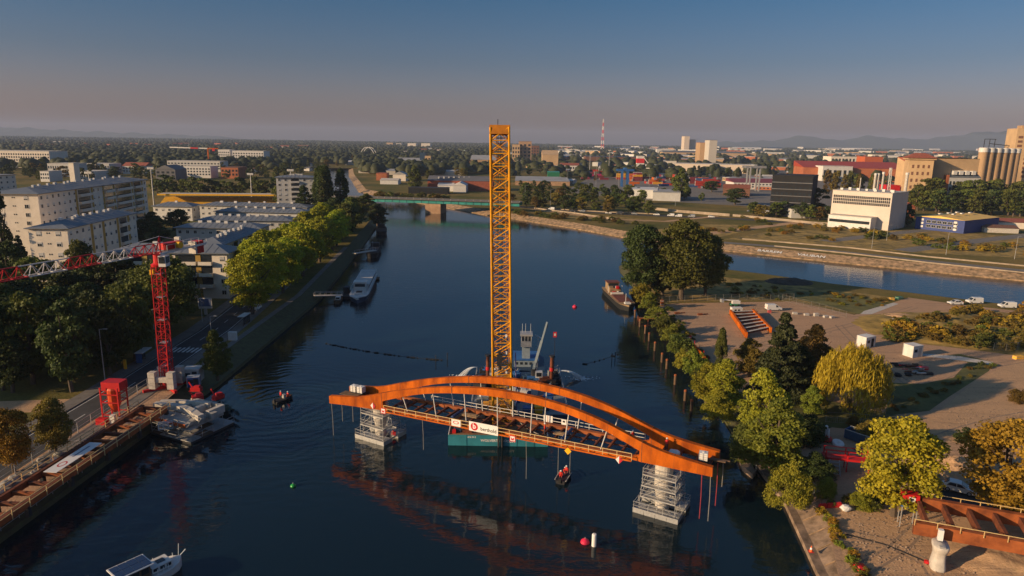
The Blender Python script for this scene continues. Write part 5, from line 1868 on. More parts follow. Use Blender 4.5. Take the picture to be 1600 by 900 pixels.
cabin('small blue cabin behind the abutment on the quay', (-61.5, 125.6, G + .06), (2.2, 1.6, 1.9), M_blu, .3)
for k, (x, y, lab) in enumerate(((-59.6, 122.4, 'red machine behind the abutment'), (-56.6, 116.5, 'red compressor on the far corner of the abutment'), (-53.0, 116.8, 'dark red tracked lift at the water end of the abutment'))):
    t = thing('site_machine', lab, 'machine', (x, y, 3.3 if k else G + .06), R(30 * k))
    MB().box((0, 0, .5), (1.9, 1.1, .8)).box((.2, 0, 1.05), (1.0, .8, .35)).build('body', M_red, t)
    barpiece('arm', M_red, t, (-.6, 0, .7), (-1.3, 0, 1.9 + .5 * (k == 2)), .2)
    MB().box((0, 0, .1), (1.6, 1.2, .2)).build('skid', M_dark, t)
# rubble and bicycles heap beside the road, benches
rr = random.Random(9)
for k in range(7):
    x, y = -68.6 + rr.uniform(-.9, .9), 84 + k * 1.9
    bag('rubble_heap', 'grey rubble heap between the road and the yellow railing, bottom left', (x, y, G + .05), rr.uniform(.5, .9), M_conc, 'rubble', k, .5)['group'] = 'rubble heaps along the road'
def lamp(x, y, h, label, arm=1.2, z=G, m=None):
    t = thing('street_lamp', label, 'street lamp', (x, y, z))
    MB().lathe([(.11, 0), (.06, h)], 8).build('pole', M_steel, t)
    barpiece('arm', M_steel, t, (0, 0, h), (arm, 0, h + .15), .09)
    MB().box((arm, 0, h + .12), (.7, .25, .12)).build('lamp_head', M_steel, t)
    return t
for x, y, h, lab in ((-79.0, 126, 11, 'tall thin street lamp left of the red hopper by the park'), (-80.6, 172, 9, 'street lamp at the roadside by the low apartment house'), (-69.4, 152, 7, 'street lamp on the quay pavement near the bus shelter'), (-81.5, 150, 9, 'street lamp at the roadside behind the red crane mast')):
    lamp(x, y, h, lab)
# bus shelters, advertisement board, kiosk
def shelter(label, loc, rz):
    t = thing('bus_shelter', label, 'bus shelter', loc, rz)
    for x in (-1.9, 0, 1.9):
        barpiece('post', M_dark, t, (x, .6, 0), (x, .6, 2.4), .1)
    MB().box((0, 0, 2.45), (4.4, 1.7, .14)).build('roof', M_white, t)
    for x in (-.95, .95):
        MB().box((x, .62, 1.2), (1.75, .05, 1.9)).build('glass_panel', M_glass, t)
    MB().box((-2.0, 0, 1.3), (.1, 1.2, 2.0)).build('poster_case', M_blu, t)
    MB().box((0, .35, .5), (2.6, .35, .08)).build('bench', M_wood, t)
shelter('bus shelter at the park edge behind the red crane foot', (-78.6, 139.5, G + .14), R(93))
shelter('white roofed bus shelter on the quay pavement near the riverside trees', (-69.0, 170.5, G + .14), R(-92))
ad = thing('advertising_board', 'white advertising board with a blue picture on one leg by the apartment lawn', 'billboard', (-83.2, 180, G), R(6))
MB().box((0, 0, .9), (.7, .5, 1.8)).build('leg', M_concl, ad)
MB().box((0, 0, 3.2), (3.6, .35, 2.9)).build('case', M_white, ad)
MB().box((0, -.19, 3.4), (3.1, .04, 2.1)).build('picture', mat('poster_blue', (.06, .10, .25), .4, var=.6, scale=1.2, color2=(.35, .4, .45)), ad)
MB().box((0, 0, 1.0), (1.9, .8, 2.0)).build('electric_cabinet', M_white).location = (-66.4, 156.5, G + .05)
tag(bpy.data.objects['electric_cabinet'], 'white cabinet on the quay between the fresh green tree and the bus shelter', 'cabinet')
o = MB().box((0, 0, 1.0), (.5, .35, 2.0)).box((0, -.19, 1.4), (.4, .04, .7)).build('ticket_machine', M_signyel); o.location = (-79.8, 134.5, G + .14); tag(o, 'yellow ticket machine beside the bus shelter at the park edge', 'ticket machine')
# fence along the yard
fy = thing('site_fence', 'grey mesh site fence between the road and the construction yard', 'fence', (-69.5, 95, G))
for k in range(15):
    y = 82 + k * 3.5
    x = -70.2 + .012 * (y - 82)
    barpiece('fence_post', M_steel, fy, (x, y, G), (x, y, G + 2.0), .09, world=True)
    if k:
        for z in (.25, 1.1, 1.95):
            barpiece('fence_rail', M_steel, fy, (x0, y0, G + z), (x, y, G + z), .05, world=True)
    x0, y0 = x, y
o = MB().box((0, 0, .7), (1.0, .05, .7)).box((-.4, 0, .2), (.06, .06, .6)).box((.4, 0, .2), (.06, .06, .6)).build('notice_board', M_sign); o.location = (-66.9, 92.5, G + .1); tag(o, 'small white notice board by the olive tree on the near left bank', 'notice board')

# --- cars ----------------------------------------------------------------------------------------
CARS = {}
def car(label, loc, rz, m, van=False, cat=None, group=None, lod=0, z0=0):
    L_, W_, H_ = (4.6, 1.85, 1.95) if van else (4.2, 1.75, 1.48)
    key = (m.name, van)
    if key not in CARS:
        hw = W_ / 2
        if van:
            prof = [(-2.28, .32), (-2.28, .75), (-2.2, 1.0), (-1.45, 1.12), (-.75, 1.85), (-.5, 1.93), (2.15, 1.93), (2.28, 1.8), (2.28, .32)]
        else:
            prof = [(-2.1, .3), (-2.1, .65), (-1.95, .82), (-1.0, .95), (-.25, 1.40), (.15, 1.47), (1.15, 1.45), (1.75, 1.05), (2.08, .95), (2.1, .3)]
        def shell(prof, w0, w1, z_s):
            mb = MB(); n = len(prof)
            wz = [w0 if z <= z_s else w0 + (w1 - w0) * (z - z_s) / (H_ - z_s) for _, z in prof]
            vs = [(x, -w, z) for (x, z), w in zip(prof, wz)] + [(x, w, z) for (x, z), w in zip(prof, wz)]
            tr = tessellate_polygon([[Vector((x, z, 0)) for x, z in prof]])
            fs = [(i, (i + 1) % n, n + (i + 1) % n, n + i) for i in range(n)] + [tuple(t) for t in tr] + [tuple(i + n for i in reversed(t)) for t in tr]
            return mb.add(vs, fs)
        zs = 1.0 if van else .92
        body = shell(prof, hw, hw * .8, zs).mesh('body', m)
        gl = MB()
        if van:
            gl.add([(-1.46, -.72, 1.16), (-1.46, .72, 1.16), (-.80, .66, 1.80), (-.80, -.66, 1.80)], [(0, 1, 2, 3)])
            for v in range(4): gl.v[v] = (gl.v[v][0] - .03, gl.v[v][1], gl.v[v][2] + .02)
            for e in (-1, 1):
                gl.add([(-1.2, e * (hw * .97 + .01), 1.12), (-.35, e * (hw * .97 + .01), 1.12), (-.35, e * (hw * .83 + .02), 1.72), (-.75, e * (hw * .83 + .02), 1.72)], [(0, 1, 2, 3)])
        else:
            gl.add([(-.98, -.68, .99), (-.98, .68, .99), (-.27, .6, 1.41), (-.27, -.6, 1.41)], [(0, 1, 2, 3)])
            gl.add([(1.19, -.6, 1.45), (1.19, .6, 1.45), (1.76, .68, 1.07), (1.76, -.68, 1.07)], [(0, 1, 2, 3)])
            for v in range(8): gl.v[v] = (gl.v[v][0] + (-.02 if v < 4 else .02), gl.v[v][1], gl.v[v][2] + .02)
            for e in (-1, 1):
                for x0, x1, t0, t1 in ((-.8, .25, -.2, .25), (.33, 1.45, .33, 1.1)):
                    gl.add([(x0, e * (hw * .99 + .01), .97), (x1, e * (hw * .99 + .01), .97), (t1, e * (hw * .83 + .02), 1.38), (t0, e * (hw * .83 + .02), 1.38)], [(0, 1, 2, 3)])
        wheel = MB().lathe([(.2, -.11), (.31, -.1), (.33, 0), (.31, .1), (.2, .11)], 14).mesh('wheel', M_black)
        hub = MB().lathe([(.19, -.115), (.05, -.125), (.05, .125), (.19, .115)], 10).mesh('rim', M_steel)
        lamp_ = MB().box((0, 0, 0), (.1, .34, .16)).mesh('headlight', M_glass if False else M_sign)
        tail = MB().box((0, 0, 0), (.08, .22, .3)).mesh('tail_light', M_red)
        bump_ = MB().box((0, 0, 0), (.16, W_ * .92, .22)).mesh('bumper', M_dark)
        CARS[key] = (body, gl.mesh('window_glass', M_glass), wheel, hub, lamp_, tail, bump_)
    body, gl, wheel, hub, lamp_, tail, bump_ = CARS[key]
    t = thing('parked_van' if van else 'parked_car', label, 'van' if van else 'car', (loc[0], loc[1], loc[2]), rz, group)
    piece('body', body, t)
    piece('window_glass', gl, t)
    for x in ((-1.42, 1.45) if van else (-1.28, 1.28)):
        for e in (-1, 1):
            w_ = piece('wheel', wheel, t, (x, e * (W_ / 2 - .08), .33), (PI / 2, 0, 0))
            piece('rim', hub, w_)
    fx = -L_ / 2 + (.06 if van else .1)
    for e in (-1, 1):
        piece('headlight', lamp_, t, (fx, e * .62, .78), (0, 0, 0))
        piece('tail_light', tail, t, (L_ / 2 - .02, e * .72, .95))
    piece('bumper', bump_, t, (-L_ / 2 + .02, 0, .42))
    piece('bumper', bump_, t, (L_ / 2 - .02, 0, .42))
    return t
M_carw = mat('car_white', (.66, .65, .63), .3, var=.04, spec=.6)
M_card = mat('car_dark', (.03, .032, .036), .3, var=.05, spec=.6)
M_cars = mat('car_silver', (.33, .34, .35), .3, .3, var=.05, spec=.6)
car('dark car parked at the corner of the low apartment house', (-83.6, 208, G), R(85), M_card)
car('pale car on the road beside the riverside trees', (-71.8, 186, G + .04), R(88), M_carw)
for k in range(6):
    car('dark car parked in the yard of the low terraces', (-96 + k * 3.1, 272 + .4 * k, G), R(90), (M_card, M_cars)[k % 2], group='cars parked by the terraces')
# ------------------------------------------------------------------ peninsula, quay and boats
def psheet(name, pts, dz, m):
    return sheet(name, [tuple(at(u, v, G).xy) for u, v in pts], G + dz, m)
psheet('dirt_yard', [(1014, 484), (1050, 474), (1240, 471), (1335, 492), (1420, 465), (1500, 476), (1720, 500), (1800, 700), (1750, 900), (1700, 1010), (1310, 1010), (1310, 900), (1290, 800), (1262, 720), (1210, 660), (1120, 590), (1060, 530)], .012, M_dirt)
psheet('dirt_road', [(1600, 560), (1800, 560), (1800, 760), (1640, 700), (1500, 690), (1400, 700), (1380, 665), (1470, 640), (1530, 590)], .02, M_sand)
psheet('front_yard', [(1288, 792), (1330, 785), (1500, 800), (1700, 830), (1700, 1010), (1322, 1010), (1322, 880)], .02, M_sand)
psheet('thicket_ground', [(1388, 522), (1430, 500), (1490, 488), (1550, 486), (1650, 498), (1650, 565), (1560, 552), (1480, 542), (1410, 534)], .028, M_grass)
psheet('verge', [(1388, 598), (1440, 600), (1490, 590), (1512, 566), (1470, 556), (1500, 553), (1552, 566), (1545, 580), (1480, 622), (1452, 642), (1384, 650)], .028, M_green)
psheet('shaded_scrub', [(1180, 600), (1400, 650), (1380, 676), (1300, 668), (1230, 690)], .03, M_green)
psheet('grass_patch', [(1240, 455), (1330, 458), (1385, 474), (1342, 491), (1300, 480), (1240, 466)], .028, M_green)
psheet('asphalt_lot', [(1430, 768), (1478, 752), (1515, 758), (1580, 790), (1600, 812), (1500, 806), (1436, 796)], .032, M_asph)
psheet('concrete_strip', [(1344, 491), (1350, 486), (1396, 473), (1404, 475), (1362, 491)], .04, M_concl)
psheet('rubble_strip', [(1437, 552), (1500, 557), (1552, 566), (1548, 570), (1490, 562), (1437, 556)], .04, M_concl)

def heap(name, label, pts, h, m, cat, seed=0, n=26):
    """low mound with a rough surface over an ellipse"""
    rr = random.Random(seed)
    (u0, v0), (u1, v1) = pts
    a, b = at(u0, v0), at(u1, v1)
    c = (a + b) / 2
    rx, ry = abs(b.x - a.x) / 2, max(.8, abs(a.y - b.y) / 2)
    vs, fs = [], []
    for i in range(n + 1):
        for j in range(n + 1):
            x, y = -1 + 2 * i / n, -1 + 2 * j / n
            d = math.hypot(x, y)
            z = max(0, 1 - d * d) ** .8 * h * (.7 + .3 * math.sin(x * 6 + seed) * math.cos(y * 5) + .12 * math.sin(x * 17 + y * 13)) + rr.uniform(-.1, .1) * h * (d < .95)
            vs.append((c.x + x * rx, c.y + y * ry, G + (z if d < 1 else -.1)))
    for i in range(n):
        for j in range(n):
            k = i * (n + 1) + j
            fs.append((k, k + n + 1, k + n + 2, k + 1))
    o = MB().add(vs, fs).build(name, m, smooth=True)
    return tag(o, label, cat)
heap('dirt_mound', 'brown earth mound between the foreground maple and the amber tree', ((1425, 770), (1560, 715)), 2.4, M_sand, 'earth mound', 1)
heap('earth_heap', 'dark earth heap on the far shore of the peninsula', ((1206, 446), (1258, 436)), 1.5, M_rustd and mat('dark_earth', (.06, .05, .04), 1, var=.4, scale=.6, bump=.5), 'earth heap', 2)
heap('earth_heap', 'pale dirt heap at the left end of the brown thicket', ((1398, 508), (1425, 490)), 1.2, M_sand, 'earth heap', 3)
heap('thicket_mound', 'low overgrown mound under the brown thicket', ((1400, 545), (1610, 490)), 2.2, M_grass, 'mound', 4)
heap('stony_mound', 'stony sandy mound under the rusty girders in the bottom right corner', ((1540, 930), (1700, 830)), 1.4, M_sand, 'earth mound', 5)

psheet('dry_meadow', [(985, 436), (1010, 430), (1120, 432), (1230, 444), (1330, 456), (1402, 466), (1345, 486), (1335, 490), (1240, 468), (1050, 472), (1000, 474)], .008, M_grass)
# wheel tracks pressed into the dirt road and the yards
for pts_ in ([(1395, 640), (1470, 600), (1530, 575), (1620, 560)], [(1420, 700), (1500, 672), (1560, 655), (1640, 640)], [(1120, 560), (1200, 535), (1280, 520), (1360, 500), (1430, 480)], [(1310, 508), (1360, 560), (1420, 600)], [(1300, 830), (1380, 845), (1450, 880), (1480, 930)], [(1330, 900), (1400, 860), (1440, 820), (1470, 800)]):
    w_ = [tuple(at(u, v).xy) for u, v in pts_]
    for off in (-.85, .85):
        strip('wheel_track', offset(w_, off), .34, G + .026, mat('pressed_dirt', (.27, .185, .125), 1, var=.3, scale=.8, bump=.3, color2=(.34, .23, .15)))
# stones and crumbs of rubble strewn over the yards
def pebbles(name, boxes, n, smin, smax, m, seed):
    rr = random.Random(seed)
    mb = MB()
    for k in range(n):
        u0, v0, u1, v1 = rr.choice(boxes)
        p = at(rr.uniform(u0, u1), rr.uniform(v0, v1))
        s = rr.uniform(smin, smax)
        vs = [(p.x + math.cos(a) * s * rr.uniform(.6, 1.2), p.y + math.sin(a) * s * rr.uniform(.6, 1.2), G + .02) for a in (0, 1.25, 2.5, 3.8, 5.0)]
        mb.add(vs + [(p.x, p.y, G + .03 + s * rr.uniform(.4, .8))], [(0, 1, 5), (1, 2, 5), (2, 3, 5), (3, 4, 5), (4, 0, 5)])
    o = mb.build(name, m)
    o['kind'] = 'stuff'
pebbles('stones', [(1500, 840, 1600, 900), (1340, 800, 1500, 900), (1330, 800, 1440, 880), (1480, 640, 1600, 690)], 900, .05, .22, M_slab, 1)
pebbles('rubble_crumbs', [(1030, 480, 1330, 560), (1240, 500, 1400, 560), (1380, 560, 1460, 600), (1440, 550, 1550, 570), (1500, 600, 1600, 660)], 500, .05, .2, M_slab, 2)
o = MB().path([at(1322, 835, G + .05), at(1380, 850, G + .05), at(1410, 862, G + .05), at(1452, 880, G + .05)], .12).build('hose', M_black)  # black line laid on the ground to paint the long cable shadows
tag(o, 'dark hose lying across the front yard towards the concrete pier', 'hose')
# site cabins, generator, lift --------------------------------------------------------------------
cabin('white site container with an open dark door in the middle of the yard', at(1352, 541), (3.4, 2.5, 2.6), M_white, R(28), M_black, 'site_container')
cabin('white site container with corner frame beside the pile of scaffold gear', at(1425, 556), (3.0, 2.6, 2.7), M_white, R(22), M_steel, 'site_container')
gt = thing('generator', 'white generator box with two dark windows near the fence', 'generator', at(1150, 489), R(6))
MB().box((0, 0, .95), (3.1, 1.5, 1.5)).build('housing', M_white, gt)
MB().box((0, 0, .12), (3.3, 1.6, .22)).build('skid', M_steel, gt)
for x in (-.55, .45):
    MB().box((x, -.76, 1.0), (.6, .04, .45)).build('louvre', M_black, gt)
lf = thing('boom_lift', 'white and green boom lift parked at the yard fence', 'boom lift', at(1137, 484) + Vector((3.2, 4, 0)), R(4))
MB().box((0, 0, .75), (2.6, 1.6, .5)).build('chassis', mat('machine_green', (.02, .16, .08), .5), lf)
for x in (-.9, .9):
    for e in (-1, 1):
        MB().lathe([(.3, -.14), (.42, -.1), (.42, .1), (.3, .14)], 12).build('wheel', M_black, lf).matrix_local = Matrix.Translation((x, e * .75, .42)) @ Matrix.Rotation(PI / 2, 4, 'X')
MB().box((.3, 0, 1.45), (2.4, 1.3, .9)).build('turret', M_white, lf)
barpiece('boom', M_white, lf, (1.2, 0, 1.9), (-3.4, 0, 2.1), .35, .3)
MB().box((-3.9, 0, 1.9), (.8, 1.3, .9)).build('basket', M_steel, lf)
for k, (u, v, lab) in enumerate(((1058, 490, 'rusty steel offcut at the left end of the yard'), (1094, 492, 'rusty steel offcut between the bank bushes and the generator'))):
    t = thing('steel_offcut', lab, 'scrap steel', at(u, v), R(12))
    MB().box((0, 0, .35), (1.5, .9, .1)).box((0, 0, .06), (1.5, .9, .1)).build('flange', M_rust, t)
    MB().box((0, 0, .2), (1.4, .12, .2)).build('web', M_rustd, t)
    MB().box((1.8, .1, .15), (1.3, .3, .25)).build('plate', M_rustd, t)
# waiting bridge section in the yard
ws = thing('girder_section', 'rusty bridge section with two girders and crossbeams lying in the yard', 'bridge section', at(1165, 505))
a0, a1 = at(1141, 490, G + .4), at(1166, 527, G + .4)
b0, b1 = at(1176, 489, G + .4), at(1204, 519, G + .4)
for p, q in ((a0, a1), (b0, b1)):
    barpiece('girder', M_orange, ws, p + Vector((0, 0, .55)), q + Vector((0, 0, .55)), .55, 1.35, world=True)
for k in range(7):
    t = .06 + k * .145
    barpiece('crossbeam', M_rustd, ws, a0.lerp(a1, t) + Vector((.3, 0, .7)), b0.lerp(b1, t) + Vector((-.3, 0, .7)), .5, .5, world=True)
    barpiece('crossbeam_flange', M_concl, ws, a0.lerp(a1, t) + Vector((.3, 0, .97)), b0.lerp(b1, t) + Vector((-.3, 0, .97)), .62, .05, world=True)
for p in (a0, a1, b0, b1):
    MB().box((p.x, p.y, G + .1), (.8, .8, .3)).build('timber_block', M_wood, ws, world=True)
# vans and cars
for u, v, rz, lab in ((1208, 485, 8, 'white van by the yard fence near the lying bridge section'), (1522, 474, 2, 'white van on the shore track behind the brown thicket, the left one'), (1573, 481, -4, 'white van on the shore track behind the brown thicket, the right one')):
    car(lab, at(u, v), R(rz + 180 if u < 1300 else rz), M_carw, True)
car('small white car left of the vans on the shore track', at(1492, 476), R(4), M_carw)
car('silver car parked under the crown of the foreground maple', at(1452, 772) + Vector((2, 3, .04)), R(80), M_cars)
car('white hatchback on the dark asphalt lot, nose towards the amber tree', at(1497, 768) + Vector((0, 0, .04)), R(146), M_carw)
car('white van on the asphalt lot half hidden by the foreground maple, seen from the front', at(1443, 783) + Vector((0, 0, .04)), R(80), M_carw, True)
# small things in the yard
def crate(label, u, v, d, m, rz=0, cat='crate', name='crate', slats=True):
    t = thing(name, label, cat, at(u, v), R(rz))
    MB().box((0, 0, d[2] / 2), d).build('body', m, t)
    for z in (.2, .8):
        MB().box((0, 0, d[2] * z), (d[0] + .06, d[1] + .06, d[2] * .12)).build('band', M_steel if slats else M_dark, t)
    return t
for k, (u, v) in enumerate(((1242, 491), (1260, 493), (1275, 494), (1290, 496), (1300, 497))):
    crate(['first', 'second', 'third', 'fourth', 'fifth'][k] + ' pale block in the row along the inner fence, counted from the left', u, v, (1.3, .8, .6 + .3 * (k == 2)), M_concl, 5 * k, 'block', 'concrete_block')
crate('small red crate behind the white van at the yard fence', 1202, 489, (.9, .7, .8), M_red)
crate('small white tank left of the brown thicket', 1397, 504, (1.1, 1.0, 1.1), M_plast)
crate('yellow crate on the dirt road near the right edge', 1591, 561, (2.2, 1.1, .8), M_signyel, 10)
crate('rusty red block standing at the bank end of the yard fence', 1034, 477, (.8, .7, 1.7), M_rust)
crate('red post box at the bank edge of the yard', 1078, 534, (.45, .45, 1.4), M_red)
crate('dark green machine part at the shore beyond the grass patch', 1405, 468, (2.2, 1.2, .9), mat('machine_green', (.02, .16, .08)), 20)
crate('small pink and yellow box at the shore beyond the grass patch', 1393, 469, (1.4, .9, .8), M_signyel, 5)
# orange barrier along the bank
ob = thing('barrier', 'long orange board barrier at the bank edge of the yard', 'barrier', at(1095, 555))
barpiece('board', M_orange, ob, at(1085, 541, G + .6), at(1107, 566, G + .6), .12, 1.0, world=True)
for t in (0, .33, .66, 1):
    p = at(1085, 541, G).lerp(at(1107, 566, G), t)
    barpiece('post', M_red, ob, p, p + Vector((0, 0, 1.4)), .12, world=True)
# fences
def fence(label, pts, n, h=2.0, rails=(.15, 1.0, 1.95), name='mesh_fence', m=None):
    m = m or mat('dull_fence_steel', (.22, .21, .19), .7, .2)
    P = [at(u, v) for u, v in pts]
    t = thing(name, label, 'fence', P[0])
    L_ = [0]
    for a, b in zip(P[:-1], P[1:]): L_.append(L_[-1] + (b - a).length)
    pr = None
    for k in range(n + 1):
        d = L_[-1] * k / n
        i = max(j for j in range(len(P) - 1) if L_[j] <= d + 1e-6)
        p = P[i].lerp(P[i + 1], (d - L_[i]) / (L_[i + 1] - L_[i]))
        barpiece('fence_post', m, t, p, p + Vector((0, 0, h)), .075, world=True)
        if pr is not None:
            for z in rails:
                barpiece('fence_rail', m, t, pr + Vector((0, 0, z)), p + Vector((0, 0, z)), .03, world=True)
            for q in range(1, 6):
                x = pr.lerp(p, q / 6)
                barpiece('fence_wire', m, t, x + Vector((0, 0, .1)), x + Vector((0, 0, h - .05)), .018, world=True)
        pr = p
    return t
fence('long mesh fence along the north side of the dirt yard', [(1022, 474), (1100, 470), (1240, 468)], 18)
fence('shorter mesh fence right of the white van along the grass patch', [(1222, 470), (1280, 484), (1322, 497)], 9)
fence('mesh fence at the right end of the brown thicket', [(1552, 548), (1588, 548), (1600, 540)], 4)
fence('thin fence along the shaded track before the willow', [(1290, 660), (1350, 664), (1400, 668)], 6, 1.3)
# scaffold gear heap
t = thing('scaffold_gear', 'heap of scaffold boards and red gear in front of the second white container', 'scaffold gear', at(1425, 580))
rr = random.Random(4)
for k in range(34):
    x, y = rr.uniform(-2.8, 2.8), rr.uniform(-3.2, 3.2)
    m = (M_wood, M_steel, M_dark, M_rustd, M_wood, M_dark, M_red)[k % 7]
    MB().box((0, 0, 0), (rr.uniform(.6, 2.2), rr.uniform(.3, .7), rr.uniform(.12, .45))).build('board' if k % 7 != 6 else 'red_bundle', m, t).location = (x, y, rr.uniform(.15, .75))
    t.children[-1].rotation_euler = (0, 0, rr.uniform(-.5, .5))
for k, (u, v) in enumerate(((1388, 583), (1402, 588), (1418, 587), (1432, 584))):
    bag('dark_sack', ['first', 'second', 'third', 'fourth'][k] + ' dark sack in the row below the scaffold gear, from the left', at(u, v), .75, M_black, 'sack', k)
crate('red barrel rack at the right of the scaffold gear heap', 1443, 579, (1.6, .9, .9), M_red, 10)
# blue skip, red gantry, buoy frame -----------------------------------------------------------------
sk = thing('skip', 'open dark blue skip behind the foreground maple', 'skip', at(1344, 690), R(-52))
for (x0, y0), (x1, y1) in (((-2.2, -1), (2.2, -1)), ((-2.2, 1), (2.2, 1))):
    MB().extr([(-.06, .2), (.06, .2), (.06, 1.7), (-.06, 1.7)], (x0, y0, 0), (x1, y1, 0)).build('side_wall', M_navy, sk)
for x in (-2.2, 2.2):
    MB().box((x, 0, .95), (.12, 2.0, 1.5)).build('end_wall', M_blu, sk)
MB().box((0, 0, .22), (4.4, 2.0, .12)).build('floor', M_navy, sk)
MB().box((0, 0, .7), (3.6, 1.6, .6)).build('rubble_load', M_rustd, sk)
for e in (-1, 1):
    barpiece('rim', M_steel, sk, (-2.25, e * 1.02, 1.72), (2.25, e * 1.02, 1.72), .1)
o = MB().box((0, 0, .05), (3.0, 1.6, .1)).box((0, 0, .13), (2.6, 1.2, .06)).build('blue_tarpaulin', M_navy); o.location = at(1349, 703); o.rotation_euler = (0, 0, .2); tag(o, 'dark blue sheet lying on the ground below the skip', 'tarpaulin')
gn = thing('steel_gantry', 'red steel work platform with railings on legs left of the foreground maple', 'work platform', at(1320, 734), R(-14))
for x in (-3.0, 0, 3.0):
    for y in (-.8, .8):
        barpiece('leg', M_red, gn, (x, y, 0), (x, y, 3.2), .16)
        barpiece('railing_post', M_red, gn, (x, y, 1.9), (x, y, 3.2), .1)
MB().box((0, 0, 1.95), (6.6, 1.9, .3)).build('platform', M_red, gn)
for y in (-.85, .85):
    for z in (2.6, 3.2):
        barpiece('handrail', M_red, gn, (-3.2, y, z), (3.2, y, z), .09)
for k in range(4):
    MB().box((-1.8, -1.2 - k * .4, 1.6 - k * .42), (1.3, .35, .08)).build('stair_step', M_steel, gn)
for e in (-.65, .65):
    barpiece('stair_stringer', M_steel, gn, (-1.8 + e, -.95, 1.85), (-1.8 + e, -2.6, .05), .08, .2)
bf = thing('beacon_frame', 'white lantern tower on a red float lying ashore', 'navigation buoy', at(1289, 689), .3)
MB().lathe([(.9, .1), (1.1, .35), (1.0, .7), (.4, .85)], 14).build('float', M_red, bf)
for k in range(4):
    a = PI / 2 * k + .4
    barpiece('lattice_leg', M_sign, bf, (.6 * math.cos(a), .6 * math.sin(a), .7), (.4 * math.cos(a), .4 * math.sin(a), 2.3), .14)
    MB().box((.45 * math.cos(a), .45 * math.sin(a), 1.6), (.55, .06, 1.0), a + PI / 2).build('day_panel', M_sign, bf)
MB().lathe([(.2, 2.3), (.25, 2.6), (.05, 2.8)], 10).build('lantern', M_sign, bf)
o = MB().lathe([(.95, 0), (.95, .3), (.85, .42), (.2, .46), (.2, .7)], 20).lathe([(.3, .43), (.3, .56)], 12).build('cable_drum', M_sign); o.location = at(1309, 694); o.rotation_euler = (.25, .1, 0); tag(o, 'white round drum lying beside the white lantern tower', 'drum')
# notice board, barriers, cone and bags on the near quay
nb = thing('notice_board', 'white notice board at the top of the brick slope', 'notice board', at(1265, 782))
for x in (-.35, .35): barpiece('leg', M_steel, nb, (x, 0, 0), (x, 0, 1.7), .07)
MB().box((0, -.04, 1.45), (1.0, .05, .75)).build('panel', M_sign, nb)
MB().box((0, -.07, 1.45), (.6, .02, .3)).build('printed_field', M_steel, nb)
rb = thing('barrier', 'low red plastic barriers at the top of the front yard', 'barrier', at(1297, 793), .15)
for k in range(3):
    MB().box((-1.1 + k * 1.1, 0, .28), (1.0, .4, .5)).box((-1.1 + k * 1.1, 0, .6), (.8, .22, .18)).build('barrier_unit', M_red, rb)
bag('white_bag', 'white builders bag beside the red barriers in the front yard', at(1321, 797), .75, M_plast, 'bag', 7)
bag('red_bag', 'crumpled red plastic heap in the weeds at the bottom right', at(1343, 890), .75, M_red, 'plastic heap', 8, .5)
bag('red_bag', 'small red sack at the foot of the concrete pier', at(1449, 880), .4, M_red, 'sack', 9, .5)
cn = thing('traffic_cone', 'orange and white traffic cone on the quay slope at the bottom right', 'traffic cone', at(1267, 862, 1.3))
MB().box((0, 0, .03), (.55, .55, .06)).build('foot', M_signred, cn)
MB().lathe([(.22, .05), (.15, .35)], 12).lathe([(.10, .56), (.05, .8)], 12).build('cone', mat('cone_orange', (.75, .12, .02), .5), cn)
MB().lathe([(.155, .34), (.10, .57)], 12).build('white_band', M_sign, cn)
# brick paving at the head of the slope: courses of single bricks
bk = thing('brick_paving', 'patch of grey brown brick paving at the head of the quay slope', 'paving', (0, 0, 0))
bm_ = boxmesh('brick', (.82, .36, .1), M_slab)
W0, T0 = Vector((39.0, 92, 0)), Vector((44.0, 92, 0))
for i in range(14):
    for j in range(12):
        t = .3 + j * .055
        y = 86.5 + i * .88 + (j % 2) * .44
        x = 38.9 + 5.0 * t
        piece('brick', bm_, bk, (x, y, .73 + (G - .7) * (t - .22) / .78 + .05 + random.uniform(-.015, .015)), (0, -math.atan2(1.8, 3.9), PI / 2))
# concrete slab joints down the slope
for k in range(11):
    y = 50 + k * 3.3
    xw = np.interp(y, [40, 72, 88], [35, 36.6, 39.0])
    MB().bar((xw + 1.2, y, .78), (xw + 4.9, y + .2, G + .06), .12, .1).build('slab_joint', M_bank).__setitem__('kind', 'structure')
# weeds along the top of the slope and around the yards
for k in range(26):
    v = 800 + k * 4.4
    u = 1282 + (v - 800) * .62 + random.uniform(-8, 10)
    tree('bush', random.choice(['lime', 'olive', 'fresh', 'amber']), at(u, v), random.uniform(.5, 1.2), random.uniform(.9, 1.4), 'weed tuft on the edge between the quay slope and the front yard', 2, 1 + k % 3, 'weeds along the quay slope', name='weed')
for k in range(70):
    t = random.random()
    u, v = 1135 + 250 * t + random.uniform(-10, 10), 452 + 22 * t + random.uniform(-9, 9)
    tree('bush', random.choice(['amber', 'olive', 'olive', 'lime']), at(u, v), random.uniform(.5, 1.3), random.uniform(1.3, 2.2), 'dry tuft in the rough grass north of the yard fence', 2, 1 + k % 3, 'dry tufts north of the yard', name='weed')
for k in range(22):
    u = 1400 + k * 7 + random.uniform(-6, 6)
    v = 640 - k * 3.4 + random.uniform(-6, 6)
    tree('bush', random.choice(['mid', 'olive']), at(u, v), random.uniform(.5, 1.0), random.uniform(1.2, 1.8), 'weed tuft on the grass verge of the dirt road', 2, 1 + k % 3, 'weeds of the verge', name='weed')
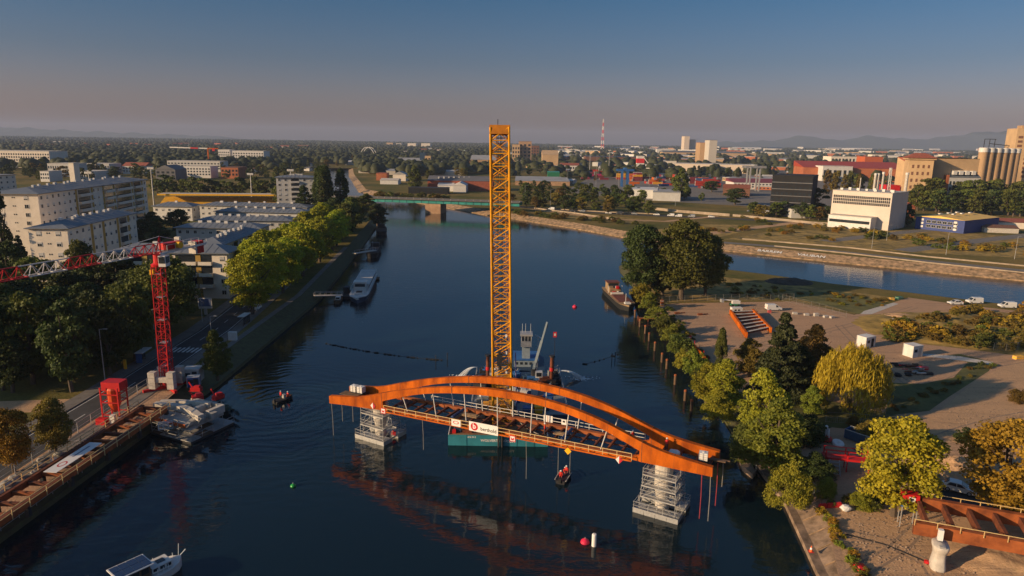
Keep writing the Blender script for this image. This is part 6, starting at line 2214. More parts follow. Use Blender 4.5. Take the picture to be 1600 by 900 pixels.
for k in range(16):
    u, v = random.uniform(1280, 1420), random.uniform(775, 800)
    tree('bush', random.choice(['lime', 'olive', 'mid']), at(u, v), random.uniform(.7, 1.6), random.uniform(.9, 1.4), 'weed tuft along the head of the front yard', 2, 1 + k % 3, 'weeds at the head of the front yard', name='weed')
for k in range(44):
    t = k / 43
    y = 100 + t * 160
    x = np.interp(y, [88, 109, 124, 151, 225, 262], [39, 39, 39.8, 40.2, 43, 43.4]) + random.uniform(1.2, 4.5)
    tree('bush', random.choice(['lime', 'fresh', 'mid', 'olive']), (x, y, .9 + random.uniform(0, .8)), random.uniform(1.6, 3.6), random.uniform(.8, 1.2), 'low bush on the grassy bank of the peninsula', 2, 1 + k % 3, 'low bushes of the peninsula bank')

# rusty girder span at the right edge -----------------------------------------------------------------
g0, g1 = at(1427, 824, 6.0), at(1427, 824, 6.0) + (at(1600, 856, 6.0) - at(1427, 824, 6.0)) * 1.9
d_ = (g1 - g0).normalized(); n_ = Vector((-d_.y, d_.x, 0))
h0 = at(1440, 786, 6.0); wd = (h0 - g0).dot(n_)
gs = thing('girder_span', 'rusty twin girder span on a concrete pier at the bottom right', 'bridge girder', g0)
for w in (0, wd):
    A, B_ = g0 + n_ * w, g1 + n_ * w
    if w: A = A + d_ * (h0 - g0).dot(d_)
    barpiece('girder', M_rust, gs, A, B_, .5, 1.5, world=True)
    barpiece('girder_flange', M_rust, gs, A + Vector((0, 0, .78)), B_ + Vector((0, 0, .78)), .7, .07, world=True)
    MB().add([A + d_ * -.03 + n_ * -.22 + Vector((0, 0, -.7)), A + d_ * -.03 + n_ * .22 + Vector((0, 0, -.7)), A + d_ * -.03 + n_ * .22 + Vector((0, 0, .7)), A + d_ * -.03 + n_ * -.22 + Vector((0, 0, .7))], [(0, 1, 2, 3)]).build('end_plate', M_rustd, gs, world=True)
    for z in (1.3,):
        barpiece('handrail', M_rail, gs, A + Vector((0, 0, z)) + n_ * (-.4 if not w else .3), B_ + Vector((0, 0, z)) + n_ * (-.4 if not w else .3), .07, world=True)
    for k in range(10):
        c = A.lerp(B_, k / 9) + n_ * (-.4 if not w else .3)
        barpiece('railing_post', M_rail, gs, c + Vector((0, 0, .5)), c + Vector((0, 0, 1.33)), .07, world=True)
for k in range(9):
    c = g0 + d_ * (1.6 + k * 2.7)
    barpiece('crossbeam', M_rustd, gs, c + n_ * .25, c + n_ * (wd - .25), .4, 1.0, world=True)
pc = at(1464, 886)
pr_ = thing('bridge_pier', 'pale concrete pier with a waisted shaft under the rusty girders', 'pier', (pc.x, pc.y, G), math.atan2(d_.y, d_.x))
prs = []
for a, b, z in ((.80, 1.15, -.3), (.78, 1.12, .3), (.68, .98, 1.1), (.62, .9, 1.7), (.66, .95, 2.15), (.82, 1.15, 2.6), (.84, 1.2, 2.95), (.78, 1.12, 3.05)):
    for k in range(20):
        t = 2 * PI * k / 20
        c_, s_ = math.cos(t), math.sin(t)
        prs.append((a * math.copysign(abs(c_) ** .6, c_), b * math.copysign(abs(s_) ** .6, s_), z))
MB().add(prs, [(r_ * 20 + k, r_ * 20 + (k + 1) % 20, r_ * 20 + 20 + (k + 1) % 20, r_ * 20 + 20 + k) for r_ in range(7) for k in range(20)] + [tuple(range(19, -1, -1)), tuple(range(140, 160))]).build('shaft', M_concl, pr_, smooth=True)
for y in (-.9, .9):
    MB().box((0, y, 3.1), (.6, .5, .22)).build('bearing', M_steel, pr_)
MB().box((0, .6, 3.8), (.5, .5, 1.3)).build('white_post', M_sign, pr_)
rc = thing('machine_cabinet', 'red machine cabinet with a white label at the end of the rusty girders', 'cabinet', h0 + Vector((-1.2, .6, -.4)), -.3)
MB().box((0, 0, .75), (1.9, 1.4, 1.5)).build('body', M_red, rc)
MB().box((.1, -.72, .9), (.75, .04, .65)).build('label_plate', M_sign, rc)
MB().box((.1, -.745, .92), (.4, .02, .28)).build('dark_mark', M_ink, rc)
MB().box((0, 0, -.1), (2.1, 1.6, .2)).build('base', M_blu, rc)
for sx in (-1, 1):
    for sy in (-1, 1):
        barpiece('stand_leg', M_steel, rc, (sx * .85, sy * .6, -.2), (sx * .85, sy * .6, -(h0.z - .4 - G)), .1)

# mooring piles, jetty, landing stage -------------------------------------------------------------------
pm = MB().lathe([(.28, -2), (.28, 2.15), (.2, 2.25)], 10).mesh('pile_post', M_wood)
pcap = MB().lathe([(.31, 1.95), (.31, 2.2), (.2, 2.32)], 10).mesh('pile_cap', M_rust)
names = ['nearest to the brown barge', 'by the left end of the wooden jetty', 'third from the brown barge', 'fourth from the brown barge', 'fifth from the brown barge', 'sixth from the brown barge', 'seventh from the brown barge', 'third from the near end', 'second from the near end', 'nearest the camera']
for k, (u, v) in enumerate(((992, 496), (999.5, 511), (1008, 521), (1014, 533), (1023, 548), (1034, 566), (1041.5, 576), (1054.5, 601), (1070, 626), (1080, 642))):
    t = thing('mooring_pile', 'rusty brown mooring pile along the right bank, ' + names[k], 'mooring pile', at(u, v, 0), .3 * k, 'mooring piles along the right bank')
    piece('pile_post', pm, t); piece('pile_cap', pcap, t)
jt = thing('jetty', 'small wooden jetty with a rusty front pile below the yard corner', 'jetty', at(1012, 497, .9))
for k in range(9):
    MB().box((-2.6 + k * .72, 0, 0), (.66, 1.6, .12)).build('deck_plank', M_wood, jt)
for x in (-2.7, 0, 3.2):
    for y in (-.7, .7): barpiece('leg', M_rustd, jt, (x, y, -2.5), (x, y, .5), .22)
barpiece('side_beam', M_rust, jt, (-2.9, -.8, .12), (3.5, -.8, .12), .14, .2)
ls = thing('landing_stage', 'pale stone landing stage wedged against the bank beside the right end of the bridge', 'landing stage', (0, 0, 0))
lp = [at(1154, 700, .8), at(1166, 712, .8), at(1181, 736, .8), at(1176, 741, .8), at(1160, 728, .8), at(1153, 710, .8)]
MB().prism([(p.x, p.y) for p in reversed(lp)] if False else [(p.x, p.y) for p in lp][::-1], -1, .8).build('platform', M_slab, ls)
for p in lp[:3]:
    barpiece('rail_post', M_steel, ls, p, p + Vector((0, 0, 1.2)), .07)

# boats -----------------------------------------------------------------------------------------------
def hull_mesh(L, W, H, m, draft=.5, bow=.3, flare=1.12, n=12):
    """pointed at +x, square-ish stern at -x"""
    vs, fs = [], []
    for i in range(n + 1):
        t = i / n
        x = -L / 2 + L * t
        k = 1.0 if t < 1 - bow else math.sqrt(max(0, 1 - ((t - 1 + bow) / bow) ** 2.2))
        if t < .12: k *= .82 + .18 * t / .12
        k = max(k, .03)
        sh = H + (.35 * H * max(0, (t - .6) / .4) ** 2)
        vs += [(x, -W / 2 * k * .8, -draft), (x, W / 2 * k * .8, -draft), (x, W / 2 * k * flare * .95, sh), (x, -W / 2 * k * flare * .95, sh)]
    for i in range(n):
        a, b = i * 4, i * 4 + 4
        for j in range(4):
            fs.append((a + j, a + (j + 1) % 4, b + (j + 1) % 4, b + j))
    fs += [(3, 2, 1, 0), (4 * n, 4 * n + 1, 4 * n + 2, 4 * n + 3)]
    return MB().add(vs, fs)
def boat(name, label, cat, loc, ang):
    return thing(name, label, cat, (loc[0], loc[1], 0), ang)
# white passenger ship
ps = boat('passenger_ship', 'long white passenger ship moored at the left bank', 'ship', (-49.9, 224.5), math.atan2(-37, 3.9))
hull_mesh(38, 5.6, 1.2, M_navy, .8, .18).build('hull', M_navy, ps)
hull_mesh(38.2, 5.75, .5, M_white, 0, .18).build('bulwark', M_white, ps).location = (0, 0, 1.15)
MB().box((-4.5, 0, 2.5), (24, 4.8, 1.9)).build('saloon', M_white, ps)
for k in range(13):
    for e in (-1, 1):
        MB().box((-15.6 + k * 1.85, e * 2.42, 2.6), (1.4, .05, .9)).build('window', M_glass, ps)
MB().box((-5.5, 0, 3.6), (26.5, 5.4, .2)).build('roof', M_grey_r, ps)
MB().box((8.6, 0, 3.2), (3.2, 3.6, 3.2)).build('wheelhouse', M_white, ps)
MB().box((10.23, 0, 3.9), (.06, 3.2, .9)).build('wheelhouse_window', M_glass, ps)
MB().box((8.6, 0, 4.9), (3.8, 4.2, .2)).build('wheelhouse_roof', M_white, ps)
MB().box((13.0, 0, 1.95), (3.2, 2.6, .9)).build('fore_cabin', M_white, ps)
MB().box((13.0, 0, 2.45), (2.2, 1.8, .15)).build('hatch', M_dark, ps)
for k in range(10):
    for e in (-1, 1):
        barpiece('rail_post', M_sign, ps, (9 + k * .85, e * (2.55 - max(0, k - 5) * .34), 1.6), (9 + k * .85, e * (2.55 - max(0, k - 5) * .34), 2.5), .06)
barpiece('mast', M_sign, ps, (7, 0, 4.9), (7, 0, 7.6), .12)
MB().box((-18, 2.9, .5), (3.6, 1.4, .5)).build('stern_platform', M_wood, ps)
gw = thing('gangway', 'pale covered gangway from the left bank to the white ship', 'gangway', at(491, 462, 2.0), math.atan2(5, 9))
gv = at(535, 461, 1.4) - gw.location
gw.rotation_euler = (0, 0, 0)
barpiece('walkway', M_concl, gw, (0, 0, 0), gv, 1.7, .18)
for e in (-.8, .8):
    barpiece('handrail', M_steel, gw, (0, e, 1.1), gv + Vector((0, e, 1.1)), .08)
    for k in range(6):
        barpiece('rail_post', M_steel, gw, gv * (k / 5) + Vector((0, e, 0)), gv * (k / 5) + Vector((0, e, 1.1)), .07)
fp = thing('float_platform', 'dark landing float between the gangway and the white ship', 'pontoon', at(543, 466, 0))
MB().box((-.5, 3, .4), (4.0, 9, 1.0)).build('float', M_dark, fp)
MB().box((-1.2, 4, 1.9), (1.6, 2.2, 2.0)).build('hut', M_dark, fp)
sb_ = boat('motorboat', 'small wooden motorboat below the gangway beside the white ship', 'boat', at(528, 472, 0), math.atan2(-1, .05))
hull_mesh(6, 2, .8, M_wood).build('hull', M_wood, sb_)
MB().box((-.6, 0, 1.2), (1.8, 1.4, .9)).build('cabin', M_white, sb_)
MB().box((.33, 0, 1.3), (.05, 1.1, .45)).build('windscreen', M_glass, sb_)
# dark barge and its gangway farther up
db = boat('barge', 'dark barge with a pale deck moored near the canal end of the left bank', 'barge', (-61.5, 299), math.atan2(-1, .12))
hull_mesh(24, 5.2, 1.7, M_black, .8, .2).build('hull', M_black, db)
MB().box((-1.5, 0, 1.9), (17, 3.8, .5)).build('hatch_cover', M_dark, db)
MB().box((-9.2, 0, 2.8), (3.2, 3.6, 2.0)).build('wheelhouse', M_dark, db)
barpiece('mast', M_steel, db, (4, 0, 1.7), (4, 0, 6.2), .13)
gw2 = thing('gangway', 'white gangway from the left bank to the dark barge', 'gangway', at(553, 396, 2.2))
gv2 = at(586, 391, 2.2) - gw2.location
barpiece('walkway', M_concl, gw2, (0, 0, 0), gv2, 2.4, .2)
for k in range(5):
    barpiece('rail_post', M_steel, gw2, gv2 * (k / 4) + Vector((0, 1.1, 0)), gv2 * (k / 4) + Vector((0, 1.1, 1.1)), .09)
barpiece('handrail', M_steel, gw2, (0, 1.1, 1.1), gv2 + Vector((0, 1.1, 1.1)), .09)
d2 = boat('barge', 'low black barge behind the pale gangway, closest to the turquoise bridge', 'barge', (-72, 372), math.atan2(-1, .2))
hull_mesh(26, 5.5, 1.6, M_black, .8, .2).build('hull', M_black, d2)
MB().box((-8, 0, 2.6), (4, 4, 2.0)).build('wheelhouse', M_dark, d2)
# brown barge at the peninsula
bb = boat('barge', 'old brown river barge with a white trimmed hull moored at the peninsula', 'barge', (34.2, 214.5), math.atan2(-27, 2.6))
M_maroon = mat('maroon_paint', (.15, .05, .035), .7, var=.3, scale=.6)
hull_mesh(27, 5.2, 1.5, M_black, .8, .16).build('hull', M_black, bb)
hull_mesh(27.2, 5.35, .4, M_white, 0, .16).build('rubbing_strake', M_ply, bb).location = (0, 0, 1.35)
MB().box((4.2, 0, 1.75), (10.5, 4.0, .5)).build('hatch_cover', M_maroon, bb)
for k in range(5):
    MB().box((.2 + k * 2.0, 0, 2.03), (.14, 4.1, .1)).build('hatch_batten', M_maroon, bb)
MB().box((-1.6, 0, 2.05), (.7, 4.0, .9)).build('white_coaming', M_white, bb)
MB().box((-6.0, 0, 2.6), (4.4, 3.6, 1.9)).build('cabin', M_ply, bb)
MB().box((-8.4, 0, 3.4), (3.4, 3.8, 2.5)).build('wheelhouse', M_ply, bb)
MB().box((-6.67, 0, 3.9), (.06, 3.2, .9)).build('wheelhouse_window', M_glass, bb)
MB().box((-8.4, 0, 4.72), (4.0, 4.3, .16)).build('wheelhouse_roof', M_maroon, bb)
rr = random.Random(6)
for k in range(9):
    MB().box((0, 0, 0), (rr.uniform(.4, 1.1), rr.uniform(.4, 1.0), rr.uniform(.4, .9))).build('deck_gear', (M_dark, M_white, M_wood, M_red)[k % 4], bb).location = (rr.uniform(-4.2, -2.2), rr.uniform(-1.6, 1.6), rr.uniform(2.0, 2.4) if k < 4 else 3.8)
for e in (-1, 1): barpiece('davit', M_sign, bb, (-4, e * 2.3, 1.7), (-4.4, e * 2.3, 4.2), .12)
barpiece('mast', M_sign, bb, (9.5, 0, 1.6), (9.5, 0, 4.6), .12)
MB().box((11.7, 0, 2.1), (1.6, 1.8, .5)).build('windlass', M_white, bb)
piece('lettering', text_mesh('SCH', .7, M_sign), bb, (13.2, 0, 1.55), (PI / 2, 0, PI / 2)) if False else None

# people ----------------------------------------------------------------------------------------------
def skin_person(name, joints, edges, radii, mats_split):
    """one continuous body grown over a skeleton; colours by height bands"""
    me = bpy.data.meshes.new(name)
    me.from_pydata(joints, edges, [])
    ob = bpy.data.objects.new(name, me)
    COL.objects.link(ob)
    sk_ = ob.modifiers.new('s', 'SKIN')
    for i, r_ in enumerate(radii):
        me.skin_vertices[0].data[i].radius = (r_, r_)
    me.skin_vertices[0].data[0].use_root = True
    ss = ob.modifiers.new('d', 'SUBSURF'); ss.levels = 1; ss.render_levels = 1
    dg = bpy.context.evaluated_depsgraph_get()
    out = bpy.data.meshes.new_from_object(ob.evaluated_get(dg))
    bpy.data.objects.remove(ob)
    out.materials.clear()
    for m in mats_split[0]: out.materials.append(m)
    for p in out.polygons:
        p.material_index = mats_split[1](p.center)
        p.use_smooth = True
    return out
M_skin = mat('skin', (.42, .22, .14), .6, var=.05)
M_hiviz = mat('red_jacket', (.62, .03, .02), .7, var=.1)
M_trous = mat('dark_trousers', (.04, .045, .06), .9)
M_hair = mat('helmet_white', (.7, .7, .68), .4)
def person_mesh(pose):
    if pose == 'sit':
        J = [(0, 0, .45), (0, -.02, .75), (0, 0, 1.02), (0, .02, 1.12), (0, .04, 1.26), (-.1, .05, .45), (-.14, .45, .48), (-.14, .48, .06), (-.14, .62, .03), (.1, .05, .45), (.14, .45, .48), (.14, .48, .06), (.14, .62, .03),
             (-.2, 0, 1.0), (-.28, .1, .74), (-.2, .34, .66), (-.17, .42, .66), (.2, 0, 1.0), (.28, .1, .74), (.2, .34, .66), (.17, .42, .66)]
    else:
        J = [(0, 0, .92), (0, 0, 1.2), (0, 0, 1.45), (0, .01, 1.54), (0, .03, 1.68), (-.1, 0, .9), (-.12, .03, .5), (-.13, 0, .08), (-.14, .14, .03), (.1, 0, .9), (.12, .03, .5), (.13, 0, .08), (.14, .14, .03),
             (-.2, 0, 1.42), (-.27, .02, 1.12), (-.27, .12, .86), (-.27, .16, .78), (.2, 0, 1.42), (.27, .02, 1.12), (.27, .12, .86), (.27, .16, .78)]
    E_ = [(0, 1), (1, 2), (2, 3), (3, 4), (0, 5), (5, 6), (6, 7), (7, 8), (0, 9), (9, 10), (10, 11), (11, 12), (2, 13), (13, 14), (14, 15), (15, 16), (2, 17), (17, 18), (18, 19), (19, 20)]
    Rd = [.15, .16, .15, .06, .11, .1, .075, .05, .045, .1, .075, .05, .045, .075, .05, .04, .035, .075, .05, .04, .035]
    hb = .5 if pose == 'sit' else .93
    hd = 1.14 if pose == 'sit' else 1.56
    return skin_person('person', J, E_, Rd, ((M_hiviz, M_trous, M_skin), lambda c: 2 if c.z > hd or (abs(c.x) > .14 and c.y > (.36 if pose == 'sit' else .14) and c.z > .55) else 0 if c.z > hb else 1))
P_SIT, P_STAND = person_mesh('sit'), person_mesh('stand')
helmet = MB().lathe([(.15, 0), (.14, .08), (.09, .14), (.02, .16)], 10).mesh('helmet', M_hair)
def person(label, loc, rz, sit=True):
    t = piece('person', P_SIT if sit else P_STAND, None, loc, (0, 0, rz))
    tag(t, label, 'person')
    piece('helmet', helmet, t, (0, .04, 1.28) if sit else (0, .03, 1.7))
    return t
wb = boat('workboat', 'small dark workboat with two people in red floating below the bridge', 'boat', at(881, 747, 0), R(70))
hull_mesh(4.2, 1.7, .55, M_concl, .3, .45).build('hull', M_dark, wb)
MB().box((-.3, 0, .33), (3.0, 1.2, .06)).build('floor', M_wood, wb)
MB().box((.5, 0, .5), (.3, 1.25, .08)).build('thwart', M_wood, wb)
MB().box((-2.1, 0, .6), (.35, .35, .7)).build('outboard_motor', M_black, wb)
for e in (-1, 1): barpiece('gunwale', M_concl, wb, (-2, e * .85, .6), (.9, e * .9, .62), .1)
wl = wb.location
person('person in a red jacket and helmet sitting in the bow of the small workboat', (wl.x + .2, wl.y + .5, .2), R(-160))
person('person in a red jacket and helmet sitting in the stern of the small workboat', (wl.x - .5, wl.y - .6, .2), R(-190))
person('person in a red jacket standing on the small workboat holding the rope', (wl.x + .35, wl.y - .2, .36), R(150), False)
for x, lab in ((-.9, 'left'), (.9, 'right')):
    p = Vector((wl.x + x, wl.y + .3, .6))
    o = MB().tube((0, 0, 0), (0, .6, 6.2), .035, 5).build('hanging_rope', M_rope); o.location = p
    tag(o, 'rope from the bridge down to the small workboat, the %s one' % lab, 'rope')
ln = boat('motor_launch', 'dark inflatable launch with two people and an orange bow crossing the river', 'boat', at(443, 626, 0), R(60))
hull_mesh(4.3, 1.7, .5, M_black, .25, .45).build('hull', M_black, ln)
MB().box((-.2, 0, .35), (3.0, 1.1, .06)).build('floor', M_steel, ln)
MB().box((.2, 0, .8), (.5, .7, .9)).build('console', M_steel, ln)
MB().box((1.2, 0, .55), (.7, .7, .3)).build('orange_bow_bag', mat('orange_board', (.6, .12, .02), .6), ln)
MB().box((-2.2, 0, .6), (.35, .35, .8)).build('outboard_motor', M_dark, ln)
wl = ln.location
person('person in a red jacket steering the dark inflatable launch', (wl.x - .3, wl.y - .5, .38), R(-30), False)
person('person in a red jacket sitting in the bow of the dark inflatable launch', (wl.x + .6, wl.y + .8, .2), R(-30))
for k, (s, w, lab) in enumerate(((24.0, 3.9, 'person in a red jacket standing on the right end of the bridge by the railing'), (19.0, 4.4, 'person in a red jacket walking on the bridge deck near its right end'), (6.6, 1.4, 'person in a red jacket on the bridge deck right of the yellow boom'))):
    person(lab, bp(s, w, .3), R(40 * k), False)

# solar boat and its neighbours at the bottom edge
sv = boat('cabin_boat', 'white cabin boat with a solar panel roof at the bottom edge', 'boat', (-41.4, 69.3), R(52))
hull_mesh(8.2, 2.9, .95, M_white, .4, .4).build('hull', M_white, sv)
MB().box((1.5, 0, 1.45), (2.3, 1.9, .7)).build('fore_cabin', M_white, sv)
MB().box((1.7, 0, 1.83), (.9, .8, .06)).build('deck_hatch', M_glass, sv)
for e in (-1, 1):
    for k in range(3): MB().box((.75 + k * .75, e * .96, 1.5), (.5, .05, .36)).build('window', M_glass, sv)
MB().box((-1.5, 0, 1.8), (3.3, 2.2, 1.6)).build('cabin', M_wood, sv)
for e in (-1, 1):
    for k in range(3): MB().box((-2.55 + k * 1.05, e * 1.12, 2.0), (.8, .05, .65)).build('window', M_glass, sv)
MB().box((.17, 0, 2.05), (.05, 1.8, .6)).build('windscreen', M_glass, sv)
MB().box((-1.5, 0, 2.66), (3.9, 2.8, .12)).build('roof', M_sign, sv)
for i in range(2):
    for j in range(4):
        MB().box((-2.88 + j * .92, -.63 + i * 1.26, 2.75), (.86, 1.2, .06)).build('solar_panel', mat('solar_cell', (.02, .04, .10), .2, var=.1, spec=.6), sv)
barpiece('bowsprit', M_sign, sv, (3.9, 0, 1.25), (4.7, 0, 1.8), .08)
barpiece('jack_staff', M_sign, sv, (3.8, 0, 1.3), (3.95, 0, 2.9), .05)
for k in range(5):
    for e in (-1, 1): barpiece('rail_post', M_sign, sv, (.8 + k * .65, e * (1.35 - .24 * max(0, k - 1)), 1.0), (.8 + k * .65, e * (1.3 - .24 * max(0, k - 1)), 1.7), .05)
s2 = boat('cabin_boat', 'white and black motorboat mostly cut by the bottom edge at the left', 'boat', (-47.0, 66.0), R(28))
hull_mesh(8, 2.8, .9, M_white, .4, .4).build('hull', M_white, s2)
MB().box((-.6, 0, 1.5), (3.2, 2.2, 1.1)).build('cabin', M_black, s2)
MB().box((-2.6, 0, 1.5), (1.6, 2.2, 1.3)).build('canopy', M_white, s2)
barpiece('jack_staff', M_steel, s2, (3.4, 0, 1), (4.2, 0, 2), .06)
s3 = boat('rowing_boat', 'pale small boat beside the solar boat, mostly cut by the bottom edge', 'boat', (-43.9, 66.2), R(45))
hull_mesh(4.6, 1.7, .6, M_sign, .3, .45).build('hull', M_sign, s3)
MB().box((0, 0, .55), (.3, 1.4, .07)).build('thwart', M_wood, s3)
barpiece('jack_staff', M_sign, s3, (2.0, 0, .8), (2.1, 0, 2.6), .06)

# buoys and floating booms --------------------------------------------------------------------------------
def buoy(label, u, v, r, m, tall=0):
    t = thing('buoy', label, 'buoy', at(u, v, 0))
    if tall:
        MB().lathe([(r, -.3), (r, tall), (r * .8, tall + .1)], 12).build('body', m, t)
    else:
        MB().lathe([(r * .3, -r * .7), (r * .85, -r * .3), (r, .1), (r * .85, r * .55), (r * .4, r * .92), (r * .1, r)], 14).build('body', m, t)
    MB().lathe([(.06, tall or r * .9), (.06, (tall or r * .9) + .22)], 6).build('lifting_eye', M_steel, t)
M_grn = mat('buoy_green', (.01, .30, .05), .4)
M_pink = mat('buoy_red', (.62, .02, .07), .4)
buoy('bright green buoy on the water left of the bridge', 458, 760, .42, M_grn)
buoy('round red buoy left of the white post in front of the bridge', 914, 848, .6, M_pink)
buoy('white cylindrical marker post in front of the bridge', 928, 853, .3, M_sign, 1.6)
buoy('pink red buoy alone on the water left of the brown barge', 898, 480, .75, M_pink)
def boom(label, a, b, n, sag):
    A, B_ = at(*a, 0), at(*b, 0)
    t = thing('floating_boom', label, 'floating boom', A)
    pr = None
    rr = random.Random(n)
    for k in range(n + 1):
        f_ = k / n
        p = A.lerp(B_, f_) + Vector((0, -sag * 4 * f_ * (1 - f_), .08))
        if pr is not None:
            barpiece('line', M_dark, t, pr + Vector((0, 0, -.06)), p + Vector((0, 0, -.06)), .04, world=True)
        s_ = rr.choice((.12, .18, .3, .5))
        if rr.random() < .8: MB().box((p.x, p.y, .08), (s_ * 2.2, .3, .25), rr.uniform(-.4, .1)).build('float', M_black, t, world=True)
        pr = p
boom('dark line of small floats on the water left of the yellow crane', (510, 537), (690, 563), 26, 1.5)
boom('short line of dark floats right of the work pontoon', (914, 569), (978, 549), 9, .6)
for k, (u, v) in enumerate(((681, 566), (699, 562), (956, 563), (961, 561))):
    o = MB().lathe([(.09, -1.5), (.09, 1.5), (.14, 1.52), (.14, 1.7)], 8).build('marker_stake', M_dark); o.location = at(u, v, 0)
    tag(o, ['thin dark stake at the right end of the left float line', 'thin dark stake beside the barge, right of the left float line', 'left thin dark stake in the short float line', 'right thin dark stake in the short float line'][k], 'stake')
# ------------------------------------------------------------------ road bridge, port and town in the distance
M_turq = mat('turquoise_girder', (.03, .27, .25), .6, var=.2, scale=.3)
M_sandst = mat('sandstone', (.40, .25, .15), .9, var=.3, scale=.3)
M_tanr = mat('tan_render', (.50, .34, .19), .85, var=.15, scale=.1)
M_brick = mat('orange_brick', (.38, .12, .05), .85, var=.2, scale=.15)
M_sheet = mat('pale_sheet_roof', (.34, .34, .34), .6, var=.2, scale=.08)
M_dsheet = mat('dark_sheet_roof', (.13, .13, .14), .7, var=.2, scale=.1)
M_ctan = mat('silo_concrete', (.40, .26, .145), .85, var=.15, scale=.2, stretch=(1, 1, .15))
M_bluew = mat('warehouse_blue', (.025, .05, .20), .6, var=.15, scale=.2)
M_yroof = mat('yellow_sheet_roof', (.78, .50, .12), .6, var=.12, scale=.3)
M_blackw = mat('black_cladding', (.009, .0095, .012), .8, var=.3, scale=.2)
rbA, rbB = at(470, 305.5, 9.3), at(812, 316.5, 9.3)
rd = (rbB - rbA).normalized(); rn = Vector((-rd.y, rd.x, 0))
rbr = thing('road_bridge', 'turquoise girder road bridge across the far end of the basin', 'bridge', (rbA.x, rbA.y, 0))
for w in (0, 9):
    barpiece('girder', M_turq, rbr, rbA + rn * w + Vector((0, 0, -1.5)), rbB + rn * w + Vector((0, 0, -1.5)), .6, 2.2, world=True)
barpiece('deck', M_pave, rbr, rbA + rn * 4.5 + Vector((0, 0, -.15)), rbB + rn * 4.5 + Vector((0, 0, -.15)), 12, .45, world=True)
n = 30
for k in range(n + 1):
    p = rbA.lerp(rbB, k / n)
    barpiece('stiffener', M_navy, rbr, p + rn * -.36 + Vector((0, 0, -2.6)), p + rn * -.36 + Vector((0, 0, -.4)), .3, .12, world=True)
    barpiece('railing_post', M_concl, rbr, p + rn * -1.2, p + rn * -1.2 + Vector((0, 0, 1.2)), .18, world=True)
for z in (.6, 1.2):
    barpiece('handrail', M_pave, rbr, rbA + rn * -1.2 + Vector((0, 0, z)), rbB + rn * -1.2 + Vector((0, 0, z)), .12, world=True)
for u, wd in ((694, 11), (512, 7)):
    p = at(u, 328, 0)
    t = (p - rbA).dot(rd); c = rbA + rd * t + rn * 4.5
    MB().prism([(-wd / 2, -7), (wd / 2, -7), (wd / 2, 7), (-wd / 2, 7)], -2, 6.5).build('pier', M_sandst, rbr).matrix_local = mw(rbr).inverted() @ Matrix.Translation((c.x, c.y, 0)) @ Matrix.Rotation(math.atan2(rd.y, rd.x), 4, 'Z')
strip('port_road', [tuple(rbB.xy), tuple(at(900, 340).xy), tuple(at(1000, 344).xy), tuple(at(1200, 352).xy)] if False else [tuple(at(790, 321).xy), tuple(at(900, 331).xy), tuple(at(1000, 336).xy), tuple(at(1150, 342).xy), tuple(at(1300, 352).xy)], 9, G + .04, M_asph)
strip('bank_track', [tuple(at(830, 327).xy), tuple(at(960, 343).xy), tuple(at(1040, 346).xy), tuple(at(1120, 338).xy)], 5, G + .05, M_sand)
strip('bank_track', [tuple(at(1130, 379).xy), tuple(at(1300, 392).xy), tuple(at(1450, 408).xy), tuple(at(1650, 428).xy)], 6, G + .05, M_pave)
strip('bank_track', [tuple(at(1100, 366).xy), tuple(at(1210, 352).xy), tuple(at(1260, 346).xy)], 7, G + .045, M_sand)
strip('bank_track', [tuple(at(1290, 377).xy), tuple(at(1420, 362).xy), tuple(at(1500, 356).xy)], 8, G + .045, M_pave)
strip('bank_track', [tuple(at(1410, 392).xy), tuple(at(1530, 376).xy), tuple(at(1620, 366).xy)], 9, G + .045, M_pave)
psheet('dry_meadow', [(830, 332), (960, 338), (1030, 345), (985, 349), (880, 340)], .03, M_grass)
psheet('dry_meadow', [(1000, 362), (1090, 350), (1200, 352), (1120, 372), (1040, 372)], .03, M_grass)
psheet('dry_meadow', [(1130, 374), (1200, 362), (1330, 358), (1480, 362), (1620, 372), (1640, 405), (1450, 396), (1280, 384)], .026, M_grass)
psheet('port_yard', [(880, 300), (950, 262), (1120, 262), (1340, 262), (1500, 290), (1290, 330), (1160, 322), (1000, 312)], .02, M_pave)
def wall_line(label, pts, h, m, name='low_wall'):
    P = [at(u, v) for u, v in pts]
    t = thing(name, label, 'wall', P[0])
    for a, b in zip(P[:-1], P[1:]):
        barpiece('wall_panel', m, t, a + Vector((0, 0, h / 2)), b + Vector((0, 0, h / 2)), .5, h, world=True)
for a in (('pale low wall along the top of the far bank before the warehouses', [(1024, 328), (1060, 332), (1140, 338)], 2.2), ('pale low wall running on to the right behind the waste ground', [(1145, 338), (1180, 341), (1290, 352), (1310, 352)], 1.8), ('pale wall in front of the white power station', [(1268, 351), (1330, 355), (1400, 358)], 2.4), ('long low concrete wall along the far bank track, the upper one', [(1160, 374), (1330, 388), (1450, 402), (1640, 420)], .7), ('long low concrete wall along the far bank track, the lower one', [(1210, 385), (1330, 397), (1450, 411), (1640, 431)], .6), ('pale low wall on the meadow by the port road', [(835, 326), (900, 334), (960, 343)], 1.0), ('second pale low wall on the meadow by the port road', [(860, 327), (950, 332), (1025, 335)], .9)):
    wall_line(a[0], a[1], a[2] * .8, mat('weathered_wall', (.34, .27, .20), .9, var=.3, scale=.3))
